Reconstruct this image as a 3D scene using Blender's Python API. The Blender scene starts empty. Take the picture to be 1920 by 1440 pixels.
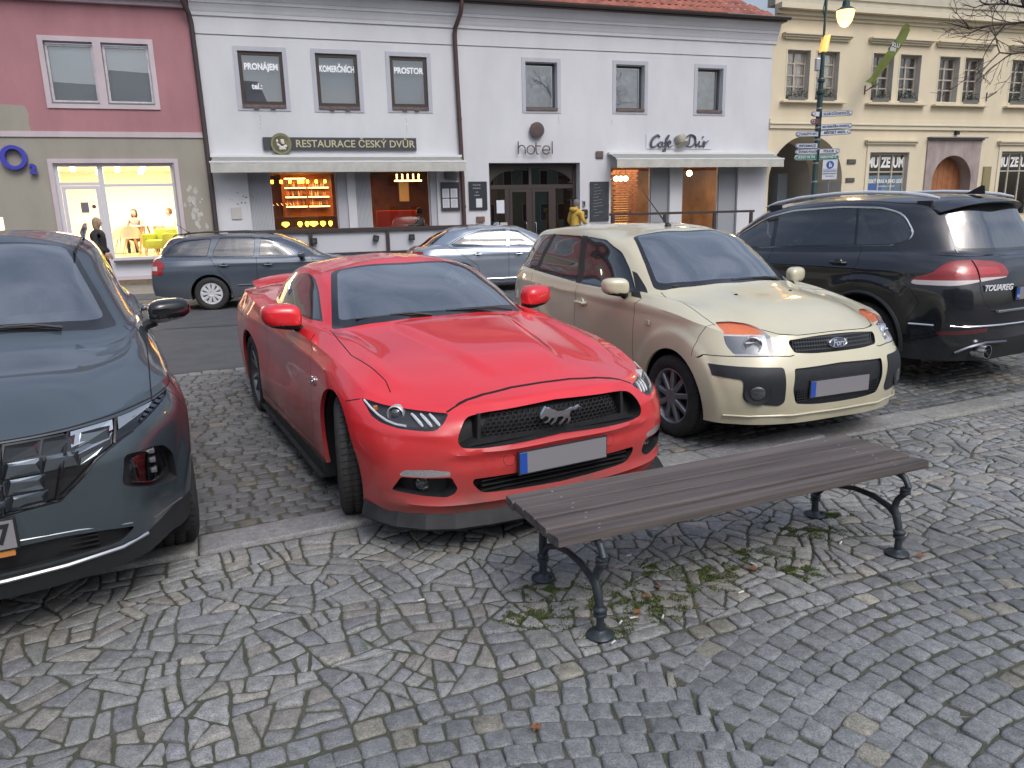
import bpy, bmesh, math, random
import numpy as np
from mathutils import Vector, Matrix
from mathutils.geometry import tessellate_polygon
R = math.radians
random.seed(7)
SC = bpy.context.scene
# ---------------------------------------------------------------- camera
CAM_H = 1.641; PITCH = R(12.92); ROLL = R(-1.40); FPX = 1375.0
cam_d = bpy.data.cameras.new('camera'); cam = bpy.data.objects.new('camera', cam_d)
SC.collection.objects.link(cam)
_f = Vector((0, math.cos(PITCH), -math.sin(PITCH))); _u0 = Vector((0, math.sin(PITCH), math.cos(PITCH))); _r0 = Vector((1, 0, 0))
_r = _r0 * math.cos(ROLL) + _u0 * math.sin(ROLL); _u = -_r0 * math.sin(ROLL) + _u0 * math.cos(ROLL)
cam.matrix_world = Matrix(((_r.x, _u.x, -_f.x, 0), (_r.y, _u.y, -_f.y, 0), (_r.z, _u.z, -_f.z, CAM_H), (0, 0, 0, 1)))
cam_d.sensor_width = 36; cam_d.lens = FPX / 1920 * 36; cam_d.clip_end = 600; cam_d.clip_start = .05
SC.camera = cam
# ---------------------------------------------------------------- light
w = bpy.data.worlds.new('World'); SC.world = w; w.use_nodes = True
nt = w.node_tree; nt.nodes.clear()
SUN_EL, SUN_ROT = R(48), R(150)
sky = nt.nodes.new('ShaderNodeTexSky'); sky.sky_type = 'NISHITA'; sky.sun_disc = False
sky.sun_elevation = SUN_EL; sky.sun_rotation = SUN_ROT; sky.air_density = 1.0; sky.dust_density = 3.0; sky.ozone_density = 1.5
hs = nt.nodes.new('ShaderNodeHueSaturation'); hs.inputs['Saturation'].default_value = .62
tc = nt.nodes.new('ShaderNodeTexCoord'); mp = nt.nodes.new('ShaderNodeMapping'); mp.inputs['Scale'].default_value = (1, 1, 3.2)
nz = nt.nodes.new('ShaderNodeTexNoise'); nz.inputs['Scale'].default_value = 2.3; nz.inputs['Detail'].default_value = 7; nz.inputs['Roughness'].default_value = .55
cr = nt.nodes.new('ShaderNodeValToRGB'); cr.color_ramp.elements[0].position = .36; cr.color_ramp.elements[0].color = (.62, .66, .72, 1)
cr.color_ramp.elements[1].position = .68; cr.color_ramp.elements[1].color = (1.18, 1.14, 1.1, 1)
mx = nt.nodes.new('ShaderNodeMix'); mx.data_type = 'RGBA'; mx.blend_type = 'MULTIPLY'; mx.inputs[0].default_value = 1
bg = nt.nodes.new('ShaderNodeBackground'); bg.inputs['Strength'].default_value = .12
wo = nt.nodes.new('ShaderNodeOutputWorld')
nt.links.new(sky.outputs[0], hs.inputs['Color']); nt.links.new(tc.outputs['Generated'], mp.inputs[0]); nt.links.new(mp.outputs[0], nz.inputs[0])
nt.links.new(nz.outputs[0], cr.inputs[0]); nt.links.new(hs.outputs[0], mx.inputs[6]); nt.links.new(cr.outputs[0], mx.inputs[7])
sx = nt.nodes.new('ShaderNodeSeparateXYZ'); nt.links.new(tc.outputs['Generated'], sx.inputs[0])   # overcast: brighter overhead than at the horizon
mr = nt.nodes.new('ShaderNodeMapRange'); mr.inputs['From Min'].default_value = 0; mr.inputs['From Max'].default_value = .9; mr.inputs['To Min'].default_value = .55; mr.inputs['To Max'].default_value = 2.1; nt.links.new(sx.outputs[2], mr.inputs[0])
vm = nt.nodes.new('ShaderNodeVectorMath'); vm.operation = 'SCALE'; nt.links.new(mx.outputs[2], vm.inputs[0]); nt.links.new(mr.outputs[0], vm.inputs['Scale'])
nt.links.new(vm.outputs[0], bg.inputs['Color']); nt.links.new(bg.outputs[0], wo.inputs[0])
sd = bpy.data.lights.new('sun', 'SUN'); sd.energy = .5; sd.angle = R(25); sd.color = (1, .96, .92)
so = bpy.data.objects.new('sun', sd); SC.collection.objects.link(so)
# light comes from behind the camera, high, softly (overcast evening)
_d = Vector((math.sin(SUN_ROT) * math.cos(SUN_EL), math.cos(SUN_ROT) * math.cos(SUN_EL), math.sin(SUN_EL)))
so.rotation_euler = (-_d).to_track_quat('-Z', 'Y').to_euler()
SC.view_settings.view_transform = 'Standard'; SC.view_settings.look = 'None'; SC.view_settings.exposure = 0.30
SC.view_settings.gamma = 1
SC.render.engine = 'CYCLES'
SC.cycles.max_bounces = 8; SC.cycles.transparent_max_bounces = 12
SC.render.resolution_x = 1024; SC.render.resolution_y = 768
# ---------------------------------------------------------------- materials
MATS = {}
def mat(name, col=(.5, .5, .5), rough=.6, metal=0, coat=0, emit=None, estr=0, spec=.5, noise=0, nscale=30, bump=0, bscale=60, dirt=None, two=None, nocol=None, alpha=1, sheen=0):
    if name in MATS: return MATS[name]
    m = bpy.data.materials.new(name); m.use_nodes = True; t = m.node_tree; N = t.nodes; L = t.links
    b = N['Principled BSDF']; b.inputs['Base Color'].default_value = (*col, 1); b.inputs['Roughness'].default_value = rough
    b.inputs['Metallic'].default_value = metal; b.inputs['Coat Weight'].default_value = coat; b.inputs['Coat Roughness'].default_value = .04
    b.inputs['Specular IOR Level'].default_value = spec
    if alpha < 1: b.inputs['Alpha'].default_value = alpha
    if emit: b.inputs['Emission Color'].default_value = (*emit, 1); b.inputs['Emission Strength'].default_value = estr
    co = N.new('ShaderNodeTexCoord')
    last = None
    if noise:
        n = N.new('ShaderNodeTexNoise'); n.inputs['Scale'].default_value = nscale; n.inputs['Detail'].default_value = 6; n.inputs['Roughness'].default_value = .6
        L.new(co.outputs['Object'], n.inputs['Vector'])
        r = N.new('ShaderNodeMapRange'); r.inputs['From Min'].default_value = .3; r.inputs['From Max'].default_value = .7; L.new(n.outputs[0], r.inputs[0])
        x = N.new('ShaderNodeMix'); x.data_type = 'RGBA'
        c2 = nocol or tuple(c * (1 - noise) for c in col); c1 = col if nocol else tuple(min(1, c * (1 + noise)) for c in col)
        x.inputs[6].default_value = (*c1, 1); x.inputs[7].default_value = (*c2, 1)
        if nocol:
            r.inputs['From Min'].default_value = .5; r.inputs['To Max'].default_value = noise
        L.new(r.outputs[0], x.inputs[0]); L.new(x.outputs[2], b.inputs['Base Color']); last = x.outputs[2]
    if dirt:   # (colour, top height, amount): road dirt splashed on the lower body
        dc, dz, da = dirt
        sp = N.new('ShaderNodeSeparateXYZ'); L.new(co.outputs['Object'], sp.inputs[0])
        r2 = N.new('ShaderNodeMapRange'); r2.inputs['From Min'].default_value = dz; r2.inputs['From Max'].default_value = .1; L.new(sp.outputs[2], r2.inputs[0])
        n2 = N.new('ShaderNodeTexNoise'); n2.inputs['Scale'].default_value = 3.5; n2.inputs['Detail'].default_value = 8; L.new(co.outputs['Object'], n2.inputs['Vector'])
        mu = N.new('ShaderNodeMath'); mu.operation = 'MULTIPLY'; L.new(r2.outputs[0], mu.inputs[0]); L.new(n2.outputs[0], mu.inputs[1])
        m3 = N.new('ShaderNodeMath'); m3.operation = 'MULTIPLY'; m3.use_clamp = True; L.new(mu.outputs[0], m3.inputs[0]); m3.inputs[1].default_value = da * 2
        x2 = N.new('ShaderNodeMix'); x2.data_type = 'RGBA'; x2.inputs[6].default_value = (*col, 1); x2.inputs[7].default_value = (*dc, 1)
        if last: L.new(last, x2.inputs[6])
        L.new(m3.outputs[0], x2.inputs[0]); L.new(x2.outputs[2], b.inputs['Base Color']); last = x2.outputs[2]
        for nm, v0, v1 in (('Coat Weight', coat, coat * .15), ('Roughness', rough, .75), ('Metallic', metal, 0)):
            q = N.new('ShaderNodeMapRange'); q.inputs['To Min'].default_value = v0; q.inputs['To Max'].default_value = v1; L.new(m3.outputs[0], q.inputs[0]); L.new(q.outputs[0], b.inputs[nm])
    if bump:
        n = N.new('ShaderNodeTexNoise'); n.inputs['Scale'].default_value = bscale; n.inputs['Detail'].default_value = 5
        L.new(co.outputs['Object'], n.inputs['Vector'])
        bp = N.new('ShaderNodeBump'); bp.inputs['Strength'].default_value = bump; bp.inputs['Distance'].default_value = .01
        L.new(n.outputs[0], bp.inputs['Height']); L.new(bp.outputs[0], b.inputs['Normal'])
    if two:    # other colour on the inner face of a shell
        g = N.new('ShaderNodeNewGeometry'); x = N.new('ShaderNodeMixShader'); d = N.new('ShaderNodeBsdfDiffuse'); d.inputs[0].default_value = (*two, 1)
        L.new(g.outputs['Backfacing'], x.inputs[0]); L.new(b.outputs[0], x.inputs[1]); L.new(d.outputs[0], x.inputs[2]); L.new(x.outputs[0], N['Material Output'].inputs[0])
    MATS[name] = m; return m
def glass(name, tint=(.5, .55, .55), refl=1.0, rough=.0, base=.06, sky_sheen=0, sky_sheen_col=(.6, .65, .7)):
    if name in MATS: return MATS[name]
    m = bpy.data.materials.new(name); m.use_nodes = True; t = m.node_tree; N = t.nodes; L = t.links; N.remove(N['Principled BSDF'])
    tr = N.new('ShaderNodeBsdfTransparent'); tr.inputs[0].default_value = (*tint, 1)
    gl = N.new('ShaderNodeBsdfGlossy'); gl.inputs['Roughness'].default_value = rough; gl.inputs['Color'].default_value = (1, 1, 1, 1)
    fr = N.new('ShaderNodeFresnel'); fr.inputs[0].default_value = 1.5
    ma = N.new('ShaderNodeMath'); ma.operation = 'MULTIPLY_ADD'; ma.use_clamp = True; ma.inputs[1].default_value = refl * 1.7; ma.inputs[2].default_value = base
    # fresnel from either side
    mx = N.new('ShaderNodeMixShader'); L.new(fr.outputs[0], ma.inputs[0]); L.new(ma.outputs[0], mx.inputs[0]); L.new(gl.outputs[0], mx.inputs[2])
    if sky_sheen:  # pale diffuse mixed into the glass as painted sky reflection
        df = N.new('ShaderNodeBsdfDiffuse'); df.inputs[0].default_value = (*sky_sheen_col, 1); m2 = N.new('ShaderNodeMixShader'); m2.inputs[0].default_value = sky_sheen
        L.new(tr.outputs[0], m2.inputs[1]); L.new(df.outputs[0], m2.inputs[2]); L.new(m2.outputs[0], mx.inputs[1])
    else: L.new(tr.outputs[0], mx.inputs[1])
    L.new(mx.outputs[0], N['Material Output'].inputs[0]); MATS[name] = m; return m
BLK = mat('black_plastic', (.018, .019, .021), .55, noise=.3, nscale=15)
GLB = mat('gloss_black', (.012, .012, .014), .12, coat=.6)
RUB = mat('tyre_rubber', (.028, .028, .028), .82, noise=.35, nscale=25, bump=.25, bscale=90)
CHR = mat('chrome', (.75, .76, .78), .12, metal=1)
ALU = mat('alloy_silver', (.45, .46, .48), .32, metal=.85, noise=.15, nscale=12)
DRK = mat('dark_void', (.006, .006, .007), .9)
FAB = mat('seat_fabric', (.07, .072, .078), .9, bump=.3, bscale=200)
WHT = mat('white_paint', (.75, .76, .76), .5)
# ---------------------------------------------------------------- objects
def link(o): SC.collection.objects.link(o); return o
def tag(o, label=None, cat=None, group=None, kind=None):
    for k, v in (('label', label), ('category', cat), ('group', group), ('kind', kind)):
        if v: o[k] = v
    return o
def thing(name, label, cat, loc=(0, 0, 0), rz=0, group=None):
    o = bpy.data.objects.new(name, None); link(o); o.location = loc; o.rotation_euler = (0, 0, rz); o.empty_display_size = .2
    return tag(o, label, cat, group)
def copy_tree(o, parent=None):
    c = o.copy(); link(c)
    if parent: c.parent = parent
    for ch in list(o.children): copy_tree(ch, c)
    return c
class MB:
    def __init__(s): s.v = []; s.f = []; s.m = []; s.sm = []; s.cur = 0; s.T = Matrix.Identity(4); s.smooth = False
    def vert(s, p): s.v.append(tuple(s.T @ Vector(p))); return len(s.v) - 1
    def face(s, idx): s.f.append(tuple(idx)); s.m.append(s.cur); s.sm.append(s.smooth)
    def quad(s, a, b, c, d): s.face([s.vert(a), s.vert(b), s.vert(c), s.vert(d)])
    def box(s, x0, x1, y0, y1, z0, z1, bev=0):
        if x0 > x1: x0, x1 = x1, x0
        if y0 > y1: y0, y1 = y1, y0
        if z0 > z1: z0, z1 = z1, z0
        if bev <= 0:
            i = [s.vert(p) for p in ((x0, y0, z0), (x1, y0, z0), (x1, y1, z0), (x0, y1, z0), (x0, y0, z1), (x1, y0, z1), (x1, y1, z1), (x0, y1, z1))]
            for f in ((0, 3, 2, 1), (4, 5, 6, 7), (0, 1, 5, 4), (1, 2, 6, 5), (2, 3, 7, 6), (3, 0, 4, 7)): s.face([i[k] for k in f])
            return
        bm = bmesh.new(); bmesh.ops.create_cube(bm, size=1)
        for v in bm.verts: v.co = Vector(((x0 + x1) / 2 + v.co.x * (x1 - x0), (y0 + y1) / 2 + v.co.y * (y1 - y0), (z0 + z1) / 2 + v.co.z * (z1 - z0)))
        bmesh.ops.bevel(bm, geom=list(bm.edges), offset=bev, segments=2, affect='EDGES', profile=.6)
        s.add(bm); bm.free()
    def add(s, bm):
        o = len(s.v); bm.verts.index_update()
        for v in bm.verts: s.v.append(tuple(s.T @ v.co))
        for f in bm.faces: s.f.append(tuple(o + v.index for v in f.verts)); s.m.append(s.cur); s.sm.append(s.smooth)
    def prism(s, poly, a, b, ax=1):
        """2D polygon extruded along axis ax from a to b"""
        def p3(p, t):
            q = list(p); q.insert(ax, t); return tuple(q)
        lo = [s.vert(p3(p, a)) for p in poly]; hi = [s.vert(p3(p, b)) for p in poly]; n = len(poly)
        s.face(lo[::-1]); s.face(hi)
        for i in range(n): s.face([lo[i], lo[(i + 1) % n], hi[(i + 1) % n], hi[i]])
    def tube(s, pts, r, n=8, cap=True):
        pts = [Vector(p) for p in pts]; rs = r if isinstance(r, (list, tuple)) else [r] * len(pts)
        up = None; rings = []; sm = s.smooth; s.smooth = True
        for i, p in enumerate(pts):
            d = (pts[min(i + 1, len(pts) - 1)] - pts[max(i - 1, 0)]).normalized()
            if up is None: up = Vector((0, 0, 1)) if abs(d.z) < .9 else Vector((1, 0, 0))
            a = d.cross(up).normalized(); b = a.cross(d).normalized(); up = b
            rings.append([s.vert(p + (a * math.cos(2 * math.pi * k / n) + b * math.sin(2 * math.pi * k / n)) * rs[i]) for k in range(n)])
        for i in range(len(rings) - 1):
            for k in range(n): s.face([rings[i][k], rings[i][(k + 1) % n], rings[i + 1][(k + 1) % n], rings[i + 1][k]])
        if cap: s.face(rings[0][::-1]); s.face(rings[-1])
        s.smooth = sm
    def lathe(s, prof, n=24, ax=2, c=(0, 0, 0), smooth=True, cap=True):
        """prof: list of (r, t) around axis ax at centre c"""
        sm = s.smooth; s.smooth = smooth; rings = []
        for r, t in prof:
            ring = []
            for k in range(n):
                a = 2 * math.pi * k / n; u, v = r * math.cos(a), r * math.sin(a)
                p = [0, 0, 0]; p[ax] = t; p[(ax + 1) % 3] = u; p[(ax + 2) % 3] = v
                ring.append(s.vert((p[0] + c[0], p[1] + c[1], p[2] + c[2])))
            rings.append(ring)
        for i in range(len(rings) - 1):
            for k in range(n): s.face([rings[i][k], rings[i][(k + 1) % n], rings[i + 1][(k + 1) % n], rings[i + 1][k]])
        if cap and prof[0][0] > 1e-4: s.face(rings[0][::-1])
        if cap and prof[-1][0] > 1e-4: s.face(rings[-1])
        s.smooth = sm
    def build(s, name, mats, parent=None, label=None, sharp=35, fix=True):
        me = bpy.data.meshes.new(name); me.from_pydata(s.v, [], s.f)
        if not isinstance(mats, (list, tuple)): mats = [mats]
        for m in mats: me.materials.append(m)
        me.polygons.foreach_set('material_index', s.m); me.polygons.foreach_set('use_smooth', s.sm); me.update()
        if fix:
            bm = bmesh.new(); bm.from_mesh(me); bmesh.ops.remove_doubles(bm, verts=bm.verts, dist=1e-5)
            bmesh.ops.recalc_face_normals(bm, faces=bm.faces)
            for e in bm.edges:
                if len(e.link_faces) == 2 and e.calc_face_angle(0) > R(sharp): e.smooth = False
            bm.to_mesh(me); bm.free()
        o = bpy.data.objects.new(name, me); link(o)
        if parent: o.parent = parent
        if label: o['label'] = label
        return o
def bm_obj(name, bm, mats, parent=None, label=None, sharp=38):
    me = bpy.data.meshes.new(name)
    for e in bm.edges: e.smooth = not (len(e.link_faces) == 2 and e.calc_face_angle(0) > R(sharp))
    for f in bm.faces: f.smooth = True
    bm.to_mesh(me)
    if not isinstance(mats, (list, tuple)): mats = [mats]
    for m in mats: me.materials.append(m)
    o = bpy.data.objects.new(name, me); link(o)
    if parent: o.parent = parent
    if label: o['label'] = label
    return o
def text(s, size, mt, parent, name='lettering', loc=(0, 0, 0), rot=(R(90), 0, 0), depth=.01, bold=0, align='CENTER', sx=1, shear=0, label=None, world=None):
    c = bpy.data.curves.new(name, 'FONT'); c.body = s; c.size = size; c.extrude = depth / 2; c.offset = bold; c.align_x = align; c.align_y = 'CENTER'; c.shear = shear; c.resolution_u = 4
    t = bpy.data.objects.new(name, c); link(t); dg = bpy.context.evaluated_depsgraph_get(); dg.update()
    me = bpy.data.meshes.new_from_object(t.evaluated_get(dg)); bpy.data.objects.remove(t); bpy.data.curves.remove(c)
    me.name = name; me.materials.clear(); me.materials.append(mt)
    o = bpy.data.objects.new(name, me); link(o); o.parent = parent; o.location = loc; o.rotation_euler = rot; o.scale = (sx, 1, 1)
    if label: o['label'] = label
    return o
# ---------------------------------------------------------------- surfaces
def cr_curve(P, per, creases=(), closed=False):
    """Catmull-Rom through rows of control points P (n,k,...) with per samples between two rows; tangents are one-sided at creases"""
    P = np.asarray(P, float); n = len(P); out = []
    for i in range(n - 1):
        m = per[i] if isinstance(per, (list, tuple)) else per
        p1, p2 = P[i], P[i + 1]
        d = np.linalg.norm(p2 - p1, axis=-1, keepdims=True) + 1e-9
        if i == 0 or i in creases: t1 = p2 - p1
        else:
            d0 = np.linalg.norm(p1 - P[i - 1], axis=-1, keepdims=True) + 1e-9
            t1 = ((p1 - P[i - 1]) / d0 * d + (p2 - p1) / d * d0) / (d + d0) * d
        if i + 1 == n - 1 or (i + 1) in creases: t2 = p2 - p1
        else:
            d2 = np.linalg.norm(P[i + 2] - p2, axis=-1, keepdims=True) + 1e-9
            t2 = ((p2 - p1) / d * d2 + (P[i + 2] - p2) / d2 * d) / (d + d2) * d
        for k in range(m):
            s = k / m; h00 = 2 * s**3 - 3 * s**2 + 1; h10 = s**3 - 2 * s**2 + s; h01 = -2 * s**3 + 3 * s**2; h11 = s**3 - s**2
            out.append(h00 * p1 + h10 * t1 + h01 * p2 + h11 * t2)
    out.append(P[-1]); return np.array(out)
def half_body(rows, pu, pv, vcreases=(), ucreases=(), disp=None):
    A = np.array(rows, float)                      # (levels, stations, 3)
    # keep the symmetry plane smooth: ghost tangent at u=0 and u=end by mirroring
    g0 = A[:, 1:2] * [1, -1, 1]; g1 = A[:, -2:-1] * [1, -1, 1]
    B = np.concatenate([g0, A, g1], 1).transpose(1, 0, 2)
    nu = B.shape[0] - 1; per = [pu] * nu if not isinstance(pu, (list, tuple)) else [pu[0]] + list(pu) + [pu[-1]]
    C = cr_curve(B, per, [c + 1 for c in ucreases]); C = C[per[0]:len(C) - per[-1]]
    D = cr_curve(C.transpose(1, 0, 2), pv, vcreases)       # (v, u, 3)
    if disp: D = disp(D)
    D[:, 0, 1] = 0; D[:, -1, 1] = 0; D[-1, :, 1] = 0
    bm = bmesh.new(); nv, nu, _ = D.shape
    V = [[bm.verts.new(D[i, j]) for j in range(nu)] for i in range(nv)]
    for i in range(nv - 1):
        for j in range(nu - 1):
            try: bm.faces.new((V[i][j], V[i][j + 1], V[i + 1][j + 1], V[i + 1][j]))
            except Exception: pass
    bmesh.ops.remove_doubles(bm, verts=bm.verts, dist=1e-5)
    bmesh.ops.recalc_face_normals(bm, faces=bm.faces)
    s = sum(f.normal.y * f.calc_area() for f in bm.faces)
    if s < 0: bmesh.ops.reverse_faces(bm, faces=bm.faces)
    return bm
def inpoly(x, y, P):
    c = False; j = len(P) - 1
    for i in range(len(P)):
        xi, yi = P[i]; xj, yj = P[j]
        if (yi > y) != (yj > y) and x < (xj - xi) * (y - yi) / (yj - yi) + xi: c = not c
        j = i
    return c
def rnd(P, r=.02, n=4):
    """round the corners of a polygon; r can be a list per corner"""
    out = []; m = len(P)
    for i in range(m):
        p = Vector(P[i]); a = Vector(P[i - 1]); b = Vector(P[(i + 1) % m]); ri = r[i] if isinstance(r, (list, tuple)) else r
        if ri <= 0: out.append(tuple(p)); continue
        da, db = a - p, b - p; t = min(ri, da.length * .48, db.length * .48); s = p + da.normalized() * t; e = p + db.normalized() * t
        for k in range(n + 1):
            q = k / n; out.append(tuple(s * (1 - q)**2 + p * 2 * q * (1 - q) + e * q * q))
    return out
def circ(cx, cz, r, n=40, a0=0, a1=360):
    return [(cx + r * math.cos(R(a0 + (a1 - a0) * k / n)), cz + r * math.sin(R(a0 + (a1 - a0) * k / n))) for k in range(n if abs(a1 - a0) >= 360 else n + 1)]
AX = {'s': (0, 2), 'f': (1, 2), 't': (0, 1)}
def _bis(bm, faces, a, b, ax):
    i, j = ax; dx, dy = b[0] - a[0], b[1] - a[1]; L = math.hypot(dx, dy)
    if L < 1e-7: return faces
    ux, uy = dx / L, dy / L; sel = []; rest = []
    for f in faces:
        if not f.is_valid: continue
        s = [(v.co[i] - a[0]) * ux + (v.co[j] - a[1]) * uy for v in f.verts]; d = [-(v.co[i] - a[0]) * uy + (v.co[j] - a[1]) * ux for v in f.verts]
        if max(s) > -1e-5 and min(s) < L + 1e-5 and max(d) > 1e-6 and min(d) < -1e-6: sel.append(f)
        else: rest.append(f)
    if not sel: return rest
    co = [0, 0, 0]; co[i], co[j] = a; no = [0, 0, 0]; no[i], no[j] = -uy, ux
    vs = set(); es = set()
    for f in sel: vs.update(f.verts); es.update(f.edges)
    r = bmesh.ops.bisect_plane(bm, geom=list(vs) + list(es) + sel, dist=1e-5, plane_co=co, plane_no=no)
    new = [g for g in r['geom'] if isinstance(g, bmesh.types.BMFace) and g.is_valid]
    s2 = set(rest); s2.update(new); s2.update(f for f in sel if f.is_valid)
    return [f for f in s2 if f.is_valid]
def cut(bm, poly, view, pred=None, inv=False):
    """cut the polygon's outline into the surface seen along one axis, return the faces inside it"""
    ax = AX[view]; i, j = ax
    x0, x1 = min(p[0] for p in poly), max(p[0] for p in poly); y0, y1 = min(p[1] for p in poly), max(p[1] for p in poly)
    fs = []
    for f in bm.faces:
        c = f.calc_center_median()
        if pred and not pred(c, f): continue
        a = [v.co[i] for v in f.verts]; b = [v.co[j] for v in f.verts]
        if max(a) > x0 and min(a) < x1 and max(b) > y0 and min(b) < y1: fs.append(f)
    for k in range(len(poly)): fs = _bis(bm, fs, poly[k], poly[(k + 1) % len(poly)], ax)
    out = []
    for f in fs:
        if f.is_valid:
            c = f.calc_center_median()
            if inpoly(c[i], c[j], poly): out.append(f)
    return out
def line(bm, pts, w, view, mi, pred=None):
    """panel gap: a thin strip along a polyline gets material mi"""
    for a, b in zip(pts[:-1], pts[1:]):
        dx, dy = b[0] - a[0], b[1] - a[1]; L = math.hypot(dx, dy)
        if L < 1e-6: continue
        nx, ny = -dy / L * w / 2, dx / L * w / 2
        for f in cut(bm, [(a[0] + nx, a[1] + ny), (b[0] + nx, b[1] + ny), (b[0] - nx, b[1] - ny), (a[0] - nx, a[1] - ny)], view, pred): f.material_index = mi
def take(bm, faces, keep=False):
    nb = bmesh.new(); mp_ = {}
    for f in faces:
        vs = []
        for v in f.verts:
            if v not in mp_: mp_[v] = nb.verts.new(v.co)
            vs.append(mp_[v])
        g = nb.faces.new(vs); g.material_index = 0
    if not keep: bmesh.ops.delete(bm, geom=faces, context='FACES')
    return nb
def recess(nb, vec, walls=True, scale=None, wmat=0):
    """push a taken patch along vec and wall it to the old outline"""
    if walls:
        be = [e for e in nb.edges if len(e.link_faces) == 1 and not (abs(e.verts[0].co.y) < 1e-4 and abs(e.verts[1].co.y) < 1e-4)]
        pr = {}
        old = {v: v.co.copy() for e in be for v in e.verts}
    c = sum((v.co for v in nb.verts), Vector()) / len(nb.verts)
    fs0 = list(nb.faces)
    for v in nb.verts:
        if scale:
            q = v.co - c; y = v.co.y; v.co = c + Vector((q.x, q.y * scale, q.z * scale))
            if abs(y) < 1e-4: v.co.y = 0
        y = v.co.y; v.co += Vector(vec)
        if abs(y) < 1e-4: v.co.y = 0
    if walls:
        for e in be:
            a, b = e.verts
            for q in (a, b):
                if q not in pr: pr[q] = nb.verts.new(old[q])
            try: g = nb.faces.new((a, b, pr[b], pr[a])); g.material_index = wmat
            except Exception: pass
        bmesh.ops.recalc_face_normals(nb, faces=nb.faces)
        s = sum(f.normal.dot(Vector(vec)) for f in fs0 if f.is_valid)
        # faces must look outward: against an inward push
        if s > 0: bmesh.ops.reverse_faces(nb, faces=nb.faces)
    return nb
def mirror_into(bm):
    g = bmesh.ops.duplicate(bm, geom=list(bm.verts) + list(bm.edges) + list(bm.faces))['geom']
    for v in g:
        if isinstance(v, bmesh.types.BMVert): v.co.y = -v.co.y
    bmesh.ops.reverse_faces(bm, faces=[f for f in g if isinstance(f, bmesh.types.BMFace)])
    bmesh.ops.remove_doubles(bm, verts=bm.verts, dist=2e-5)
    return bm
def part(nb, name, mats, parent, pair=False, sharp=38, labels=None, mirror=True):
    """make the object(s) of a half-body patch: joined over the middle, or a left and a right one"""
    if pair:
        o = bm_obj(name, nb, mats, parent, sharp=sharp); b2 = nb.copy()
        for v in b2.verts: v.co.y = -v.co.y
        bmesh.ops.reverse_faces(b2, faces=b2.faces); o2 = bm_obj(name, b2, mats, parent, sharp=sharp); b2.free(); nb.free(); return [o, o2]
    if mirror: mirror_into(nb)
    o = bm_obj(name, nb, mats, parent, sharp=sharp); nb.free(); return o
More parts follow.
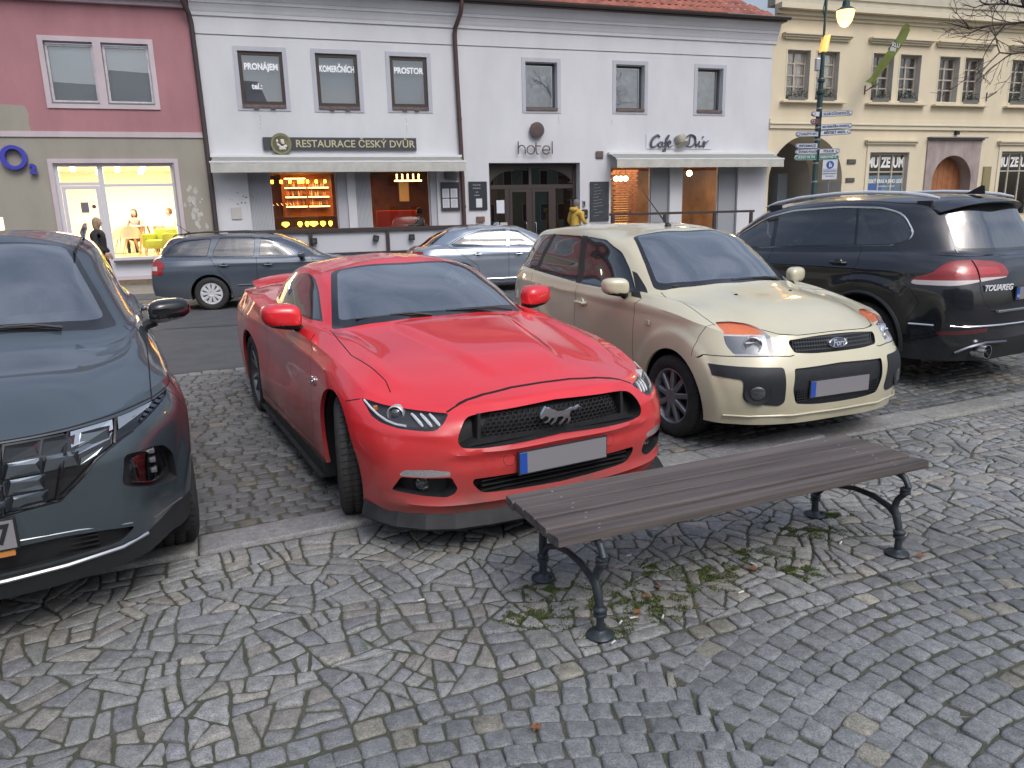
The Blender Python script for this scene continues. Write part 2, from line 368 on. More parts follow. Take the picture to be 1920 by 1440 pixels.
# ---------------------------------------------------------------- wheels
def wheel(parent, x, y, r, wdt, rimr, style, steer=0, rimmat=None, side=1):
    """side=+1 left, -1 right; the outer face looks to side*y"""
    e = bpy.data.objects.new('wheel', None); link(e); e.parent = parent; e.location = (x, y, r - .006); e.rotation_euler = (0, 0, steer); e.empty_display_size = .1
    hw = wdt / 2; n = 72
    t = MB(); s = side
    prof = [(rimr, -hw * .8), (rimr + .012, -hw * .92), (r - .05, -hw), (r - .022, -hw * .93), (r - .004, -hw * .78)]
    prof += [(r - .001, -hw * .62), (r - .001, -hw * .56), (r - .010, -hw * .55), (r - .010, -hw * .47), (r, -hw * .46), (r, -hw * .10), (r - .010, -hw * .09), (r - .010, -hw * .01)]
    prof += [(r, 0), (r, hw * .36), (r - .010, hw * .37), (r - .010, hw * .46), (r - .001, hw * .47), (r - .002, hw * .75), (r - .022, hw * .93), (r - .05, hw), (rimr + .012, hw * .92), (rimr, hw * .8)]
    rings = []; t.smooth = True
    for k in range(n):
        a = 2 * math.pi * k / n; ring = []
        for i, (q, yy) in enumerate(prof):
            rr = q
            ring.append(t.vert((math.cos(a) * rr, yy * s, math.sin(a) * rr)))
        rings.append(ring)
    for k in range(n):
        for i in range(len(prof) - 1): t.face([rings[k][i], rings[k][i + 1], rings[(k + 1) % n][i + 1], rings[(k + 1) % n][i]])
    # tread sipes: dark bars sunk across the blocks
    t.smooth = False; t.cur = 1
    for k in range(60):
        a = 2 * math.pi * k / 60
        for (y0, y1, sl) in ((-hw * .80, -hw * .12, .03), (hw * .04, hw * .78, -.03)):
            for (q0, q1) in ((y0, y1),):
                w2 = .0028 / r; rr = r + .0009
                p = [(a - w2, q0), (a + w2, q0), (a + w2 + sl, q1), (a - w2 + sl, q1)]
                def rad(yy): return rr - (0 if abs(yy) < hw * .6 else (abs(yy) - hw * .6) * .09)
                t.quad(*[(math.cos(b_) * rad(yy), yy * s, math.sin(b_) * rad(yy)) for b_, yy in p])
    t.build('tyre', [RUB, DRK], e, fix=False)
    rim = MB(); rm = rimmat or ALU; yo = hw * .74 * s
    rim.lathe([(rimr + .004, yo + .012 * s), (rimr - .004, yo + .014 * s), (rimr - .016, yo - .004 * s), (rimr - .03, yo - .07 * s), (rimr - .03, -hw * .7 * s)], 48, ax=1, cap=False)
    rim.cur = 1; rim.lathe([(.001, -hw * .3 * s), (rimr - .03, -hw * .3 * s)], 32, ax=1, cap=False); rim.lathe([(rimr * .62, -hw * .1 * s), (rimr * .62, -hw * .02 * s), (.06, -hw * .02 * s)], 32, ax=1); rim.cur = 0
    ns = {'five': 5, 'double5': 5, 'nine': 9, 'cover10': 10, 'multi': 14}[style]
    def spoke(a, w0, w1, r0, r1, dep0, dep1, tw=0):
        pts = []
        for rr, w_, dp in ((r0, w0, dep0), (r1, w1, dep1)):
            for sg in (-1, 1):
                aa = a + (tw if rr == r1 else 0); cx, cz = math.cos(aa) * rr, math.sin(aa) * rr
                ox, oz = -math.sin(aa) * w_ * sg, math.cos(aa) * w_ * sg; pts.append((cx + ox, yo + dp * s, cz + oz))
        b = [(p[0] * 1.0, p[1] - .022 * s, p[2]) for p in pts]
        bev = [(p[0] + (pts[i ^ 1][0] - p[0]) * .18, p[1] + .008 * s, p[2] + (pts[i ^ 1][2] - p[2]) * .18) for i, p in enumerate(pts)]
        iv = [rim.vert(p) for p in b]; im = [rim.vert(p) for p in pts]; it = [rim.vert(p) for p in bev]
        rim.face([it[0], it[1], it[3], it[2]])
        rim.face([im[0], it[0], it[2], im[2]]); rim.face([im[1], im[3], it[3], it[1]])
        rim.face([iv[0], im[0], im[2], iv[2]]); rim.face([iv[1], iv[3], im[3], im[1]])
    if style == 'nine':
        for k in range(9): spoke(2 * math.pi * (k + .25) / 9, .022, .019, .05, rimr - .012, .004, -.006)
        rim.lathe([(.066, yo - .02 * s), (.066, yo + .006 * s), (.052, yo + .014 * s), (.03, yo + .012 * s), (.001, yo + .013 * s)], 24, ax=1)
    elif style == 'double5':
        for k in range(5):
            for d in (-.17, .17): spoke(2 * math.pi * k / 5 + d, .013, .011, .05, rimr - .012, -.02, -.004, tw=d * .35)
        rim.lathe([(.06, yo - .04 * s), (.06, yo - .012 * s), (.04, yo - .008 * s), (.001, yo - .008 * s)], 24, ax=1)
    elif style == 'five':
        for k in range(5):
            spoke(2 * math.pi * k / 5 + .3, .034, .020, .045, rimr - .012, -.01, -.002)
            for d in (-.2, .2): spoke(2 * math.pi * k / 5 + .3 + d, .010, .008, .09, rimr - .012, -.014, -.004, tw=d * .5)
        rim.lathe([(.06, yo - .04 * s), (.06, yo - .004 * s), (.04, yo, ), (.001, yo)], 24, ax=1)
    elif style == 'cover10':
        for k in range(10): spoke(2 * math.pi * k / 10, .018, .042, .06, rimr - .006, .004, .0)
        rim.lathe([(.075, yo - .02 * s), (.075, yo + .008 * s), (.05, yo + .014 * s), (.03, yo + .004 * s), (.001, yo + .008 * s)], 24, ax=1)
        rim.lathe([(rimr + .004, yo - .004 * s), (rimr + .002, yo + .006 * s), (rimr - .03, yo + .004 * s), (rimr - .032, yo - .01 * s)], 40, ax=1, cap=False)
    elif style == 'multi':
        for k in range(7):
            for d in (-.1, .1): spoke(2 * math.pi * k / 7 + d, .010, .012, .05, rimr - .01, -.01, -.002, tw=d * 1.2)
        rim.lathe([(.06, yo - .04 * s), (.06, yo - .004 * s), (.04, yo), (.001, yo)], 24, ax=1)
    rim.build('rim', [rm, mat('wheel_shadow_black', (.02, .02, .02), .7)], e, sharp=25)
    return e
def liner(parent, x, r, y0, y1):
    """dark wheel housings on both sides"""
    for s in (1, -1):
        m = MB(); m.smooth = True; n = 20; pr = []
        for k in range(n + 1):
            a = R(-20) + R(220) * k / n; pr.append((x + r * math.cos(a), .33 + r * math.sin(a)))
        A = [m.vert((p[0], y1 * s, p[1])) for p in pr]; B = [m.vert((p[0], y0 * s, p[1])) for p in pr]
        for k in range(n): m.face([A[k], A[k + 1], B[k + 1], B[k]])
        m.face(B)
        m.build('wheel_housing', DRK, parent)
def mirror_pod(parent, x, y, z, L, H, D, paint, ang=0, lip=BLK):
    """two door mirrors: rounded shell, glass towards the rear, foot to the door"""
    for s in (1, -1):
        bm = bmesh.new(); bmesh.ops.create_icosphere(bm, subdivisions=4, radius=1)
        for v in bm.verts:
            c = v.co; q = 3.0
            k = (abs(c.x)**q + abs(c.y)**q + abs(c.z)**q)**(1 / q); c /= k
            c.x = c.x * D / 2; c.y *= L / 2; c.z *= H / 2
            if c.x < -.2 * D: c.x = -.2 * D
            t = (c.y / L + .5); c.z *= .78 + .22 * (1 - t); c.z += .02 * t; c.x -= t * .05
        for v in bm.verts: v.co = Vector((v.co.x + x, (v.co.y + y) * s, v.co.z + z))
        if s < 0: bmesh.ops.reverse_faces(bm, faces=bm.faces)
        zc = z - H * .22
        for f in bm.faces:
            c = f.calc_center_median(); f.material_index = 1 if c.z < zc else (2 if c.x < x - .18 * D - (.05) * ((abs(c.y) - y) / L + .5) else 0)
        o = bm_obj('side_mirror', bm, [paint, lip, CHR], parent); bm.free()
        a = MB(); a.smooth = True
        a.tube([(x - .01, (y - L * .35) * s, z - H * .36), (x - .03, (y - L * .62) * s, z - H * .52), (x - .05, (y - L * .95) * s, z - H * .62)], [.028, .024, .032], 8)
        a.build('mirror_foot', BLK, o)
def seat(parent, x, y, zs=.28, h=1.0, wd=.5, c=None):
    m = MB(); m.smooth = True
    m.box(x - .25, x + .27, y - wd / 2, y + wd / 2, zs, zs + .20, .06)
    m.T = Matrix.Translation((x - .25, y, zs + .12)) @ Matrix.Rotation(R(-16), 4, 'Y'); m.box(-.07, .07, -wd / 2 + .02, wd / 2 - .02, 0, h - zs - .32, .06)
    m.box(-.05, .05, -.13, .13, h - zs - .28, h - zs - .06, .045); m.T = Matrix.Identity(4)
    return m.build('seat', c or FAB, parent)
def interior(parent, xd, zd, wd, seats, zs, h, xr, lhd=True):
    m = MB(); m.smooth = True
    m.box(xd - .30, xd + .30, -wd, wd, zd - .28, zd - .05, .05); m.box(xd - .38, xd - .2, .12, .62, zd - .2, zd - .0, .05)
    m.build('dashboard', FAB, parent)
    st = MB(); c = Vector((xd - .52, .37, zd - .08)); pts = []
    for k in range(25):
        a = 2 * math.pi * k / 24; pts.append(c + Vector((math.sin(a) * .08, math.cos(a) * .185, math.sin(a) * .165)))
    st.tube(pts, .015, 8, cap=False); st.tube([c, c + Vector((.2, 0, -.08))], .03, 8); st.tube([c + Vector((0, -.18, 0)), c, c + Vector((0, .18, 0))], .014, 6)
    st.build('steering_wheel', BLK, parent)
    for (x, y, hh) in seats: seat(parent, x, y, zs, hh)
    f = MB(); f.box(xr, xd + .3, -wd, wd, zs - .12, zs - .06); f.box(xr, xd, -wd - .02, -wd, zs, zd - .12); f.box(xr, xd, wd, wd + .02, zs, zd - .12); f.build('cabin_trim', FAB, parent)
def rim_in(bm, faces, vec):
    """delete the faces and fold the edge of the hole inwards"""
    fs = set(faces)
    be = [e for e in {e for f in faces for e in f.edges} if any(g in fs for g in e.link_faces) and any(g not in fs for g in e.link_faces)]
    prs = [(e.verts[0], e.verts[1], next(g for g in e.link_faces if g not in fs)) for e in be]
    bmesh.ops.delete(bm, geom=list(faces), context='FACES')
    nv = {}
    for a, b, g in prs:
        for q in (a, b):
            if q not in nv: nv[q] = bm.verts.new(q.co + Vector(vec))
        # keep the winding of the neighbour
        vs = list(g.verts); i = vs.index(a); fwd = vs[(i + 1) % len(vs)] is b
        try: bm.faces.new((b, a, nv[a], nv[b]) if fwd else (a, b, nv[b], nv[a]))
        except Exception: pass
def window(bm, poly, view, pred, mats, name, root, pair, frit=0, fpoly=None, sink=.004, parts=None):
    """glass cut out of the shell; a black border inside its edge"""
    nb = take(bm, cut(bm, poly, view, pred))
    if fpoly:
        ins = set(cut(nb, fpoly, view))
        for f in nb.faces: f.material_index = 0 if f in ins else 1
    for f in nb.faces: pass
    return part(nb, name, mats, root, pair=pair)
def shrink(poly, d):
    """inset a polygon by d (d can be a list per edge i -> i+1)"""
    n = len(poly); A = sum(poly[i][0] * poly[(i + 1) % n][1] - poly[(i + 1) % n][0] * poly[i][1] for i in range(n)); s = 1 if A > 0 else -1; L = []
    for i in range(n):
        a, b = Vector(poly[i]), Vector(poly[(i + 1) % n]); t = (b - a).normalized(); nn = Vector((-t.y, t.x)) * s; di = d[i] if isinstance(d, (list, tuple)) else d
        L.append((a + nn * di, t))
    out = []
    for i in range(n):
        (p, t), (q, u) = L[i - 1], L[i]; den = t.x * u.y - t.y * u.x
        if abs(den) < 1e-6: out.append(tuple(q)); continue
        k = ((q.x - p.x) * u.y - (q.y - p.y) * u.x) / den; out.append((p.x + t.x * k, p.y + t.y * k))
    return out
def hexnet(mb, poly, pitch, wall, xf, thick=.012):
    """hexagonal mesh clipped to a polygon in (y,z); xf(y,z) gives x"""
    ys = [p[0] for p in poly]; zs = [p[1] for p in poly]; r = pitch / math.sqrt(3); row = 0; z = min(zs)
    while z < max(zs):
        y = min(ys) + (pitch / 2 if row % 2 else 0)
        while y < max(ys):
            if inpoly(y, z, poly):
                o = []; i_ = []
                for k in range(6):
                    a = R(60 * k + 30); o.append((y + r * math.cos(a), z + r * .8 * math.sin(a))); i_.append((y + (r - wall) * math.cos(a), z + (r - wall) * .8 * math.sin(a)))
                O = [mb.vert((xf(*p), *p)) for p in o]; I = [mb.vert((xf(*p), *p)) for p in i_]; J = [mb.vert((xf(*p) - thick, *p)) for p in i_]
                for k in range(6):
                    q = (k + 1) % 6; mb.face([O[k], O[q], I[q], I[k]]); mb.face([I[k], I[q], J[q], J[k]])
            y += pitch
        z += r * .8 * 1.5; row += 1
def plate(parent, x, z, txt=None, w_=.52, h=.11, face=1, tilt=0, yc=0, col=(.24, .235, .25)):
    m = MB(); s = face
    m.box(x, x + .012 * s, yc - w_ / 2 - .008, yc + w_ / 2 + .008, z - h / 2 - .008, z + h / 2 + .008, .003); m.cur = 1
    m.box(x + .012 * s, x + .0145 * s, yc - w_ / 2, yc + w_ / 2, z - h / 2, z + h / 2); m.cur = 2
    # blue band at the reader's left
    y0 = yc - w_ / 2 * s
    m.box(x + .0145 * s, x + .0155 * s, y0, y0 + .042 * s, z - h / 2 + .002, z + h / 2 - .002)
    o = m.build('licence_plate', [BLK, mat('plate_grey_white', col, .45), mat('plate_blue', (.02, .08, .40), .4)], parent)
    if txt: text(txt, .098, BLK, o, 'plate_characters', loc=(x + .016 * s, yc + .02 * s, z), rot=(R(90), 0, R(90) * s), depth=.002, sx=.8, bold=.0015)
    return o
def wiper(mb, a, b, lift=.02):
    a, b = Vector(a), Vector(b); m_ = (a + b) / 2 + Vector((0, 0, lift)); mb.tube([a, a.lerp(m_, .5) + Vector((0, 0, lift * .6)), m_], [.011, .009, .007], 6)
    d = (b - a) * .42; mb.tube([m_ - d + Vector((0, 0, -lift * .6)), m_ + Vector((0, 0, -.004)), m_ + d + Vector((0, 0, -lift * .6))], .007, 6)
def handle(parent, pts, paint, back=None):
    """door handles at (x, y, z) on both sides"""
    for x, y, z in pts:
        for s in (1, -1):
            m = MB(); m.smooth = True
            m.tube([(x + .09, (y - .005) * s, z), (x + .07, (y + .028) * s, z), (x - .07, (y + .028) * s, z), (x - .09, (y - .005) * s, z)], .013, 8)
            m.cur = 1; m.lathe([(.001, (y + .002) * s), (.04, (y + .003) * s), (.043, (y - .01) * s)], 16, ax=1, c=(x, 0, z)); m.build('door_handle', [paint, back or paint], parent)
def antenna(parent, a, b, r=.006):
    m = MB(); m.smooth = True; a, b = Vector(a), Vector(b)
    m.lathe([(.03, -.006), (.028, .012), (.012, .03), (.001, .034)], 14, c=a); m.tube([a, a.lerp(b, .12), b], [.010, .007, .0025], 6); m.build('antenna', BLK, parent)
def surf_x(bm):
    from mathutils.bvhtree import BVHTree
    bv = BVHTree.FromBMesh(bm)
    def X(y, z):
        h = bv.ray_cast(Vector((3, max(abs(y), 1e-3), z)), Vector((-1, 0, 0)))[0]; return h.x if h else .5
    return X
# ================================================================ ground
KD = R(22.9); K0 = Vector((-1.77, 3.37)); KS = Vector((math.cos(KD), math.sin(KD))); KT = Vector((-math.sin(KD), math.cos(KD)))
def kw(s, t): p = K0 + KS * s + KT * t; return p.x, p.y
def ground_mat(name, col, col2, scale, rough=.85, bump=.3, bscale=80, spots=None):
    m = bpy.data.materials.new(name); m.use_nodes = True; t = m.node_tree; N, L = t.nodes, t.links; b = N['Principled BSDF']
    co = N.new('ShaderNodeTexCoord'); n = N.new('ShaderNodeTexNoise'); n.inputs['Scale'].default_value = scale; n.inputs['Detail'].default_value = 9; n.inputs['Roughness'].default_value = .65
    L.new(co.outputs['Object'], n.inputs['Vector']); r = N.new('ShaderNodeValToRGB'); r.color_ramp.elements[0].position = .35; r.color_ramp.elements[0].color = (*col, 1); r.color_ramp.elements[1].position = .65; r.color_ramp.elements[1].color = (*col2, 1)
    L.new(n.outputs[0], r.inputs[0]); last = r.outputs[0]
    n2 = N.new('ShaderNodeTexNoise'); n2.inputs['Scale'].default_value = bscale; n2.inputs['Detail'].default_value = 8; L.new(co.outputs['Object'], n2.inputs['Vector'])
    x = N.new('ShaderNodeMix'); x.data_type = 'RGBA'; x.blend_type = 'OVERLAY'; x.inputs[0].default_value = .6; L.new(last, x.inputs[6]); L.new(n2.outputs[0], x.inputs[7]); L.new(x.outputs[2], b.inputs['Base Color'])
    b.inputs['Roughness'].default_value = rough; bp = N.new('ShaderNodeBump'); bp.inputs['Strength'].default_value = bump; bp.inputs['Distance'].default_value = .01
    L.new(n2.outputs[0], bp.inputs['Height']); L.new(bp.outputs[0], b.inputs['Normal'])
    if spots:
        r.color_ramp.elements.new(.5).color = (*spots, 1)
    return m
def stone_mat(name, wet=.0):
    m = bpy.data.materials.new(name); m.use_nodes = True; t = m.node_tree; N, L = t.nodes, t.links; b = N['Principled BSDF']
    co = N.new('ShaderNodeTexCoord'); at = N.new('ShaderNodeAttribute'); at.attribute_name = 'tone'
    n = N.new('ShaderNodeTexNoise'); n.inputs['Scale'].default_value = 26; n.inputs['Detail'].default_value = 9; n.inputs['Roughness'].default_value = .7; L.new(co.outputs['Object'], n.inputs['Vector'])
    n2 = N.new('ShaderNodeTexNoise'); n2.inputs['Scale'].default_value = 170; n2.inputs['Detail'].default_value = 4; L.new(co.outputs['Object'], n2.inputs['Vector'])
    n3 = N.new('ShaderNodeTexNoise'); n3.inputs['Scale'].default_value = 1.1; n3.inputs['Detail'].default_value = 5; L.new(co.outputs['Object'], n3.inputs['Vector'])
    r = N.new('ShaderNodeMapRange'); r.inputs['From Min'].default_value = .32; r.inputs['From Max'].default_value = .72; r.inputs['To Min'].default_value = .62; r.inputs['To Max'].default_value = 1.28; L.new(n.outputs[0], r.inputs[0])
    r2 = N.new('ShaderNodeMapRange'); r2.inputs['From Min'].default_value = .3; r2.inputs['From Max'].default_value = .7; r2.inputs['To Min'].default_value = .62; r2.inputs['To Max'].default_value = 1.34; L.new(n2.outputs[0], r2.inputs[0])
    r3 = N.new('ShaderNodeMapRange'); r3.inputs['From Min'].default_value = .3; r3.inputs['From Max'].default_value = .7; r3.inputs['To Min'].default_value = .78; r3.inputs['To Max'].default_value = 1.16; L.new(n3.outputs[0], r3.inputs[0])
    a = N.new('ShaderNodeMath'); a.operation = 'MULTIPLY'; L.new(r.outputs[0], a.inputs[0]); L.new(r2.outputs[0], a.inputs[1])
    a2 = N.new('ShaderNodeMath'); a2.operation = 'MULTIPLY'; L.new(a.outputs[0], a2.inputs[0]); L.new(r3.outputs[0], a2.inputs[1])
    v = N.new('ShaderNodeVectorMath'); v.operation = 'SCALE'; L.new(at.outputs['Color'], v.inputs[0]); L.new(a2.outputs[0], v.inputs['Scale']); L.new(v.outputs[0], b.inputs['Base Color'])
    q = N.new('ShaderNodeMapRange'); q.inputs['From Min'].default_value = .35; q.inputs['From Max'].default_value = .65; q.inputs['To Min'].default_value = .50 - wet; q.inputs['To Max'].default_value = .82 - wet; L.new(n3.outputs[0], q.inputs[0]); L.new(q.outputs[0], b.inputs['Roughness'])
    bp = N.new('ShaderNodeBump'); bp.inputs['Strength'].default_value = .85; bp.inputs['Distance'].default_value = .006; L.new(n.outputs[0], bp.inputs['Height'])
    bp2 = N.new('ShaderNodeBump'); bp2.inputs['Strength'].default_value = .4; bp2.inputs['Distance'].default_value = .002; L.new(n2.outputs[0], bp2.inputs['Height']); L.new(bp.outputs[0], bp2.inputs['Normal']); L.new(bp2.outputs[0], b.inputs['Normal'])
    return m
def parea(P): return abs(sum(P[i][0] * P[(i + 1) % len(P)][1] - P[(i + 1) % len(P)][0] * P[i][1] for i in range(len(P)))) / 2
def ccw(P): return P if sum(P[i][0] * P[(i + 1) % len(P)][1] - P[(i + 1) % len(P)][0] * P[i][1] for i in range(len(P))) > 0 else P[::-1]
def split(P, p, n):
    A, B = [], []
    for i in range(len(P)):
        a, b = P[i], P[(i + 1) % len(P)]; da = (a[0] - p[0]) * n[0] + (a[1] - p[1]) * n[1]; db = (b[0] - p[0]) * n[0] + (b[1] - p[1]) * n[1]
        (A if da >= 0 else B).append(a)
        if (da >= 0) != (db >= 0):
            k = da / (da - db); q = (a[0] + (b[0] - a[0]) * k, a[1] + (b[1] - a[1]) * k); A.append(q); B.append(q)
    return A, B
def rubble(P, out, rng, amin, amax, depth=0):
    a = parea(P); lim = rng.uniform(amin, amax) if rng.random() > .12 else rng.uniform(amax, amax * 1.9)
    if a < lim or len(P) < 3:
        if a > .0006: out.append(P)
        return
    cx = sum(p[0] for p in P) / len(P); cy = sum(p[1] for p in P) / len(P); mn = None; best = [0, 0]
    for k in range(24):   # narrowest direction of the piece; cut across the long one
        th = math.pi * k / 24; d = [(p[0] - cx) * math.cos(th) + (p[1] - cy) * math.sin(th) for p in P]; w_ = max(d) - min(d)
        if mn is None or w_ < mn[0]: mn = (w_, th)
    th = mn[1] + math.pi / 2; d = [(p[0] - cx) * math.cos(th) + (p[1] - cy) * math.sin(th) for p in P]; best = [max(d) - min(d), th]
    if a < amax * 5 and best[0] / max(mn[0], 1e-3) < 1.5 and rng.random() < .4: th = mn[1]; best[0] = mn[0]
    th += rng.gauss(0, .45 if a > .12 else (.14 if a > .06 else .07))
    off = rng.uniform(-.16, .16) * best[0]
    A, B = split(P, (cx + math.cos(th) * off, cy + math.sin(th) * off), (math.cos(th), math.sin(th)))
    for Q in (A, B):
        if len(Q) >= 3: rubble(Q, out, rng, amin, amax, depth + 1)
def stones(name, polys, tones, gap, h, mt, rng, dome=.004, hv=.004, jit=.003, label=None, kind='structure', n_arc=2, chunk=.035, wf=None):
    V = []; F = []; C = []; S = []
    for P, tone in zip(polys, tones):
        P = ccw(P); n = len(P)
        cx = sum(p[0] for p in P) / n; cy = sum(p[1] for p in P) / n
        try: Q = shrink(P, gap * rng.uniform(.7, 1.35))
        except Exception: continue
        if parea(Q) < .15 * parea(P) or any((q[0] - p[0])**2 + (q[1] - p[1])**2 > .004 for p, q in zip(P, Q)):
            Q = [(cx + (p[0] - cx) * .84, cy + (p[1] - cy) * .84) for p in P]
        r = min(math.sqrt(parea(Q)) * .16, .014); Q = rnd(Q, r, n_arc)
        # wobble long edges
        W = []
        for i in range(len(Q)):
            a, b = Q[i], Q[(i + 1) % len(Q)]; W.append(a); L = math.hypot(b[0] - a[0], b[1] - a[1]); k = int(L / chunk)
            for j in range(1, k + 1):
                f = j / (k + 1); W.append((a[0] + (b[0] - a[0]) * f + rng.gauss(0, jit * .6), a[1] + (b[1] - a[1]) * f + rng.gauss(0, jit * .6)))
        m = len(W); hh = h + rng.gauss(0, hv); tx, ty = rng.gauss(0, .018), rng.gauss(0, .018); o = len(V)
        for (sc, dz) in ((1.0, -.045), (1.0, -.0065), (.962, -.0015), (.80, dome * .5)):
            for p in W:
                x, y = cx + (p[0] - cx) * sc, cy + (p[1] - cy) * sc
                z = hh + dz + (x - cx) * tx + (y - cy) * ty + (rng.gauss(0, .0008) if dz > -.04 else 0); wx, wy = kw(*(wf(x, y) if wf else (x, y))); V.append((wx, wy, z))
        wx, wy = kw(*(wf(cx, cy) if wf else (cx, cy))); V.append((wx, wy, hh + dome)); c = len(V) - 1
        for lv in range(3):
            for i in range(m): j = (i + 1) % m; F.append((o + lv * m + i, o + lv * m + j, o + (lv + 1) * m + j, o + (lv + 1) * m + i)); C.append(tone)
        for i in range(m): F.append((o + 3 * m + i, o + 3 * m + (i + 1) % m, c)); C.append(tone)
    me = bpy.data.meshes.new(name); me.from_pydata(V, [], F); me.materials.append(mt); me.polygons.foreach_set('use_smooth', [True] * len(F))
    at = me.color_attributes.new('tone', 'FLOAT_COLOR', 'CORNER'); tot = np.array([len(f) for f in F]); arr = np.repeat(np.array([(*c, 1) for c in C], np.float32), tot, axis=0); at.data.foreach_set('color', arr.ravel())
    me.update(); o = bpy.data.objects.new(name, me); link(o); tag(o, label, None, None, kind); return o
def slab(name, pts, z, mt, kind='structure', th=0):
    m = MB(); m.face([m.vert((x, y, z)) for x, y in pts])
    if th:
        n = len(pts)
        for i in range(n): a, b = pts[i], pts[(i + 1) % n]; m.quad((a[0], a[1], z), (b[0], b[1], z), (b[0], b[1], z - th), (a[0], a[1], z - th))
    o = m.build(name, mt); tag(o, kind=kind); return o
rng = random.Random(5)
slab('ground', [(-120, -80), (150, -80), (150, 160), (-120, 160)], -.05, ground_mat('earth', (.05, .05, .046), (.075, .072, .066), .8))
# joint bed under the stones: damp sand with moss
bed = [kw(-7, -4.6), kw(10, -4.6), kw(10, 5.16), kw(-7, 5.16)]
slab('joint_bed', bed, -.0062, ground_mat('joint_sand', (.080, .078, .066), (.118, .114, .096), 3.0, .95, .8, 140, spots=(.072, .080, .052)))
SM = stone_mat('rubble_stone'); SM2 = stone_mat('sett_stone'); SM3 = stone_mat('damp_sett_stone', .12)
# rubble strip between kerb and small setts
P = []; _vj = {}
def vj(x, r):   # shared jittered corner of the coarse patches
    k = (round(x * 20), r)
    if k not in _vj: _vj[k] = (x + rng.gauss(0, .07), -1.6 + r * .3975 + (0 if r in (0, 4) else rng.gauss(0, .075)))
    return _vj[k]
for r in range(4):
    for j in range(-9, 17):
        o_ = .3 if r % 2 else 0; x0, x1 = j * .6 + o_, j * .6 + .6 + o_; rubble([vj(x0, r), vj(x0 + .3, r), vj(x1, r), vj(x1, r + 1), vj(x0 + .3, r + 1), vj(x0, r + 1)], P, rng, .0065, .019)
def warp(x, y, a=.012):
    return (x + a * (math.sin(x * 9.1 + 2.1 * math.sin(y * 7.3))), y + (a * (math.sin(y * 10.3 + 1.7 * math.sin(x * 6.1 + 1)))) * min(1, max(0, -y / .15), max(0, (y + 1.6) / .15)))
def tone_big():
    q = rng.random(); g = rng.uniform(.21, .30)
    if q < .14: return (g * 1.05, g * 1.01, g * .91)
    if q < .20: return (g * 1.06, g * 1.0, g * .93)
    if q < .40: return (g * .90, g * .92, g * .95)
    return (g * .97, g * .99, g * .96)
stones('rubble_paving', P, [tone_big() for _ in P], .0048, .0, SM, rng, dome=.003, hv=.0028, jit=.0045, wf=warp)
# arched small setts towards the camera
P = []; T = []; pr = .088; per = 2.3; k = 0
t0 = -1.6
# straight border row
s = -3.2
while s < 8.5: l = rng.uniform(.085, .12); P.append([(s, -1.695), (s + l, -1.695), (s + l, -1.605), (s, -1.605)]); s += l
def bulge(s): x = ((s + .55) % per) - per / 2; return .30 - x * x * .225
for k in range(-6, 32):
    s = -3.2 + rng.uniform(0, .05)
    while s < 8.2:
        l = rng.uniform(.080, .104); s2 = s + l
        # a cell never crosses the valley between two arches
        c0 = math.floor((s + .55) / per); c1 = math.floor((s2 + .55) / per)
        if c1 > c0: s2 = c1 * per - .55 - 1e-4
        if s2 - s > .018:
            xm = ((s + .55) % per) - per / 2; sl = -1.4 * xm
            def pt(ss, tt):
                x = ((ss + .55) % per) - per / 2
                return (ss + (tt - 0) * 0 - .0 * x, -1.70 - .30 - k * pr + bulge(ss) + tt)
            q = [pt(s, 0), pt(s2, 0), pt(s2, pr), pt(s, pr)]; q = [(p[0] + (.45 * xm * (-.5 if i in (0, 1) else .5) * pr), p[1]) for i, p in enumerate(q)]
            q = [(p[0] + rng.gauss(0, .0045), p[1] + rng.gauss(0, .0045)) for p in q]
            if max(p[1] for p in q) > -1.70:
                A, B = split(q, (0, -1.70), (0, -1)); q = A
            if len(q) >= 3 and parea(q) > .0009 and min(p[1] for p in q) > -4.4: P.append(q)
        s = s2 if s2 - s > 1e-3 else s + .01
def tone_small():
    q = rng.random(); g = rng.uniform(.185, .265)
    if q < .10: return (g * 1.10, g * 1.06, g * .88)
    return (g * .93, g * .97, g * .98)
stones('small_sett_paving', P, [tone_small() for _ in P], .0040, .001, SM2, rng, dome=.003, hv=.0025, jit=.0035, chunk=.05)
# parking bays: wavy rows
P = []; T = []
row = 0; t = .27
marks = [-.55 + i * 2.62 for i in range(-2, 5)]
def tone_bay(s, t):
    g = rng.uniform(.12, .20); q = rng.random()
    d = min(abs(s - m) for m in marks)
    if d < .09: g = rng.uniform(.15, .21); return (g * 1.08, g, g * .86)
    if q < .08: return (g * 1.15, g * 1.02, g * .85)
    return (g * .94, g * .98, g * 1.0)
while t < 5.08:
    hgt = rng.uniform(.088, .108) if t < 4.85 else .15; s = -6 + rng.uniform(0, .1); lim = 9.5
    while s < lim:
        l = rng.uniform(.085, .155) if t < 4.85 else rng.uniform(.14, .24)
        wv = lambda ss: .022 * math.sin(ss * 1.9 + row * .12) + .012 * math.sin(ss * 4.7 + row * .4)
        q = [(s, t + wv(s)), (s + l, t + wv(s + l)), (s + l, t + hgt + wv(s + l)), (s, t + hgt + wv(s))]
        q = [(p[0] + rng.gauss(0, .006), p[1] + rng.gauss(0, .005)) for p in q]; P.append(q); T.append(tone_bay(s, t) if t < 4.85 else tone_small()); s += l
    t += hgt; row += 1
stones('parking_bay_setts', P, T, .0050, -.001, SM3, rng, dome=.0035, hv=.003, jit=.003, chunk=.06, n_arc=1)
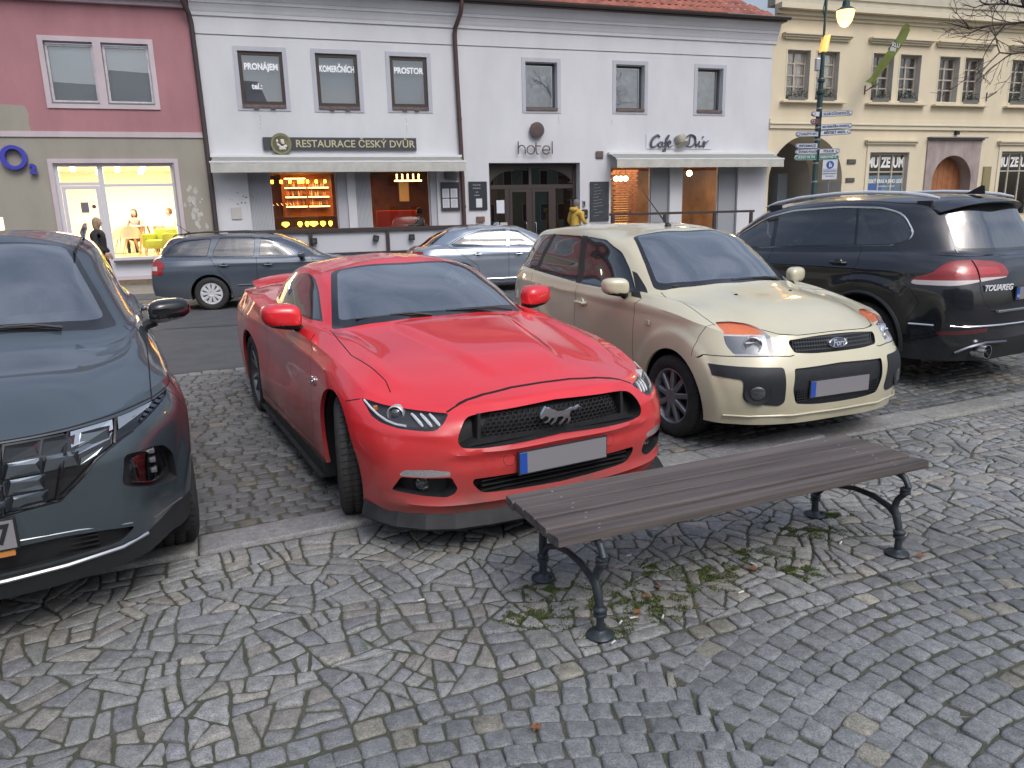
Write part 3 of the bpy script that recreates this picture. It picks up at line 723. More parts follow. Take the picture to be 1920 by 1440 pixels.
# kerb of granite slabs
P = []; s = -6.0
while s < 6.1: l = rng.uniform(.8, 1.25); P.append([(s, 0), (s + l, 0), (s + l, .245), (s, .245)]); s += l
while s < 9.5: l = rng.uniform(.16, .3); P.append([(s, 0), (s + l, 0), (s + l, .12), (s, .12)]); P.append([(s, .12), (s + l, .12), (s + l, .245), (s, .245)]); s += l
stones('kerb', P, [(.27 + rng.gauss(0, .008),) * 2 + (.262,) for _ in P], .004, .022, SM, rng, dome=.001, hv=.0015, jit=.0012, chunk=.05)
# road and far pavement
FH = R(17); FO = Vector((-9.9, 19.3, 0)); FU_ = Vector((math.cos(FH), math.sin(FH), 0)); FN = Vector((-math.sin(FH), math.cos(FH), 0))
def fw(u, n, z=0): p = FO + FU_ * u + FN * n; return (p.x, p.y, z)
a0, a1 = kw(-60, 5.10), kw(80, 5.10); b0, b1 = fw(-60, -3.0)[:2], fw(90, -3.0)[:2]
slab('road', [kw(-40, 5.14), kw(60, 5.14), fw(70, -3.0)[:2], fw(-50, -3.0)[:2]], -.004, ground_mat('asphalt', (.072, .074, .077), (.098, .100, .104), 2.2, .78, .5, 260))
m = MB(); a = [fw(-50, -3.0), fw(70, -3.0), fw(70, -2.85), fw(-50, -2.85)]
m.face([m.vert((x, y, .125)) for x, y, _ in a]); m.quad((a[0][0], a[0][1], -.05), (a[1][0], a[1][1], -.05), (a[1][0], a[1][1], .125), (a[0][0], a[0][1], .125))
tag(m.build('far_kerb', ground_mat('kerb_granite', (.17, .17, .165), (.24, .24, .23), 5, .8, .3, 90)), kind='structure')
slab('pavement', [fw(-50, -2.848)[:2], fw(70, -2.848)[:2], fw(70, .3)[:2], fw(-50, .3)[:2]], .121, ground_mat('pavement_stone', (.14, .135, .125), (.21, .20, .185), 7, .85, .5, 60))
m = MB()
for (px_, py_, L_, a_) in ((-7.6, 14.6, 1.6, .32), (-7.9, 15.4, .9, .32), (6.0, 12.2, 2.2, .4)):
    c_, s_ = math.cos(a_), math.sin(a_); m.face([m.vert((px_ + u * c_ - v * s_, py_ + u * s_ + v * c_, .0)) for u, v in ((-L_ / 2, -.05), (L_ / 2, -.05), (L_ / 2, .05), (-L_ / 2, .05))])
tag(m.build('road_marking', mat('worn_road_paint', (.32, .32, .31), .8, noise=.5, nscale=9)), kind='structure')
m = MB(); rg_ = random.Random(12)
for k in range(5):   # tar seams in the asphalt
    x, y = rg_.uniform(-8, 6), rg_.uniform(9.5, 13); a_ = .4 + rg_.uniform(-.2, .2); p = [(x, y)]
    for q in range(14): a_ += rg_.gauss(0, .12); p.append((p[-1][0] + .3 * math.cos(a_), p[-1][1] + .3 * math.sin(a_)))
    for (x0, y0), (x1, y1) in zip(p[:-1], p[1:]): m.quad((x0, y0 - .02, .0), (x1, y1 - .02, .0), (x1, y1 + .02, .0), (x0, y0 + .02, .0))
tag(m.build('tar_seam', mat('tar', (.014, .014, .015), .5)), kind='structure')
# moss and grass in the joints under the bench
def in_patch(x, y):
    v = 0
    for cx, cy, r_ in MOSS: v += math.exp(-((x - cx)**2 + (y - cy)**2) / (r_ * r_))
    return v
MOSS = [(.12, 3.02, .10), (.30, 2.95, .16), (.36, 2.72, .16), (.52, 2.86, .20), (.70, 2.95, .18), (.62, 3.15, .12), (.88, 3.12, .16), (1.05, 3.24, .15), (1.22, 3.30, .12), (1.38, 3.60, .10), (1.60, 3.52, .13), (.05, 2.78, .10), (1.30, 3.12, .08), (1.75, 3.75, .07)]
m = MB(); r2 = random.Random(3); cnt = 0
while cnt < 20000:
    cx, cy, rr = r2.choice(MOSS); x, y = r2.gauss(cx, rr * .60), r2.gauss(cy, rr * .42)
    cl = math.sin(x * 31 + math.sin(y * 23) * 2) * math.sin(y * 37 + math.sin(x * 19) * 2)
    if cl < .05: continue
    hgt = r2.uniform(.003, .010) * (1.5 if r2.random() < .12 else 1); a = r2.uniform(0, 6.28); b = r2.uniform(0, 6.28); wd = r2.uniform(.0012, .0028); le = r2.uniform(.2, 1.1) * hgt
    m.cur = 0 if r2.random() < .72 else (1 if r2.random() < .85 else 2)
    dx, dy = math.cos(a) * wd, math.sin(a) * wd; ex, ey = math.cos(b) * le, math.sin(b) * le
    m.face([m.vert((x - dx, y - dy, -.004)), m.vert((x + dx, y + dy, -.004)), m.vert((x + dx * .6 + ex * .5, y + dy * .6 + ey * .5, hgt * .6)), m.vert((x + ex, y + ey, hgt))]); cnt += 1
for k in range(2600):
    cx, cy, rr = r2.choice(MOSS); x, y = r2.gauss(cx, rr * .55), r2.gauss(cy, rr * .4)
    if math.sin(x * 31 + math.sin(y * 23) * 2) * math.sin(y * 37 + math.sin(x * 19) * 2) < -.1: continue
    q = r2.uniform(.003, .011); m.cur = 3 if r2.random() < .7 else 4; c = m.vert((x, y, .0035 + q * .22)); rg3 = [m.vert((x + q * math.cos(a_) * r2.uniform(.6, 1.3), y + q * math.sin(a_) * r2.uniform(.6, 1.3), .0005)) for a_ in np.arange(0, 6.2, .9)]
    for i in range(len(rg3)): m.face([c, rg3[i], rg3[(i + 1) % len(rg3)]])
tag(m.build('grass', [mat('moss_green', (.050, .085, .022), .9), mat('grass_olive', (.085, .115, .03), .9), mat('dry_blade', (.12, .10, .05), .9), mat('moss_cushion', (.085, .110, .034), .95), mat('moss_brown', (.10, .092, .045), .95)], fix=False), 'sparse moss and short grass in the joints under the bench', kind='stuff')
# ================================================================ houses across the road
def plaster(name, col, bump=.12, stain=.16, sc=1.4):
    m = mat(name, col, .9, bump=bump, bscale=45); t = m.node_tree; N, L = t.nodes, t.links; b = N['Principled BSDF']
    co = [n for n in N if n.type == 'TEX_COORD'][0]; n = N.new('ShaderNodeTexNoise'); n.inputs['Scale'].default_value = sc; n.inputs['Detail'].default_value = 10; n.inputs['Roughness'].default_value = .6
    mp = N.new('ShaderNodeMapping'); mp.inputs['Scale'].default_value = (1, 1, .45); L.new(co.outputs['Object'], mp.inputs[0]); L.new(mp.outputs[0], n.inputs['Vector'])
    r = N.new('ShaderNodeMapRange'); r.inputs['From Min'].default_value = .35; r.inputs['From Max'].default_value = .75; r.inputs['To Min'].default_value = 1 + stain * .4; r.inputs['To Max'].default_value = 1 - stain; L.new(n.outputs[0], r.inputs[0])
    v = N.new('ShaderNodeVectorMath'); v.operation = 'SCALE'; v.inputs[0].default_value = col; L.new(r.outputs[0], v.inputs['Scale']); L.new(v.outputs[0], b.inputs['Base Color']); return m
def facthing(name, label, cat, u0, group=None, n=0, z=0):
    return thing(name, label, cat, fw(u0, n, z), FH, group)
class FB(MB):
    """mesh builder in facade coordinates (u along the street, n into the house, z up) for a thing standing at u0"""
    def __init__(s, u0=0, n0=0, z0=0): super().__init__(); s.T = Matrix.Translation((-u0, -n0, -z0))
def wall(fb, u0, u1, z0, z1, holes, depth=.32, mi=0, ri=None):
    us = sorted({u0, u1} | {h[k] for h in holes for k in (0, 1)}); zs = sorted({z0, z1} | {h[k] for h in holes for k in (2, 3)})
    fb.cur = mi
    for i in range(len(us) - 1):
        for j in range(len(zs) - 1):
            uc, zc = (us[i] + us[i + 1]) / 2, (zs[j] + zs[j + 1]) / 2
            if any(h[0] < uc < h[1] and h[2] < zc < h[3] for h in holes): continue
            fb.quad((us[i], 0, zs[j]), (us[i + 1], 0, zs[j]), (us[i + 1], 0, zs[j + 1]), (us[i], 0, zs[j + 1]))
    if ri is not None: fb.cur = ri
    for h in holes:
        a, b, c, d = h[:4]; dp = h[4] if len(h) > 4 else depth
        fb.quad((a, 0, c), (a, dp, c), (a, dp, d), (a, 0, d)); fb.quad((b, 0, c), (b, 0, d), (b, dp, d), (b, dp, c)); fb.quad((a, 0, d), (a, dp, d), (b, dp, d), (b, 0, d)); fb.quad((a, 0, c), (b, 0, c), (b, dp, c), (a, dp, c))
    fb.cur = mi
def frame_rect(fb, a, b, c, d, w_, n0, n1):
    """four butted bars"""
    fb.box(a, a + w_, n0, n1, c, d); fb.box(b - w_, b, n0, n1, c, d); fb.box(a + w_, b - w_, n0, n1, c, c + w_); fb.box(a + w_, b - w_, n0, n1, d - w_, d)
WG = glass('window_glass', (.93, .94, .94), .55, base=.0); WG2 = glass('upstairs_glass', (.90, .92, .93), .9, base=.06)
BRN = mat('brown_frame', (.045, .032, .030), .5); BR2 = mat('brown_pipe', (.085, .050, .048), .5, metal=.2)
def sash(parent, u0, a, b, c, d, n, fw_=.07, fm=None, gm=None, name='window', mull=(), bars=()):
    f = FB(u0); frame_rect(f, a, b, c, d, fw_, n, n + .06)
    for u in mull: f.box(u - .028, u + .028, n + .001, n + .055, c + fw_, d - fw_)
    for z in bars: f.box(a + fw_, b - fw_, n + .004, n + .05, z - .022, z + .022)
    w_ = f.build(name, fm or BRN, parent); g = FB(u0); g.box(a + fw_ * .5, b - fw_ * .5, n + .028, n + .034, c + fw_ * .5, d - fw_ * .5); p = g.build('pane', gm or WG, w_); return w_
def area_light(name, u, n, z, sx, sy, e, col, down=True, rot=None):
    d = bpy.data.lights.new(name, 'AREA'); d.shape = 'RECTANGLE'; d.size = sx; d.size_y = sy; d.energy = e; d.color = col
    o = bpy.data.objects.new(name, d); link(o); o.location = fw(u, n, z); o.rotation_euler = rot or (0, 0, FH); return o
# ---------------------------------------------------------------- pink house with the phone shop
PW = plaster('rose_plaster', (.40, .195, .215)); GW = plaster('greige_plaster', (.33, .31, .26), stain=.14); PB = plaster('pale_rose_trim', (.56, .48, .51)); WF = mat('white_frame', (.62, .62, .66), .45)
pk = facthing('town_house', 'rose pink upper storey over a beige ground floor with a brightly lit shop', 'house', 0)
f = FB(0)
holes = [(-1.16, -.10, 4.59, 5.97, .14), (.08, 1.13, 4.57, 5.97, .14)]
wall(f, -9, 2.18, 3.92, 7.2, holes, mi=0, ri=1); f.build('upper_wall', [PW, PB], pk)
f = FB(0); wall(f, -9, 2.18, 0, 3.79, [(-1.36, 1.36, .30, 3.17, .30), (-4.2, -2.62, .15, 1.9, .3)], mi=0, ri=1); f.cur = 0; f.quad((2.18, 0, 0), (2.18, 8, 0), (2.18, 8, 9), (2.18, 0, 9)); f.build('wall', [GW, WF], pk)
f = FB(0); f.box(-9, 2.178, -.035, .02, 3.79, 3.92); f.build('band', PB, pk)
f = FB(0); f.box(-9, 2.12, -.12, .02, 6.86, 6.98); f.box(-9, 2.12, -.28, .02, 6.98, 7.12); f.box(-9, 2.12, -.38, .02, 7.12, 7.2); f.build('cornice', PB, pk)
f = FB(0); f.prism([(-.5, 7.2), (6, 11), (6, 7.2)], -9, 2.1, ax=0); f.build('roof', mat('roof_grey', (.08, .07, .07), .8), pk)
f = FB(0)
pts = [(-9, 3.922), (-1.70, 3.922), (-1.72, 4.1), (-1.69, 4.30), (-1.74, 4.47), (-1.80, 4.51), (-2.3, 4.53), (-2.9, 4.50), (-9, 4.52)]
f.prism([(p[0], p[1]) for p in pts], -.006, .0, ax=1); f.build('plaster_patch', GW, pk)
f = FB(0); frame_rect(f, -1.27, 1.25, 4.46, 6.10, .112, -.035, .004); f.box(-.10, .08, -.034, .004, 4.57, 5.988); f.build('window_surround', PB, pk)
for a, b in ((-1.16, -.10), (.08, 1.13)):
    w_ = sash(pk, 0, a + .01, b - .01, 4.60, 5.94, .06, .055, mat('worn_white_frame', (.50, .50, .52), .6, noise=.2, nscale=9), WG2, 'upper_window')
    g = FB(0); g.box(a + .05, b - .05, .16, .17, 4.62, 5.93); g.build('sky_backing', mat('pale_sky_backing', (.80, .84, .87), .9), w_)  # pale board behind the pane, coloured as the sky reflected in it
    g = FB(0); g.box(a, b, -.045, .05, 4.575, 4.600); g.build('sill', mat('sill_metal', (.20, .19, .19), .5), w_)
f = FB(0); frame_rect(f, -1.46, 1.50, .25, 3.275, .10, -.03, .003); f.build('shop_surround', PB, pk)
# shop front
sf = FB(0); frame_rect(sf, -1.36, 1.36, .30, 3.17, .075, .10, .17); sf.box(-.41, -.29, .10, .17, .375, 3.095); sf.box(-1.285, -.41, .101, .168, 2.64, 2.715); sf.box(-.29, 1.285, .101, .168, 2.60, 2.67); sf.box(-.29, 1.285, .101, .168, .76, .83); sf.box(-.29, 1.285, .102, .14, .375, .76)
shop = sf.build('shop_front', WF, pk); g = FB(0)
for a, b, c, d in ((-1.28, -.41, 2.70, 3.10), (-.29, 1.285, 2.66, 3.10), (-.29, 1.285, .82, 2.61)): g.box(a, b, .130, .138, c, d)
g.build('pane', WG, shop)
d = FB(0); frame_rect(d, -1.27, -.42, .38, 2.63, .085, .09, .15); dd = d.build('shop_door', WF, shop); g = FB(0); g.box(-1.19, -.50, .118, .124, .46, 2.55); g.build('pane', WG, dd)
g = FB(0); g.box(-.90, -.72, .110, .116, 1.97, 2.23); g.build('notice', mat('notice_grey', (.16, .16, .19), .6), dd); g = FB(0); g.lathe([(.05, .108), (.05, .116)], 16, ax=1, c=(-.60, 0, 2.12)); g.build('sticker', mat('sticker_brown', (.10, .07, .06), .6), dd)
f = FB(0); f.box(-.30, 1.37, -.06, .10, .70, .755); f.build('sill', mat('sill_dark', (.10, .09, .085), .6), pk)
f = FB(0); f.box(-9, -1.52, -.02, .0, 0, .42); f.box(1.52, 2.12, -.02, .0, 0, .42); f.box(-.36, 1.30, -.02, .0, 0, .25); f.build('plinth', ground_mat('gritty_plinth', (.16, .12, .07), (.24, .19, .12), 12, .95, .6, 150), pk)
# shop room
IW = mat('shop_wall_cream', (.88, .82, .70), .8); f = FB(0)
f.quad((-3.2, .32, .80), (1.75, .32, .80), (1.75, 5.5, .80), (-3.2, 5.5, .80)); f.cur = 1
f.quad((-3.2, 5.5, .3), (3.2, 5.5, .3), (3.2, 5.5, 3.3), (-3.2, 5.5, 3.3)); f.quad((-3.2, .32, .3), (-3.2, 5.5, .3), (-3.2, 5.5, 3.3), (-3.2, .32, 3.3)); f.quad((1.75, .32, .3), (1.75, 5.5, .3), (1.75, 5.5, 3.3), (1.75, .32, 3.3)); f.quad((-3.2, .32, 3.3), (3.2, .32, 3.3), (3.2, 5.5, 3.3), (-3.2, 5.5, 3.3))
f.build('shop_room', [mat('oak_floor', (.50, .33, .17), .5), IW], pk, fix=False)
area_light('shop_light', -.6, 2.2, 3.22, 3.6, 3.0, 520, (1, .84, .62))
f = FB(0)
for (u, n) in ((-1.2, 1.2), (-.2, 1.5), (.5, 1.1), (1.2, 1.6), (.2, 2.6), (-.9, 2.7), (1.1, 3.0)): f.lathe([(.06, 3.05), (.06, 3.17), (.02, 3.2)], 12, c=(u, n, 0))
sp = f.build('ceiling_spot', mat('spot_lamp', (.9, .85, .7), .5, emit=(1, .86, .62), estr=9), pk)
def simple_thing_mesh(fb, name, mats, label, cat, group=None, u=0, n=0, z=0):
    o = fb.build(name, mats); o.location = fw(u, n, z); o.rotation_euler = (0, 0, FH); return tag(o, label, cat, group)
OAK = mat('pale_oak', (.50, .33, .17), .5); SHELL = mat('chair_shell', (.62, .52, .42), .6)
def shop_chair(u, n, a, label):
    t = thing('shop_chair', label, 'chair', fw(u, n, .82), FH + a, 'chairs inside the lit shop'); m = MB(); m.smooth = True; K = 14; rows_ = []
    for i in range(6):
        h = i / 5; row_ = []
        for k in range(K + 1):
            th = math.pi * k / K; row_.append(m.vert((math.cos(th) * (.24 + .03 * h), -math.sin(th) * (.22 + .05 * h) + .05, .46 + h * (.34 * math.sin(th)**.6 if math.sin(th) > 0 else 0))))
        rows_.append(row_)
    for i in range(5):
        for k in range(K): m.face([rows_[i][k], rows_[i][k + 1], rows_[i + 1][k + 1], rows_[i + 1][k]])
    m.lathe([(.001, .45), (.22, .455), (.235, .47), (.22, .48), (.001, .475)], 16); m.build('seat', SHELL, t, fix=False)
    for sx in (-1, 1):
        for sy in (-1, 1): q = MB(); q.tube([(sx * .10, sy * .10, .45), (sx * .22, sy * .22, 0)], [.018, .011], 8); q.build('leg', OAK, t)
shop_chair(-.45, 2.4, .5, 'pale shell chair just right of the shop door frame'); shop_chair(-.12, 1.6, .3, 'pale shell chair in front of the seated dark haired person'); shop_chair(.68, 1.9, -.5, 'pale shell chair right of the round shop table')
t = thing('round_table', 'round white topped table on splayed wooden legs inside the lit shop', 'table', fw(.22, 1.9, .82), FH); m = MB(); m.lathe([(.001, .78), (.33, .78), (.34, .795), (.33, .81), (.001, .81)], 28); m.build('tabletop', mat('table_white', (.75, .72, .65), .4), t)
for k in range(3): m = MB(); a = k * 2.09 + .5; m.tube([(.08 * math.cos(a), .08 * math.sin(a), .78), (.26 * math.cos(a), .26 * math.sin(a), 0)], [.03, .022], 8); m.build('leg', OAK, t)
t = thing('armchair', 'small yellow green armchair beside the shop window', 'armchair', fw(.72, .85, .82), FH - .5); m = MB(); m.smooth = True; m.box(-.30, .30, -.28, .30, .18, .42, .07); m.box(-.33, .33, .22, .36, .20, .70, .06); m.box(-.36, -.25, -.28, .30, .2, .58, .05); m.box(.25, .36, -.28, .30, .2, .58, .05); m.build('seat', mat('lime_fabric', (.42, .46, .06), .85), t)
for sx in (-1, 1):
    for sy in (-1, 1): m = MB(); m.tube([(sx * .24, sy * .22, .2), (sx * .27, sy * .25, 0)], .016, 6); m.build('leg', OAK, t)
m = FB(0); rg = random.Random(2)
for k in range(420):
    z = rg.uniform(.8, 3.0); n = 2.6 + rg.gauss(0, .28); u = 1.42 - abs(rg.gauss(0, .12)); s = rg.uniform(.03, .075); a = rg.uniform(0, 6.3); dx, dz = math.cos(a) * s, math.sin(a) * s; m.cur = rg.randint(0, 1)
    m.face([m.vert((u, n, z)), m.vert((u - .02, n + dx * .6, z + dz * .3 + s * .4)), m.vert((u - .03, n + dx, z + dz)), m.vert((u - .01, n + dx * .4, z + dz * .8 - s * .4))])
o = m.build('climbing_plant', [mat('leaf_bright', (.10, .22, .04), .6), mat('leaf_deep', (.03, .09, .03), .6)], fix=False); o.location = fw(0, 0); o.rotation_euler = (0, 0, FH); tag(o, 'leafy green plant climbing the right side of the lit shop', 'plant')
t = simple_thing_mesh((lambda m: (m.box(-.75, .75, -.25, .25, 0, 1.05, .02), m)[1])(MB()), 'counter', mat('counter_cream', (.60, .52, .38), .6), 'cream counter at the back of the lit shop', 'counter', None, -1.2, 3.9, .82)
# blue sign
SB = mat('sign_blue', (.060, .065, .42), .35, coat=.3); s_ = facthing('shop_sign', 'blue round letter with a small number 2 on the beige wall', 'sign', -2.14, n=-.10, z=3.3)
m = MB(); R0 = .285; n_ = 48; ring = []
for k in range(n_):
    a = 2 * math.pi * k / n_; wv = 1; o_ = (R0 * math.cos(a), R0 * math.sin(a)); i_ = ((R0 - .095) * math.cos(a) * .98 + .008, (R0 - .085) * math.sin(a)); ring.append([m.vert((o_[0], -.05, o_[1])), m.vert((i_[0], -.05, i_[1])), m.vert((i_[0], .08, i_[1])), m.vert((o_[0], .08, o_[1]))])
for k in range(n_):
    for i in range(4): m.face([ring[k][i], ring[k][(i + 1) % 4], ring[(k + 1) % n_][(i + 1) % 4], ring[(k + 1) % n_][i]])
m.build('letter_ring', SB, s_); text('2', .30, SB, s_, 'number', loc=(.375, -.0, -.28), depth=.09, bold=.018)
# worn paint patches
f = FB(0); rg = random.Random(11)
for k in range(26):
    u, z, r_ = 1.80 + rg.gauss(0, .10), 2.15 + rg.gauss(0, .33), rg.uniform(.02, .075); f.prism([(u + r_ * math.cos(a_) * rg.uniform(.5, 1.1), z + r_ * 1.5 * math.sin(a_) * rg.uniform(.5, 1.1)) for a_ in np.arange(0, 6.28, .7)], -.0015 - .0002 * k, 0, ax=1)
f.build('flaked_paint', plaster('flake_white', (.50, .49, .46), stain=.3, sc=9), pk)['kind'] = 'stuff'
# ---------------------------------------------------------------- long white house
WW = plaster('white_plaster', (.615, .625, .655), stain=.12, sc=.8); GT = plaster('grey_trim_plaster', (.46, .47, .52), stain=.1)
wh = facthing('town_house', 'long white two storey house with dark framed windows restaurant and hotel entrance', 'house', 10.7)
U = 10.7
wins = [(3.21, 4.31, 4.58, 5.93), (5.14, 6.23, 4.57, 5.94), (7.10, 8.12, 4.59, 5.94), (10.98, 11.95, 4.64, 5.93), (13.83, 14.77, 4.66, 5.95), (16.58, 17.48, 4.66, 5.94)]
f = FB(U); g_open = [(3.15, 5.73, .35, 2.98, .30), (5.96, 8.25, .35, 2.98, .30), (9.81, 12.66, .121, 3.15, .38), (13.68, 15.72, .35, 3.05, .30), (16.16, 18.19, .35, 3.05, .30)]
wall(f, 2.182, 19.25, 0, 7.05, [(*w, .22 if i < 3 else .30) for i, w in enumerate(wins)] + g_open, mi=0, ri=0)
f.quad((19.25, 0, 0), (19.25, 9, 0), (19.25, 9, 7.4), (19.25, 0, 7.4)); f.build('wall', [WW], wh)
f = FB(U); f.prism([(.0, 6.72), (-.035, 6.72), (-.040, 6.80), (-.055, 6.83), (-.075, 6.90), (-.11, 6.985), (-.135, 7.0), (-.14, 7.07), (-.16, 7.09), (-.19, 7.18), (-.23, 7.26), (-.25, 7.30), (.0, 7.30)], 2.184, 19.36, ax=0); f.build('cornice', WW, wh)
f = FB(U); f.smooth = True; K = 8
for k in range(K):
    a0_, a1_ = math.pi + math.pi * k / K, math.pi + math.pi * (k + 1) / K; c0, s0, c1, s1 = math.cos(a0_) * .075, math.sin(a0_) * .075, math.cos(a1_) * .075, math.sin(a1_) * .075
    f.quad((1.9, -.44 + c0, 7.40 + s0), (19.5, -.44 + c0, 7.40 + s0), (19.5, -.44 + c1, 7.40 + s1), (1.9, -.44 + c1, 7.40 + s1))
f.smooth = False; f.box(2.1, 19.46, -.37, .0, 7.302, 7.36); f.build('gutter', mat('gutter_brown', (.085, .065, .062), .5, metal=.3), wh, fix=False)
# tiled roof
f = FB(U); f.smooth = False; sl = math.tan(R(36)); nu, nr = 200, 9; row0 = None
u0_, u1_ = 3.0, 18.9
for r_ in range(nr):
    n0, n1 = -.42 + r_ * .30, -.42 + (r_ + 1) * .30 + .03; z0 = 7.43 + (r_ * .30) * sl + .035; z1 = 7.43 + (r_ + 1) * .30 * sl + .012
    uu1 = u1_ - r_ * .26; A = []; B = []; Cc = []
    for k in range(nu * 2 + 1):
        u = u0_ + (uu1 - u0_) * k / (nu * 2); wv = .022 * math.cos(2 * math.pi * u / .24); A.append(f.vert((u, n0, z0 + wv))); B.append(f.vert((u, n1, z1 + wv))); Cc.append(f.vert((u, n0 + .004, z0 - .03)))
    f.smooth = True
    for k in range(nu * 2): f.face([A[k], A[k + 1], B[k + 1], B[k]]); f.face([Cc[k], Cc[k + 1], A[k + 1], A[k]])
f.build('roof', mat('red_roof_tile', (.30, .105, .075), .8, noise=.45, nscale=2.5, bump=.2, bscale=30), wh, fix=False)
f = FB(U); f.prism([(2.2, 7.37), (19.3, 7.37), (17.0, 10.5), (2.2, 10.5)], 1.9, 2.0, ax=1); f.quad((1.95, -.36, 7.37), (3.05, -.36, 7.37), (3.05, 2.5, 9.4), (1.95, 2.5, 9.4)); f.build('roof_flashing', mat('roof_dark', (.05, .045, .045), .7), wh)
# upstairs windows
for i, (a, b, c, d) in enumerate(wins):
    f = FB(U); frame_rect(f, a - .11, b + .11, c - .10, d + .11, .108, -.018, .003); f.build('window_surround', GT, wh)
    left = i < 3
    w_ = sash(wh, U, a + .005, b - .005, c + .05, d - .005, .03 if left else .20, .085 if left else .05, BRN if left else mat('weathered_frame', (.10, .09, .09), .7), WG2, 'upper_window')
    f = FB(U); f.box(a + .002, b - .002, -.05, .10, c - .03, c + .045, .004)
    if left: f.box(a + .28, a + .40, -.065, -.02, c - .06, c - .031); f.box(b - .40, b - .28, -.065, -.02, c - .06, c - .031)
    f.build('sill', mat('rust_sill', (.13, .10, .09), .7, noise=.4, nscale=14), w_)
    f = FB(U); f.box(a + .05, b - .05, .20 if left else .34, .21 if left else .35, c + .05, d - .05); f.build('sky_backing' if left else 'curtain_backing', mat('grey_sky_board', (.42, .47, .52), .8) if left else mat('grey_sky_sheet', (.42, .44, .50), .9, noise=.4, nscale=4), w_)  # grey sheets behind the panes, painted in the tone of reflected sky
    if left:
        LT = mat('poster_letters', (.90, .92, .95), .6)
        if i == 0: text('PRONÁJEM', .215, LT, w_, 'poster_text', loc=((a + b) / 2 - U, .045, 5.56), bold=.008, depth=.003, sx=.80); text('tel.:', .20, LT, w_, 'poster_text', loc=(3.62 - U, .045, 5.08), bold=.006, depth=.003, sx=.9)
        if i == 1: text('KOMERČNÍCH', .215, LT, w_, 'poster_text', loc=((a + b) / 2 - U, .045, 5.56), bold=.008, depth=.003, sx=.66)
        if i == 2: text('PROSTOR', .215, LT, w_, 'poster_text', loc=((a + b) / 2 - U, .045, 5.58), bold=.008, depth=.003, sx=.84)
f = FB(U); rg = random.Random(31)
for (u, z0, n_) in ((3.62, 4.36, 4), (7.47, 4.36, 5), (11.98, 4.50, 3), (8.6, 2.4, 0), (13.7, 4.4, 2)):
    for k in range(n_):
        z = z0 - k * .09 - rg.uniform(0, .04); uu = u + rg.gauss(0, .006); f.prism([(uu - .006, z), (uu + .006, z + .005), (uu + .004, z - rg.uniform(.03, .07)), (uu - .004, z - .03)], -.0015, 0, ax=1)
for k in range(16):
    u, z, r_ = 2.98 + rg.gauss(0, .16), 2.26 + rg.gauss(0, .07), rg.uniform(.008, .03); f.prism([(u + r_ * math.cos(a_) * rg.uniform(.4, 1.2), z + r_ * math.sin(a_) * rg.uniform(.4, 1.2)) for a_ in np.arange(0, 6.28, .9)], -.0012 - k * .0001, 0, ax=1)
sc_ = f.build('plaster_scuffs', mat('scuff_grey', (.20, .19, .18), .9), wh); sc_['kind'] = 'stuff'
# pipes, cable
f = FB(U); f.smooth = True; f.tube([(9.07, -.42, 7.36), (9.07, -.42, 7.24), (9.04, -.36, 7.0), (8.93, -.12, 6.68), (8.92, -.09, 6.5), (8.95, -.09, 5.0), (8.985, -.09, 3.5), (9.0, -.09, .12)], .062, 12); f.lathe([(.072, 4.30), (.072, 4.36)], 12, c=(8.965, -.09, 0)); f.lathe([(.072, 1.9), (.072, 1.96)], 12, c=(8.995, -.09, 0)); f.build('drainpipe', BR2, wh)
f = FB(U); f.smooth = True; f.tube([(2.05, -.42, 7.36), (2.05, -.40, 7.05), (2.17, -.14, 6.70), (2.20, -.09, 6.5), (2.235, -.09, 4.0), (2.26, -.09, .12)], .062, 12); f.build('drainpipe', mat('old_brown_pipe', (.065, .05, .052), .6, metal=.2), wh)
f = FB(U); f.tube([(2.2, -.012, 6.29), (8, -.012, 6.285), (14, -.012, 6.30), (19.2, -.012, 6.31)], .007, 5); f.build('cable', mat('cable_grey', (.12, .12, .13), .7), wh)
f = FB(U); f.box(2.66, 2.92, -.03, .0, 1.72, 2.04, .008); f.build('meter_box', mat('meter_cream', (.50, .49, .46), .6), wh)
# grey louvre panels, panes and rooms of the ground floor
for (a, b) in ((3.15, 3.70), (5.96, 6.36)):
    f = FB(U)
    k = a
    while k < b - .01: f.box(k, k + .022, .125, .14, .36, 2.97); k += .036
    f.cur = 1; f.box(a, b, .14, .16, .351, 2.979); f.build('louvre_panel', [mat('louvre_grey', (.50, .52, .56), .6), mat('louvre_back', (.30, .32, .35), .7)], wh)
for (a, b, c, d) in ((3.70, 5.46, .9, 2.96), (6.36, 8.07, .9, 2.96)):
    sash(wh, U, a, b, c, d, .16, .035, mat('pale_frame', (.50, .51, .54), .5), WG, 'restaurant_window')
    f = FB(U); f.box(a, b, .15, .22, .352, .9); f.build('window_apron', GT, wh)
for (a, b) in ((5.46, 5.728), (8.07, 8.248)):
    f = FB(U); f.box(a, b, .06, .24, .352, 2.978); f.build('jamb_panel', GT, wh)
for (a, b) in ((13.71, 15.11), (16.19, 17.55)):
    sash(wh, U, a, b, .95, 3.04, .16, .03, mat('pale_frame'), WG, 'cafe_window'); f = FB(U); f.box(a, b, .15, .22, .352, .95); f.build('window_apron', GT, wh)
for (a, b) in ((15.11, 15.70), (17.55, 18.17)):
    f = FB(U); f.box(a, b, .10, .24, .352, 3.048); f.build('jamb_panel', mat('jamb_grey', (.30, .32, .35), .7), wh)
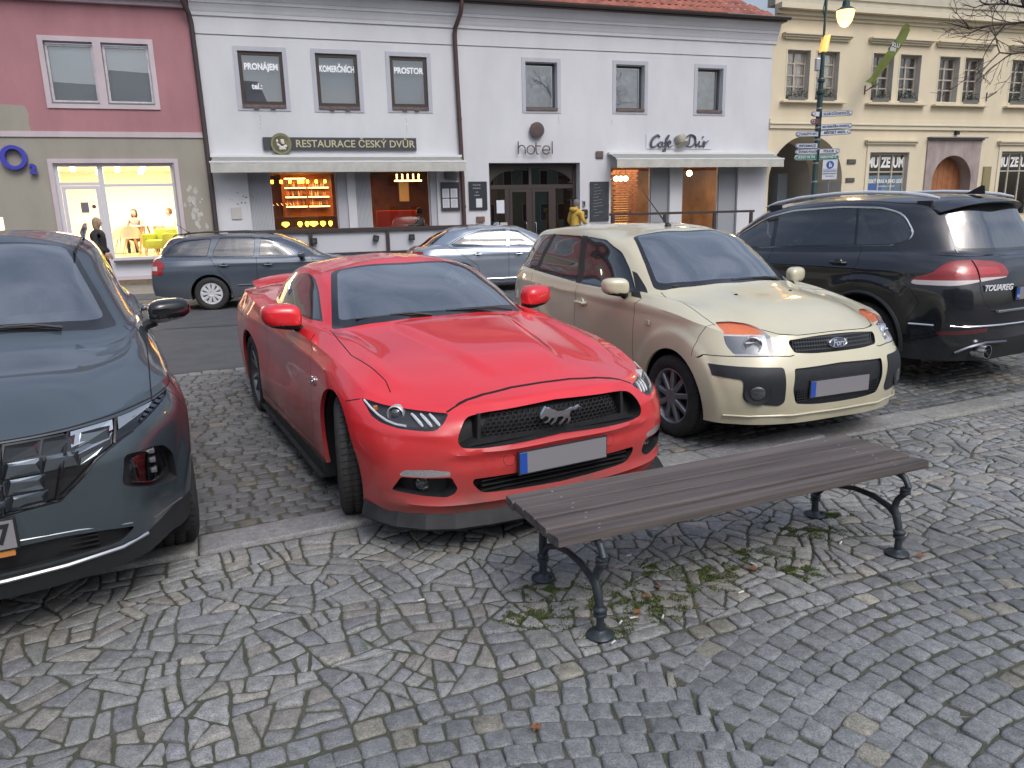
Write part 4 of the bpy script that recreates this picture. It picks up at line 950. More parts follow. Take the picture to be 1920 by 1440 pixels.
def room(u0, u1, depth, z0, z1, wallm, floorm, ceilm, n0=.33):
    f = FB(U); f.quad((u0, n0, z0), (u1, n0, z0), (u1, depth, z0), (u0, depth, z0)); f.cur = 1
    f.quad((u0, depth, z0), (u1, depth, z0), (u1, depth, z1), (u0, depth, z1)); f.quad((u0, n0, z0), (u0, depth, z0), (u0, depth, z1), (u0, n0, z1)); f.quad((u1, n0, z0), (u1, depth, z0), (u1, depth, z1), (u1, n0, z1)); f.cur = 2
    f.quad((u0, n0, z1), (u1, n0, z1), (u1, depth, z1), (u0, depth, z1)); f.build('room', [floorm, wallm, ceilm], wh, fix=False)
BW = mat('bar_wall_brown', (.16, .065, .035), .7, noise=.4, nscale=2); BF = mat('bar_floor', (.10, .05, .03), .5); BC = mat('bar_ceiling', (.11, .075, .06), .8)
room(2.9, 9.1, 5.0, .55, 3.1, BW, BF, BC); area_light('bar_light', 4.9, 3.2, 3.0, 2.5, 1.2, 75, (1, .50, .18)); area_light('bar_light', 7.4, 2.6, 3.0, 2.0, 1.2, 40, (1, .50, .22))
CW = mat('cafe_wall_ochre', (.42, .26, .16), .8, noise=.35, nscale=1.5); room(13.3, 18.9, 4.2, .35, 3.2, CW, BF, mat('cafe_ceiling', (.5, .34, .18), .8)); area_light('cafe_light', 14.8, 2.0, 3.1, 2.2, 1.5, 48, (1, .66, .34)); area_light('cafe_light', 17.2, 2.0, 3.1, 1.6, 1.5, 34, (1, .66, .34))
room(9.4, 13.1, 4.5, .13, 3.2, mat('lobby_wall', (.20, .12, .08), .8), BF, BC, n0=.46); area_light('lobby_light', 10.9, 2.8, 3.1, 1.2, 1.2, 20, (1, .62, .30))
# bar shelves
STR = mat('led_strip', (1, .6, .2), .5, emit=(1, .50, .13), estr=9); YEL_L = mat('lamp_yellow', (1, .6, .1), .5, emit=(1, .56, .06), estr=5)
t = facthing('bar_shelf', 'glowing bottle shelves behind the bar in the left restaurant window', 'shelf', 4.82, n=4.2, z=.35)
f = MB(); f.box(-.80, .80, .14, .18, 1.40, 2.75); f.build('back_panel', mat('mirror_amber', (.35, .13, .04), .3), t)
rg = random.Random(9)
for k, z in enumerate((1.75, 2.05, 2.34, 2.63)):
    for a, b in ((-.69, -.03), (.03, .68)):
        if k == 3 and a > 0: continue
        f = MB(); f.box(a, b, -.06, .13, z - .02, z); s2 = f.build('shelf_board', BRN, t); f = MB(); f.box(a, b, -.075, -.06, z - .025, z + .010); f.build('light_strip', STR, s2)
        if k < 3:
            f = MB(); f.smooth = True; u = a + .05
            while u < b - .04:
                f.cur = rg.randint(0, 2); h_ = rg.uniform(.16, .26); f.lathe([(.022, 0), (.024, h_ * .5), (.010, h_ * .68), (.009, h_ * .92)], 8, c=(u, .02, z + .001)); u += rg.uniform(.055, .075)
            f.build('bottle_row', [mat('bottle_amber', (.45, .16, .04), .2, coat=.6), mat('bottle_clear', (.65, .50, .34), .15, coat=.6), mat('bottle_dark', (.06, .04, .02), .2, coat=.6)], t)
f = MB()
for k in range(7): f.box(-1.10 + k * .27, -1.02 + k * .27 + (.12 if k == 3 else 0), -.45, -.38, 2.46, 2.56, .008); f.build('pendant_lamp', YEL_L, t)
t = facthing('bar_counter', 'dark wooden bar counter below the glowing shelves', 'counter', 4.6, n=2.5, z=.60); f = MB(); f.box(-1.3, 1.2, -.25, .25, 0, 1.12, .01); f.build('front', mat('bar_wood', (.15, .06, .03), .4), t); f = MB(); f.box(-1.35, 1.25, -.32, .30, 1.122, 1.17, .01); f.build('top', mat('bar_top', (.22, .10, .05), .3), t)
f = MB(); f.smooth = True
for k, (u, w_) in enumerate(((-.95, .22), (-.30, .14), (.02, .12), (.32, .26), (.75, .16), (1.1, .12))): f.lathe([(.02, 1.2), (w_ * .5, 1.27), (w_ * .42, 1.34), (.02, 1.35)], 10, c=(u * .62 + .02, -1.1, -.33))
f.build('glass_lamp', YEL_L, t)
f = MB(); f.smooth = True
for k in range(5): u = -.95 + k * .13; f.tube([(u, 0, 1.18), (u, 0, 1.5), (u + .05, -.04, 1.56), (u + .1, -.05, 1.5)], .012, 6)
f.build('beer_taps', CHR, t)
t = facthing('pendant_light', 'linear orange hanging lamp in the right restaurant window', 'lamp', 7.88, n=2.2, z=2.86); f = MB(); f.box(-.50, .35, -.03, .03, -.10, -.06); f.build('bar', STR, t); f = MB(); [f.lathe([(.022, -.06), (.022, .12)], 8, c=(-.42 + k * .17, 0, 0)) for k in range(5)]; f.build('bulb', STR, t)
t = facthing('dining_bench', 'red upholstered bench inside the right restaurant window', 'bench', 7.4, n=2.6, z=.75); f = MB(); f.box(-.55, .75, -.3, .3, 0, .5, .03); f.box(-.55, .75, .2, .34, .5, 1.15, .03); f.build('seat', mat('red_leather', (.30, .03, .02), .5), t)
t = facthing('framed_picture', 'pale poster on the wall inside the right restaurant window', 'picture', 7.95, n=4.0, z=2.2); f = MB(); f.box(-.16, .16, -.03, .03, 0, .70); f.build('print', mat('poster_cream', (.50, .42, .25), .7), t)
def globe_lamp(u, n, z, r_, label, grp=None):
    t = facthing('globe_lamp', label, 'lamp', u, grp, n, z); f = MB(); f.smooth = True; f.lathe([(.001, -r_), (r_ * .7, -r_ * .7), (r_, 0), (r_ * .7, r_ * .7), (.001, r_)], 16); f.build('globe', mat('globe_glow', (1, .8, .4), .5, emit=(1, .66, .26), estr=16), t); f = MB(); f.tube([(0, 0, r_), (0, 0, 3.18 - z)], .008, 6); f.build('cord', BLK, t)
for k in range(3): globe_lamp(14.42 + k * .17, 1.2, 2.73, .085, ('left', 'middle', 'right')[k] + ' globe of the glowing lamp cluster in the cafe window', 'cafe cluster globes')
globe_lamp(14.16, 1.2, 2.72, .07, 'single glowing globe at the far left of the cafe window'); globe_lamp(17.10, 1.2, 2.88, .10, 'glowing globe lamp in the right cafe window')
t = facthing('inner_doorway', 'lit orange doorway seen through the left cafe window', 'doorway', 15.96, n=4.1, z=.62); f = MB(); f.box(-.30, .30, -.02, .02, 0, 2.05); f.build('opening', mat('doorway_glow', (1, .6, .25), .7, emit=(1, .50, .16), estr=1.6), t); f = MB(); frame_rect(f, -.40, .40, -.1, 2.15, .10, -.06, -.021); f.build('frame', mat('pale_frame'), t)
f = facthing('brick_pillar', 'brick pillar inside the cafe behind the left window', 'pillar', 15.3, n=2.4, z=.36); m = MB()
for k in range(34): m.cur = 0; off = .06 if k % 2 else 0; [m.box(-.45 + j * .215 + off, -.45 + j * .215 + .20 + off, -.12, .12, k * .08, k * .08 + .07) for j in range(4)]
m.build('bricks', mat('brick_red', (.33, .14, .08), .85, noise=.3, nscale=12), f)
# hotel entrance
f = FB(U); frame_rect(f, 9.815, 12.655, .13, 3.145, .11, .30, .37); f.box(9.925, 12.545, .295, .372, 2.42, 2.54)
for a, b in ((10.36, 10.50), (11.12, 11.22), (11.84, 11.98)): f.box(a, b, .301, .368, .24, 2.42)
f.box(11.13, 11.21, .302, .367, 2.54, 3.035)
# spandrels of the arched fanlight
cxx, rx, rz_ = 11.23, 1.30, .54; n_ = 20
for s in (1, -1):
    for k in range(n_):
        a0_, a1_ = math.pi / 2 * k / n_, math.pi / 2 * (k + 1) / n_; p0 = (cxx + s * rx * math.cos(a0_), 2.54 + rz_ * math.sin(a0_) * .92); p1 = (cxx + s * rx * math.cos(a1_), 2.54 + rz_ * math.sin(a1_) * .92)
        if k < n_ - 2: f.prism([p0, (p0[0], 3.035), (p1[0], 3.035), p1], .312, .330, ax=1)
door = f.build('entrance_frame', BRN, wh)
f = FB(U); f.box(9.925, 12.545, .335, .341, .24, 3.035); f.build('pane', glass('entrance_glass', (.50, .52, .53), 1.1, base=.07), door)
for a, b in ((10.50, 11.12), (11.22, 11.84)):
    f = FB(U); frame_rect(f, a + .004, b - .004, .24, 2.415, .085, .285, .330); dl = f.build('door_leaf', BRN, door)
    f = FB(U); f.smooth = True; x = b - .10 if a < 11 else a + .10; f.tube([(x, .285, 1.02), (x, .23, 1.04), (x, .23, 1.40), (x, .285, 1.42)], .016, 8); f.build('handle', CHR, dl)
f = FB(U); f.box(11.33, 11.74, .42, .425, .3, 2.36); f.build('door_curtain', mat('lace_white', (.42, .45, .47), .9), door)
f = FB(U); f.box(10.10, 10.34, .296, .300, 1.72, 2.10); f.build('notice', mat('paper_blueish', (.62, .66, .72), .7), door)
f = FB(U); f.box(10.2, 10.42, .296, .300, 1.25, 1.45); f.box(10.05, 10.16, .296, .300, 1.28, 1.46); f.build('notice', mat('paper_beige', (.5, .48, .42), .7), door)
f = FB(U); f.lathe([(.08, .294), (.08, .299)], 18, ax=1, c=(10.06, 0, 1.38)); f.build('sticker', mat('sticker_blue', (.20, .32, .42), .6), door)
# things on the white wall
def board(name, label, a, b, c, d, back, extra=None, n=-.05, cat='notice board', bm=None):
    t = facthing(name, label, cat, (a + b) / 2, n=n, z=c); w2, h_ = (b - a) / 2, d - c; m = MB(); m.box(-w2, w2, 0, .045, 0, h_, .006); m.build('panel', back, t)
    if bm: m = MB(); frame_rect(m, -w2, w2, 0, h_, .03, -.012, -.001); m.build('frame', bm, t)
    if extra: extra(t, w2, h_)
    return t
SLATE = mat('slate_board', (.035, .042, .050), .6, noise=.3, nscale=6); CHK = mat('chalk', (.42, .43, .44), .9)
def papers(t, w2, h_):
    rg = random.Random(1)
    for u in (-.14, .10):
        for z in (.08, .36):
            m = MB(); m.box(u - .09, u + .11, -.004, -.001, z, z + .25); p = m.build('menu_sheet', mat('menu_paper', (.62, .64, .68), .8), t); m = MB(); m.cur = 0
            for q in range(9): w_ = rg.uniform(.05, .085); m.box(u + .01 - w_, u + .01 + w_, -.0055, -.0042, z + .03 + q * .022, z + .035 + q * .022)
            m.build('menu_text', mat('ink_grey', (.22, .22, .25), .8), p)
board('menu_case', 'dark menu case with four white sheets right of the restaurant windows', 8.35, 8.89, 1.83, 2.62, mat('case_dark', (.03, .035, .05), .4), papers, bm=BRN)
f = facthing('wall_lamp', 'small dark box lamp above the four sheet menu case', 'lamp', 8.68, n=-.12, z=2.70); m = MB(); m.prism([(-.20, .20), (.20, .20), (.20, .04), (.16, 0), (-.16, 0), (-.20, .04)], 0, .12, ax=1); m.build('housing', mat('lamp_housing', (.10, .10, .11), .5), f)
def info(t, w2, h_):
    for k, (s2, z) in enumerate((('HOTEL DVŮR', .70), ('RESTAURACE', .61), ('CAFE', .50), ('PENZION', .41))): text(s2, .042, mat('board_white', (.6, .62, .64), .7), t, 'board_text', loc=(-.04, -.004, z), depth=.002, sx=.9)
    m = MB(); m.box(-.07, .11, -.004, -.001, .07, .32); m.build('menu_sheet', mat('menu_paper'), t)
board('info_board', 'dark information board with one white sheet left of the hotel door', 9.18, 9.72, 1.83, 2.63, mat('board_navy', (.025, .032, .040), .4), info)
def chalk(t, w2, h_):
    rg = random.Random(6); m = MB(); m.smooth = True
    for k in range(11):
        z = 1.07 - k * .092; u = -.20 + rg.uniform(-.02, .02); L = rg.uniform(.18, .38) if k not in (0, 8) else .14; pts = []
        for q in range(int(L / .010)): pts.append((u + q * .010, -.003, z + q * .0012 + .012 * math.sin(q * 1.9 + k) * rg.uniform(.4, 1)))
        m.tube(pts, .0035, 4)
    m.build('chalk_writing', CHK, t)
board('chalkboard', 'tall black chalkboard menu with handwriting between hotel door and cafe', 12.98, 13.60, 1.42, 2.59, SLATE, chalk, cat='chalkboard')
f = facthing('wall_box', 'small square brown box on the white wall above the chalkboard', 'box', 13.29, n=-.05, z=3.27); m = MB(); m.box(-.125, .125, 0, .05, 0, .21, .03); m.build('cover', mat('box_brown', (.13, .09, .08), .6), f)
f = facthing('letterbox', 'small brown letterbox low on the white wall below the information board', 'letterbox', 9.50, n=-.08, z=1.48); m = MB(); m.box(-.12, .12, 0, .08, 0, .16, .008); m.build('body', mat('letterbox_brown', (.16, .09, .07), .6), f)
f = facthing('intercom', 'grey handset intercom beside the hotel door right jamb', 'intercom', 12.78, n=-.04, z=1.85); m = MB(); m.box(-.045, .045, 0, .04, 0, .2, .012); m.cur = 1; m.box(-.022, .022, -.006, 0, .04, .16); m.build('body', [ALU, BLK], f)
f = facthing('hand_dispenser', 'black box dispenser under the intercom by the hotel door', 'dispenser', 12.80, n=-.10, z=1.5); m = MB(); m.box(-.085, .085, 0, .10, 0, .28, .03); m.cur = 1; m.box(-.03, .03, -.005, 0, .06, .10); m.build('body', [BLK, ALU], f)
# restaurant sign with a round medal
t = facthing('restaurant_sign', 'long dark restaurant board with gold lettering and a round medallion', 'sign', 5.67, n=-.07, z=3.485)
m = MB(); m.box(-2.04, 2.04, 0, .05, 0, .33, .004); m.build('board', mat('sign_graphite', (.050, .055, .065), .5), t); GOLD = mat('sign_gold', (.55, .50, .33), .4, metal=.2)
text('RESTAURACE ČESKÝ DVŮR', .262, GOLD, t, 'lettering', loc=(.385, -.008, .158), depth=.02, bold=.003, sx=1.0)
m = MB(); c = (-1.58, 0, .155); m.lathe([(.275, .03), (.275, -.035), (.262, -.045)], 40, ax=1, c=c); m.cur = 1; m.lathe([(.262, -.045), (.215, -.043)], 40, ax=1, c=c); m.cur = 0; m.lathe([(.215, -.047), (.205, -.047)], 40, ax=1, c=c); m.cur = 2; m.lathe([(.204, -.040), (.001, -.041)], 40, ax=1, c=c)
md = m.build('medallion', [mat('medal_rim', (.22, .21, .12), .5), GOLD, mat('medal_ground', (.42, .36, .25), .6)], t)
# relief: bearded man raising a mug
m = MB(); m.smooth = True; cx_, cz_ = -1.58, .155
def blob(u, z, a, b, rot=0):
    mm = m.T; m.T = Matrix.Translation((cx_ + u, -.045, cz_ + z)) @ Matrix.Rotation(rot, 4, 'Y') @ Matrix.Diagonal((a, .014, b, 1)); m.lathe([(.001, -1), (.7, -.7), (1, 0), (.7, .7), (.001, 1)], 12); m.T = mm
for q in ((.035, .06, .05, .06), (.03, .10, .055, .022), (.05, .02, .04, .03), (.02, -.10, .085, .05), (-.06, -.03, .07, .03, .7), (-.10, .07, .03, .045), (.10, -.06, .05, .045), (-.03, -.12, .04, .035), (.08, -.12, .04, .03)): blob(*q)
m.build('relief', mat('relief_white', (.62, .60, .55), .5), md)
# hotel letters and disc
DB = mat('letter_brown', (.085, .060, .058), .5)
t = facthing('hotel_sign', 'thin brown lettering hotel with a round brown disc above', 'sign', 11.25, n=-.08, z=3.38)
m = MB(); m.lathe([(.22, 0), (.22, -.05), (.20, -.055), (.001, -.055)], 36, ax=1, c=(.02, 0, .68)); m.lathe([(.12, -.056), (.12, -.060), (.11, -.060)], 30, ax=1, c=(.02, 0, .68)); m.build('disc', DB, t)
lw = .017
def stroke(pts, nm='letter'):
    m = MB(); m.smooth = True; m.tube([(p[0], -.02, p[1]) for p in pts], lw, 8); m.build(nm, DB, t)
arc = lambda cx, cz, rx, rz, a0, a1, n=16: [(cx + rx * math.cos(R(a0 + (a1 - a0) * k / n)), cz + rz * math.sin(R(a0 + (a1 - a0) * k / n))) for k in range(n + 1)]
x0 = -.56
stroke([(x0, .36), (x0, .01)]); stroke([(x0, .13)] + arc(x0 + .105, .135, .105, .115, 180, 0) + [(x0 + .21, .01)])
stroke(arc(x0 + .385, .125, .118, .118, 0, 360, 28)); stroke([(x0 + .545, .33), (x0 + .545, .10)] + arc(x0 + .60, .085, .055, .075, 180, 290, 8)); stroke([(x0 + .515, .235), (x0 + .70, .235)])
stroke([(x0 + .75, .125), (x0 + .98, .125)] + arc(x0 + .865, .125, .115, .115, 0, 330, 26)); stroke([(x0 + 1.05, .37), (x0 + 1.05, .01)])
# cafe sign
t = facthing('cafe_sign', 'slanted script cafe lettering with a beige coffee cup in the middle', 'sign', 16.0, n=-.06, z=3.55)
CB = mat('script_slate', (.070, .075, .095), .5); m = MB(); m.box(-1.15, 1.15, .035, .055, -.0, .44); m.build('back_plate', mat('plate_pale', (.60, .62, .67), .6), t)
def brush(P, w0=.022):
    m = MB(); m.smooth = True; P = np.array(P, float); C_ = cr_curve(P, 6); n = len(C_); m.tube([(p[0], .0, p[1]) for p in C_], [w0 * (.55 + .6 * math.sin(math.pi * min(1, k / n * 1.1))) for k in range(n)], 8); m.build('script_stroke', CB, t)
brush([(-.70, .34), (-.76, .40), (-.90, .34), (-1.00, .18), (-.98, .06), (-.88, .06), (-.76, .16)], .032)
brush([(-.60, .20), (-.70, .20), (-.74, .08), (-.66, .06), (-.60, .20), (-.60, .07), (-.52, .10)], .022)
brush([(-.52, .10), (-.42, .32), (-.38, .40), (-.44, .36), (-.52, .02), (-.58, -.08), (-.54, -.10), (-.48, .06), (-.40, .16)], .024); brush([(-.56, .19), (-.40, .22)], .016)
brush([(-.40, .10), (-.32, .19), (-.36, .24), (-.42, .16), (-.38, .05), (-.26, .10)], .022)
brush([(.36, .38), (.26, .10), (.20, .08)], .028); brush([(.18, .32), (.34, .42), (.52, .36), (.54, .20), (.42, .08), (.22, .08)], .026)
brush([(.56, .24), (.58, .08), (.68, .24)], .024); brush([(.70, .24), (.68, .08), (.78, .10), (.84, .24), (.80, .08)], .022); brush([(.88, .24), (.84, .06), (.90, .18), (1.02, .25)], .024); brush([(.80, .33), (.83, .36), (.80, .37), (.78, .34), (.80, .33)], .012)
m = MB(); m.smooth = True; m.T = Matrix.Translation((-.02, -.03, .30)) @ Matrix.Rotation(R(-12), 4, 'Y') @ Matrix.Rotation(R(-26), 4, 'X')
m.lathe([(.07, -.20), (.10, -.18), (.17, -.06), (.185, .06), (.175, .06), (.155, -.05), (.001, -.08)], 26); m.cur = 1; m.lathe([(.165, .035), (.001, .036)], 26); m.cur = 0; m.lathe([(.21, -.215), (.13, -.20), (.001, -.20)], 26); m.build('cup', [mat('cup_beige', (.40, .38, .31), .5), mat('coffee', (.12, .10, .08), .4)], t)
# awnings
AWF = mat('awning_cloth', (.46, .46, .42), .9, noise=.16, nscale=3); AWM = mat('awning_white', (.66, .67, .68), .45)
def awning(label, a, b, zt, out, zb, zv, grp='retracted awnings of the white house'):
    t = facthing('awning', label, 'awning', (a + b) / 2, grp, 0, 0); w2 = (b - a) / 2; m = MB(); m.box(-w2, w2, -.16, -.001, zt - .045, zt + .02, .004); m.build('cassette', AWM, t)
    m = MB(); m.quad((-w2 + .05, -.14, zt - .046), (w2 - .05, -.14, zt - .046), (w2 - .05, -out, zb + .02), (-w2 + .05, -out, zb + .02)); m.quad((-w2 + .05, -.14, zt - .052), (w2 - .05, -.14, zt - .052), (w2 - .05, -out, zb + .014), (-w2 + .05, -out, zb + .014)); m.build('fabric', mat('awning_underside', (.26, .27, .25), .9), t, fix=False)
    m = MB(); m.smooth = True; m.box(-w2, w2, -out - .05, -out + .01, zb - .02, zb + .03, .012); m.build('front_bar', AWM, t)
    m = MB(); K = 40; pts = [(-w2 + .02 + (2 * w2 - .04) * k / K, -out - .045 + .006 * math.sin(k * 1.3)) for k in range(K + 1)]
    for k in range(K): (u0_, n0_), (u1_, n1_) = pts[k], pts[k + 1]; m.quad((u0_, n0_, zb - .02), (u1_, n1_, zb - .02), (u1_, n1_ - .01, zv), (u0_, n0_ - .01, zv))
    m.build('valance', AWF, t, fix=False)
    for u in (-w2 + .25, w2 - .25): m = MB(); m.tube([(u, -.05, zt - .12), (u + .25, -out * .55, zb - .05), (u, -out + .02, zb)], .018, 6); m.build('arm', AWM, t)
    return t
awning('long off white awning over the restaurant windows', 2.30, 8.98, 3.34, .62, 3.14, 2.885); awning('off white awning over the cafe windows at the right', 13.55, 19.42, 3.42, .62, 3.20, 2.96)
# railings of the terraces
def railing(label, a, b, z, n, posts, panel=None, lamps=(), zl=.78, h=.10):
    t = facthing('railing', label, 'railing', (a + b) / 2, None, n, 0); c = (a + b) / 2; m = MB(); m.box(a - c, b - c, -.04, .04, z - h, z, .006); m.build('top_rail', BRN, t)
    m = MB(); m.box(a - c, b - c, -.02, .02, zl - .06, zl, .004); m.build('bottom_rail', BRN, t)
    for u in posts: m = MB(); m.box(u - c - .045, u - c + .045, -.035, .035, .122, z - h - .001, .004); m.build('post', BRN, t)
    if panel: m = MB(); m.box(a - c, b - c, .045, .055, .20, z - h + .01); m.build('cloth_panel', mat('banner_cloth', (.52, .53, .57), .85), t)
    for u, zz, rt in lamps:
        m = MB(); m.T = Matrix.Translation((u - c, -.045, zz)) @ Matrix.Rotation(R(rt), 4, 'Y'); m.box(-.075, .075, -.05, .04, -.08, .08, .01); m.cur = 1; m.lathe([(.04, -.052), (.001, -.053)], 14, ax=1); m.build('spotlight', [BLK, mat('lamp_grey2', (.08, .08, .09), .2, coat=.6)], t)
    return t
railing('dark brown terrace railing with white cloth panels and small black spotlights', 2.6, 9.1, 1.43, -1.2, (2.7, 4.60, 6.60, 8.95), True, ((4.68, 1.12, 0), (6.28, 1.14, 14), (7.24, 1.14, 0)), zl=.80); railing('dark terrace railing in front of the cafe', 13.1, 18.0, 1.64, -1.2, (13.2, 14.9, 16.6, 17.9), None, zl=.9, h=.07)
f = slab('terrace', [fw(9.2, -1.35)[:2], fw(13.0, -1.35)[:2], fw(13.0, -.001)[:2], fw(9.2, -.001)[:2]], .30, ground_mat('terrace_stone', (.20, .19, .18), (.28, .27, .25), 6), th=.2)
# ---------------------------------------------------------------- yellow museum house
YW = plaster('straw_plaster', (.69, .605, .44), stain=.08); YT = plaster('straw_trim', (.68, .61, .46), stain=.06); WR = mat('cream_reveal', (.52, .50, .46), .8); U = 26
yl = facthing('town_house', 'straw yellow museum house with paired windows flower boxes and a round stone portal', 'house', 26)
uw = [(19.81, 20.68, 5.06, 6.59), (20.94, 21.81, 5.06, 6.59), (23.17, 24.02, 5.09, 6.61), (24.29, 25.17, 5.09, 6.61), (25.97, 26.85, 5.10, 6.61), (27.09, 27.90, 5.10, 6.61), (29.23, 30.1, 5.12, 6.61), (30.4, 31.2, 5.12, 6.61)]
f = FB(U); wall(f, 19.252, 42, 0, 7.6, [(*w, .30) for w in uw] + [(19.34, 22.26, 0.0, 3.99, 4.0), (23.34, 25.0, 1.2, 3.46, .22), (26.05, 27.90, .12, 3.40, .40), (29.22, 30.9, 1.2, 3.50, .22)], mi=0, ri=2)
f.cur = 0; cx_, r_ = 20.80, 1.46; n_ = 24
for s in (1, -1):
    for k in range(n_):
        a0_, a1_ = math.pi / 2 * k / n_, math.pi / 2 * (k + 1) / n_; p0 = (cx_ + s * r_ * math.cos(a0_), 2.53 + r_ * math.sin(a0_)); p1 = (cx_ + s * r_ * math.cos(a1_), 2.53 + r_ * math.sin(a1_))
        f.face([f.vert((p0[0], 0, p0[1])), f.vert((p1[0], 0, p1[1])), f.vert((p1[0], 0, 3.99)), f.vert((p0[0], 0, 3.99))]); f.quad((p0[0], 0, p0[1]), (p1[0], 0, p1[1]), (p1[0], 1.6, p1[1]), (p0[0], 1.6, p0[1]))
cx2, r2_ = 26.975, .925
for s in (1, -1):
    for k in range(n_):
        a0_, a1_ = math.pi / 2 * k / n_, math.pi / 2 * (k + 1) / n_; p0 = (cx2 + s * r2_ * math.cos(a0_), 2.475 + r2_ * math.sin(a0_)); p1 = (cx2 + s * r2_ * math.cos(a1_), 2.475 + r2_ * math.sin(a1_))
        f.face([f.vert((p0[0], 0, p0[1])), f.vert((p1[0], 0, p1[1])), f.vert((p1[0], 0, 3.401)), f.vert((p0[0], 0, 3.401))])
f.build('wall', [YW, plaster('passage_plaster', (.16, .155, .15)), WR], yl, fix=False)
f = FB(U); f.quad((19.3, 4.0, 0), (22.3, 4.0, 0), (22.3, 4.0, 4), (19.3, 4.0, 4)); f.cur = 1; f.box(21.35, 21.75, 2.2, 2.5, .1, 2.9); f.box(20.9, 21.0, 3.0, 3.2, .1, 2.6); f.build('passage_back', [plaster('passage_back_grey', (.11, .10, .095)), mat('passage_post', (.25, .28, .32), .6)], yl, fix=False)
f = FB(U); f.box(19.254, 42, -.06, .01, 4.20, 4.33); f.box(19.254, 42, -.10, .01, 4.33, 4.37); f.box(19.254, 42, -.04, .01, 4.37, 4.50); f.build('band', YT, yl)
f = FB(U); f.box(19.254, 42, -.06, .01, 7.50, 7.60); f.box(19.254, 42, -.16, .01, 7.60, 7.72); f.box(19.254, 42, -.34, .01, 7.72, 7.88); f.build('cornice', YT, yl)
f = FB(U); f.box(19.254, 42, .0, .4, 7.88, 10.4); f.box(19.254, 42, -.05, .0, 8.15, 8.30); f.build('attic_wall', plaster('attic_plaster', (.50, .47, .38)), yl)
for i in range(0, 8, 2):
    a, b = uw[i][0], uw[i + 1][1]; f = FB(U); f.box(a - .25, b + .38, -.20, .005, 7.02, 7.07); f.box(a - .22, b + .34, -.14, .005, 6.96, 7.02); f.box(a - .18, b + .30, -.08, .005, 6.90, 6.96); f.build('window_hood', YT, yl)
    f = FB(U); f.box(a - .20, b + .28, -.18, .28, 4.99, 5.045, .006); f.build('sill', YT, yl)
CURT = mat('pleated_curtain', (.85, .72, .62), .9, noise=.25, nscale=2.5); CUR2 = mat('rose_curtain', (.80, .45, .36), .9, noise=.3, nscale=2.5); TWG = mat('fir_green', (.030, .050, .032), .8); TW2 = mat('fir_grey', (.09, .11, .09), .85); BAU = mat('bauble_white', (.7, .68, .66), .4)
for i, (a, b, c, d) in enumerate(uw):
    f = FB(U); frame_rect(f, a - .045, b + .045, c - .0, d + .045, .044, -.012, .003); f.build('window_surround', YT, yl)
    w_ = sash(yl, U, a + .003, b - .003, c + .003, d - .003, .20, .06, mat('putty_frame', (.46, .41, .33), .6), WG, 'upper_window', mull=((a + b) / 2,), bars=(c + (d - c) * .30, c + (d - c) * .52, c + (d - c) * .76))
    f = FB(U); K = 30; A = [(a + .05 + (b - a - .1) * k / K, .275 + .015 * math.sin(k * 1.7)) for k in range(K + 1)]
    for k in range(K): f.quad((A[k][0], A[k][1], c + .05), (A[k + 1][0], A[k + 1][1], c + .05), (A[k + 1][0], A[k + 1][1], d - .05), (A[k][0], A[k][1], d - .05))
    f.build('curtain_backing', CUR2 if i in (4, 5) else CURT, w_, fix=False)
    if i != 4:
        wd = ('first', 'second', 'third', 'fourth', '', 'fifth', 'sixth', 'seventh')[i]
        t = facthing('flower_box', 'window box of grey green fir twigs with tiny white baubles, ' + wd + ' from the left', 'flower box', (a + b) / 2, 'fir twig boxes on the museum windows', .06, c + .003)
        m = MB(); m.box(-.34, .34, -.08, .08, 0, .13, .01); m.build('trough', mat('trough_grey', (.14, .14, .13), .7), t); m = MB(); rg = random.Random(i)
        for k in range(420):
            x, y, z = rg.uniform(-.36, .36), rg.uniform(-.12, .10), .10 + abs(rg.gauss(0, .20)) * (1 - .5 * abs(rg.uniform(-1, 1))); a_ = rg.uniform(0, 6.28); e_ = rg.uniform(-.3, 1.3); s = rg.uniform(.03, .085)
            dx, dy, dz = math.cos(a_) * math.cos(e_) * s, math.sin(a_) * math.cos(e_) * s, math.sin(e_) * s; m.cur = rg.randint(0, 1); q = .010
            m.face([m.vert((x, y, z)), m.vert((x + dx * .5 - dy * q / s * 1, y + dy * .5, z + dz * .5 + q)), m.vert((x + dx, y + dy, z + dz)), m.vert((x + dx * .5 + dy * q / s, y + dy * .5, z + dz * .5 - q))])
        m.build('fir_twigs', [TWG, TW2], t, fix=False)['kind'] = 'stuff'; m = MB(); m.smooth = True
        for k in range(9): m.lathe([(.001, -.013), (.011, -.006), (.013, 0), (.011, .006), (.001, .013)], 8, c=(rg.uniform(-.3, .3), rg.uniform(-.14, -.09), rg.uniform(.14, .42)))
        m.build('bauble', BAU, t)
